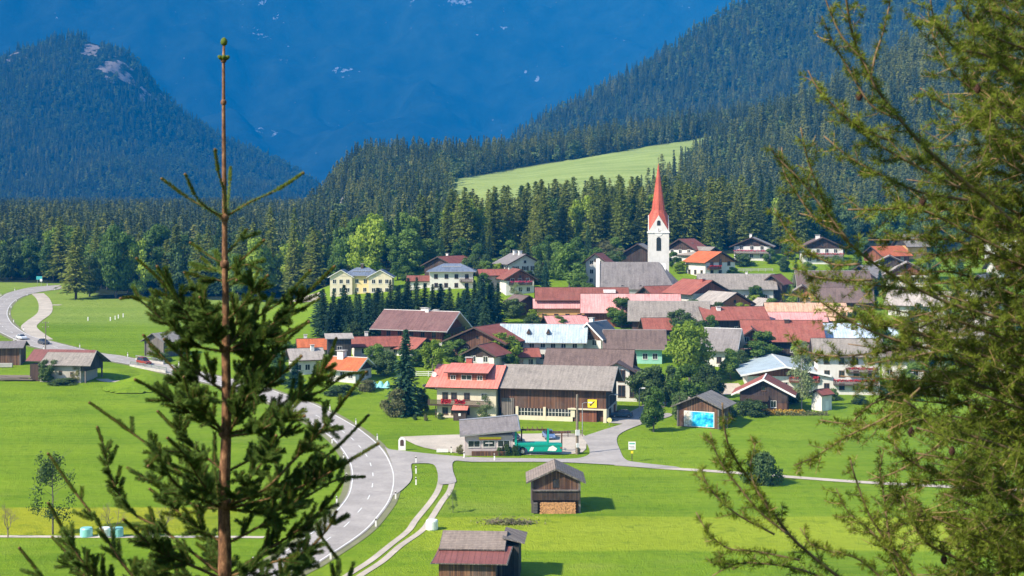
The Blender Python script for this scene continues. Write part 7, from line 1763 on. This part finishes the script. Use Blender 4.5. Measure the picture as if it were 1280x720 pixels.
LB_ = [ # points run from the trunk side outwards to the tip
 ([(1420, 420), (1330, 330), (1280, 290), (1235, 250), (1190, 215), (1150, 178), (1118, 140), (1092, 105), (1075, 70), (1064, 35), (1058, 0), (1056, -30)], -.5, 8, 30, (.05, .13), .1, 0.),
 ([(1095, 112), (1078, 75), (1052, 45), (1034, 5), (1030, -12)], -.02, 3, 5, (.03, .07), .3, -.45),
 ([(1088, 100), (1094, 70), (1104, 40), (1112, 4), (1113, -15)], .02, 3, 5, (.03, .06), .25, -.45),
 ([(1120, 148), (1088, 130), (1060, 85), (1040, 50), (1027, 20)], .0, 3.2, 9, (.03, .08), .2, -.42),
 ([(1110, 175), (1075, 160), (1045, 135), (1022, 110), (1010, 88)], .03, 3.2, 8, (.03, .08), .22, -.38),
 ([(1200, 235), (1150, 210), (1105, 185), (1070, 160), (1045, 135)], .0, 4, 14, (.05, .12), .1, -.3),
 ([(1210, 250), (1150, 240), (1095, 215), (1060, 195), (1030, 170)], .1, 4, 12, (.05, .13), .15, -.25),
 ([(1420, 60), (1330, 70), (1280, 60), (1230, 40), (1200, 10), (1185, -20)], -.2, 6, 22, (.06, .16), .1, .0), ([(1420, 160), (1340, 130), (1280, 100), (1235, 70), (1195, 60), (1170, 30), (1163, 0)], -.4, 5, 22, (.06, .16), .15, .1),
 ([(1420, 200), (1340, 190), (1280, 150), (1230, 120), (1190, 90), (1168, 50), (1160, 15)], .2, 5, 24, (.06, .16), .2, .1),
 ([(1420, 250), (1330, 230), (1270, 190), (1220, 160), (1180, 130), (1150, 110)], .0, 5, 22, (.06, .15), .15, .2),
 ([(1420, 330), (1330, 300), (1260, 260), (1200, 230), (1160, 200), (1120, 195)], .3, 6, 24, (.06, .16), .1, .2),
 ([(1420, 380), (1340, 350), (1270, 320), (1210, 290), (1150, 262), (1100, 262), (1060, 262)], -.2, 6, 26, (.06, .15), .1, .2),
 ([(1420, 440), (1340, 420), (1260, 400), (1190, 380), (1130, 352), (1080, 320), (1045, 285), (1025, 240), (1010, 200), (1001, 160)], -.4, 6, 30, (.05, .12), .1, .0),
 ([(1060, 300), (1030, 262), (1000, 225), (975, 200), (962, 182)], .0, 3, 10, (.03, .08), .2, -.38), ([(1048, 292), (1020, 275), (995, 240), (980, 215), (977, 184)], .1, 3, 9, (.03, .08), .2, -.33), ([(1075, 330), (1040, 330), (1005, 310), (985, 290), (968, 260)], .1, 3, 10, (.03, .1), .15, -.3), ([(1090, 350), (1050, 350), (1015, 345), (990, 335)], .0, 3, 9, (.03, .1), .15, -.3),
 ([(1420, 500), (1330, 480), (1250, 450), (1190, 430), (1130, 410), (1080, 400), (1030, 395)], .3, 6, 28, (.06, .14), .1, .1), ([(1180, 440), (1120, 425), (1070, 405), (1030, 380), (1010, 360)], -.1, 4, 14, (.04, .12), .1, .0), ([(1150, 430), (1100, 440), (1050, 445), (1010, 440), (980, 420)], .1, 3.2, 12, (.04, .1), .15, .0),
 ([(1420, 540), (1330, 510), (1260, 490), (1190, 480), (1140, 490), (1090, 505), (1060, 535)], .2, 5, 26, (.05, .13), .1, .0), ([(1150, 485), (1110, 520), (1060, 545), (1020, 570), (992, 582)], -.1, 3.2, 14, (.03, .08), .05, -.1), ([(1140, 510), (1100, 530), (1060, 530), (1025, 525)], .1, 3, 10, (.03, .1), .05, -.05),
 ([(1420, 620), (1330, 590), (1260, 560), (1200, 540), (1160, 520), (1130, 500)], -.3, 6, 26, (.06, .16), .1, .0), ([(1420, 560), (1340, 560), (1280, 540), (1220, 530), (1170, 560), (1120, 590), (1085, 600)], .4, 5, 24, (.05, .14), .1, .2),
 ([(1420, 700), (1340, 660), (1270, 630), (1210, 600), (1165, 590), (1130, 570), (1110, 545)], .1, 6, 26, (.06, .16), .1, .0), ([(1420, 740), (1340, 720), (1260, 690), (1200, 660), (1160, 640), (1130, 620), (1100, 620)], .3, 5, 24, (.06, .16), .1, .1),
 ([(1420, 800), (1330, 770), (1250, 730), (1200, 700), (1160, 680), (1140, 650), (1128, 620)], -.2, 6, 26, (.06, .15), .1, .0), ([(1420, 860), (1300, 830), (1200, 780), (1150, 730), (1120, 690), (1090, 650), (1070, 600), (1063, 575)], -.1, 5, 24, (.04, .1), .1, .0),
 ([(1420, 900), (1300, 880), (1180, 820), (1100, 760), (1040, 715), (990, 672), (958, 628), (930, 590), (912, 560), (905, 530), (903, 504)], -.5, 6, 22, (.03, .08), .12, .0), ([(985, 668), (950, 640), (925, 610), (905, 585), (893, 560), (888, 540)], .0, 3, 12, (.03, .07), .12, -.38), ([(960, 636), (945, 610), (938, 585), (943, 560), (945, 548)], .05, 2.6, 8, (.02, .05), .2, -.38), ([(968, 668), (925, 645), (900, 625), (884, 605), (876, 586)], -.05, 2.6, 10, (.02, .06), .15, -.4), ([(1000, 700), (950, 690), (910, 685), (885, 665), (870, 640)], .05, 2.6, 10, (.02, .06), .15, -.35), ([(1060, 740), (1010, 715), (960, 705), (920, 705), (890, 720)], .05, 3, 12, (.03, .08), .1, -.3),
 ([(1120, 740), (1075, 700), (1040, 690), (1015, 680), (1000, 660)], .1, 3, 12, (.02, .07), .15, -.1), ([(1130, 730), (1110, 690), (1085, 660), (1060, 640), (1045, 610)], .1, 3, 14, (.03, .09), .1, .0), ([(1150, 740), (1120, 700), (1110, 660), (1105, 620), (1100, 590), (1105, 560)], .1, 3, 14, (.03, .1), .1, .1),
]
for i, a in enumerate(LB_): larch_branch(a[0], a[1], a[2], a[3], a[4], a[5], i, a[6])
for i, (x1, y1, y2) in enumerate(((1045, 395, 430), (1060, 430, 450), (1050, 470, 480), (1085, 455, 440), (1095, 500, 470), (1070, 380, 400), (1100, 410, 400), (1030, 350, 372), (1110, 545, 520), (1120, 470, 500), (1105, 350, 340), (1085, 300, 300), (1120, 250, 262), (1120, 620, 600), (1110, 660, 650))):
    larch_branch([(1430, y2 + 70), (1340, y2 + 50), (1260, y2 + 25), (1190, y2), (1130, (y1 + y2) / 2), (x1, y1)], lrng.uniform(-.3, .3), 4, 26, (.05, .14), .1, 400 + i, lrng.uniform(-.1, .3))
# dense inner mass at the right edge
for i in range(54):
    y0 = -20 + i * 14.2; s_ = lrng.uniform(-40, 40); x1 = np.interp(y0, [0, 100, 200, 300, 400, 500, 600, 720], [1190, 1195, 1160, 1135, 1120, 1120, 1150, 1160]) + lrng.uniform(-15, 70)
    larch_branch([(1430, y0 + 60 + s_), (1350, y0 + 40 + s_ * .6), (1290, y0 + 15), (1240, y0 + lrng.uniform(-15, 10)), (x1, y0 + lrng.uniform(-30, 30))], lrng.uniform(-.3, .3), 3.6, 24, (.06, .17), .1, 200 + i, lrng.uniform(-.3, .7))
# cones
cm_ = MB(); rr_ = [.004, .0085, .0105, .0095, .006, .002]
cm_.tube([(0, 0, -.012 + .006 * k) for k in range(6)], rr_, 8)
for k in range(5):
    for j in range(7):
        a = 2*PI*j/7 + k*.4; z0 = -.012 + .006*k; R = rr_[k] * 1.25 + .001; cm_.face([(rr_[k]*.8*math.cos(a-.4), rr_[k]*.8*math.sin(a-.4), z0), (rr_[k]*.8*math.cos(a+.4), rr_[k]*.8*math.sin(a+.4), z0), (R*math.cos(a), R*math.sin(a), z0+.006)])
CM = cm_.mesh('cone', LC)
for (px, py, dd) in ((1074, 121, -.38), (1154, 251, 0), (1222, 112, 0), (1152, 256, .1), (1190, 565, -.1), (1150, 642, -.1), (1139, 541, -.2), (1180, 700, -.1)):
    inst('cone', CM, la, tuple(P(px, py, D1 + dd) - inv1), 0, (1.15, 1.15, 1.15))
# ------------------------------------------------------------ light, air, camera
w = bpy.data.worlds.new('World'); scene.world = w; w.use_nodes = True
nt = w.node_tree; bg = nt.nodes['Background']; sk = nt.nodes.new('ShaderNodeTexSky'); sk.sky_type = 'NISHITA'; sk.sun_disc = False
SUN_EL, SUN_AZ = math.radians(40), math.radians(237)      # azimuth clockwise from +Y
sk.sun_elevation = SUN_EL; sk.sun_rotation = SUN_AZ; sk.altitude = 1000; sk.air_density = 1.; sk.dust_density = .6; sk.ozone_density = 1.5
nt.links.new(sk.outputs[0], bg.inputs[0]); bg.inputs[1].default_value = .13
ld = bpy.data.lights.new('sun', 'SUN'); ld.energy = 4.4; ld.angle = math.radians(2.5); ld.color = (1., .9, .75)
lo = bpy.data.objects.new('sun', ld); col.objects.link(lo)
import mathutils
sd = mathutils.Vector((math.sin(SUN_AZ) * math.cos(SUN_EL), math.cos(SUN_AZ) * math.cos(SUN_EL), math.sin(SUN_EL)))
lo.rotation_euler = sd.to_track_quat('Z', 'Y').to_euler(); lo.location = (-100, -100, 200)

hm = bpy.data.materials.new('valley_air'); hm.use_nodes = True; nt = hm.node_tree; nt.nodes.clear()
out = nt.nodes.new('ShaderNodeOutputMaterial'); pv = nt.nodes.new('ShaderNodeVolumePrincipled')
pv.inputs['Color'].default_value = HAZE_COL + (1,); pv.inputs['Density'].default_value = HAZE_D; pv.inputs['Anisotropy'].default_value = -.4
nt.links.new(pv.outputs[0], out.inputs['Volume'])
mb = MB(); mb.box(0, 5650, -60, 17000, 11600, 2700)
hz = mb.build('haze', hm); hz['kind'] = 'stuff'

cd = bpy.data.cameras.new('camera'); cam = bpy.data.objects.new('camera', cd); col.objects.link(cam); scene.camera = cam
cd.sensor_width = 36; cd.lens = 36 * F / 1280; cam.location = (0, 0, CH); cam.rotation_euler = (math.radians(90), 0, 0)
cd.shift_y = -(360 - HY) / 1280; cd.clip_start = .1; cd.clip_end = 20000
cd.dof.use_dof = True; cd.dof.focus_distance = 260; cd.dof.aperture_fstop = 10.5
scene.view_settings.view_transform = 'Standard'; scene.view_settings.look = 'None'; scene.view_settings.gamma = 1; scene.view_settings.use_curve_mapping = False
scene.view_settings.exposure = EXPO
scene.cycles.max_bounces = 5; scene.cycles.diffuse_bounces = 2; scene.cycles.glossy_bounces = 2; scene.cycles.transmission_bounces = 3; scene.cycles.transparent_max_bounces = 4; scene.cycles.volume_bounces = 0
scene.cycles.use_denoising = True
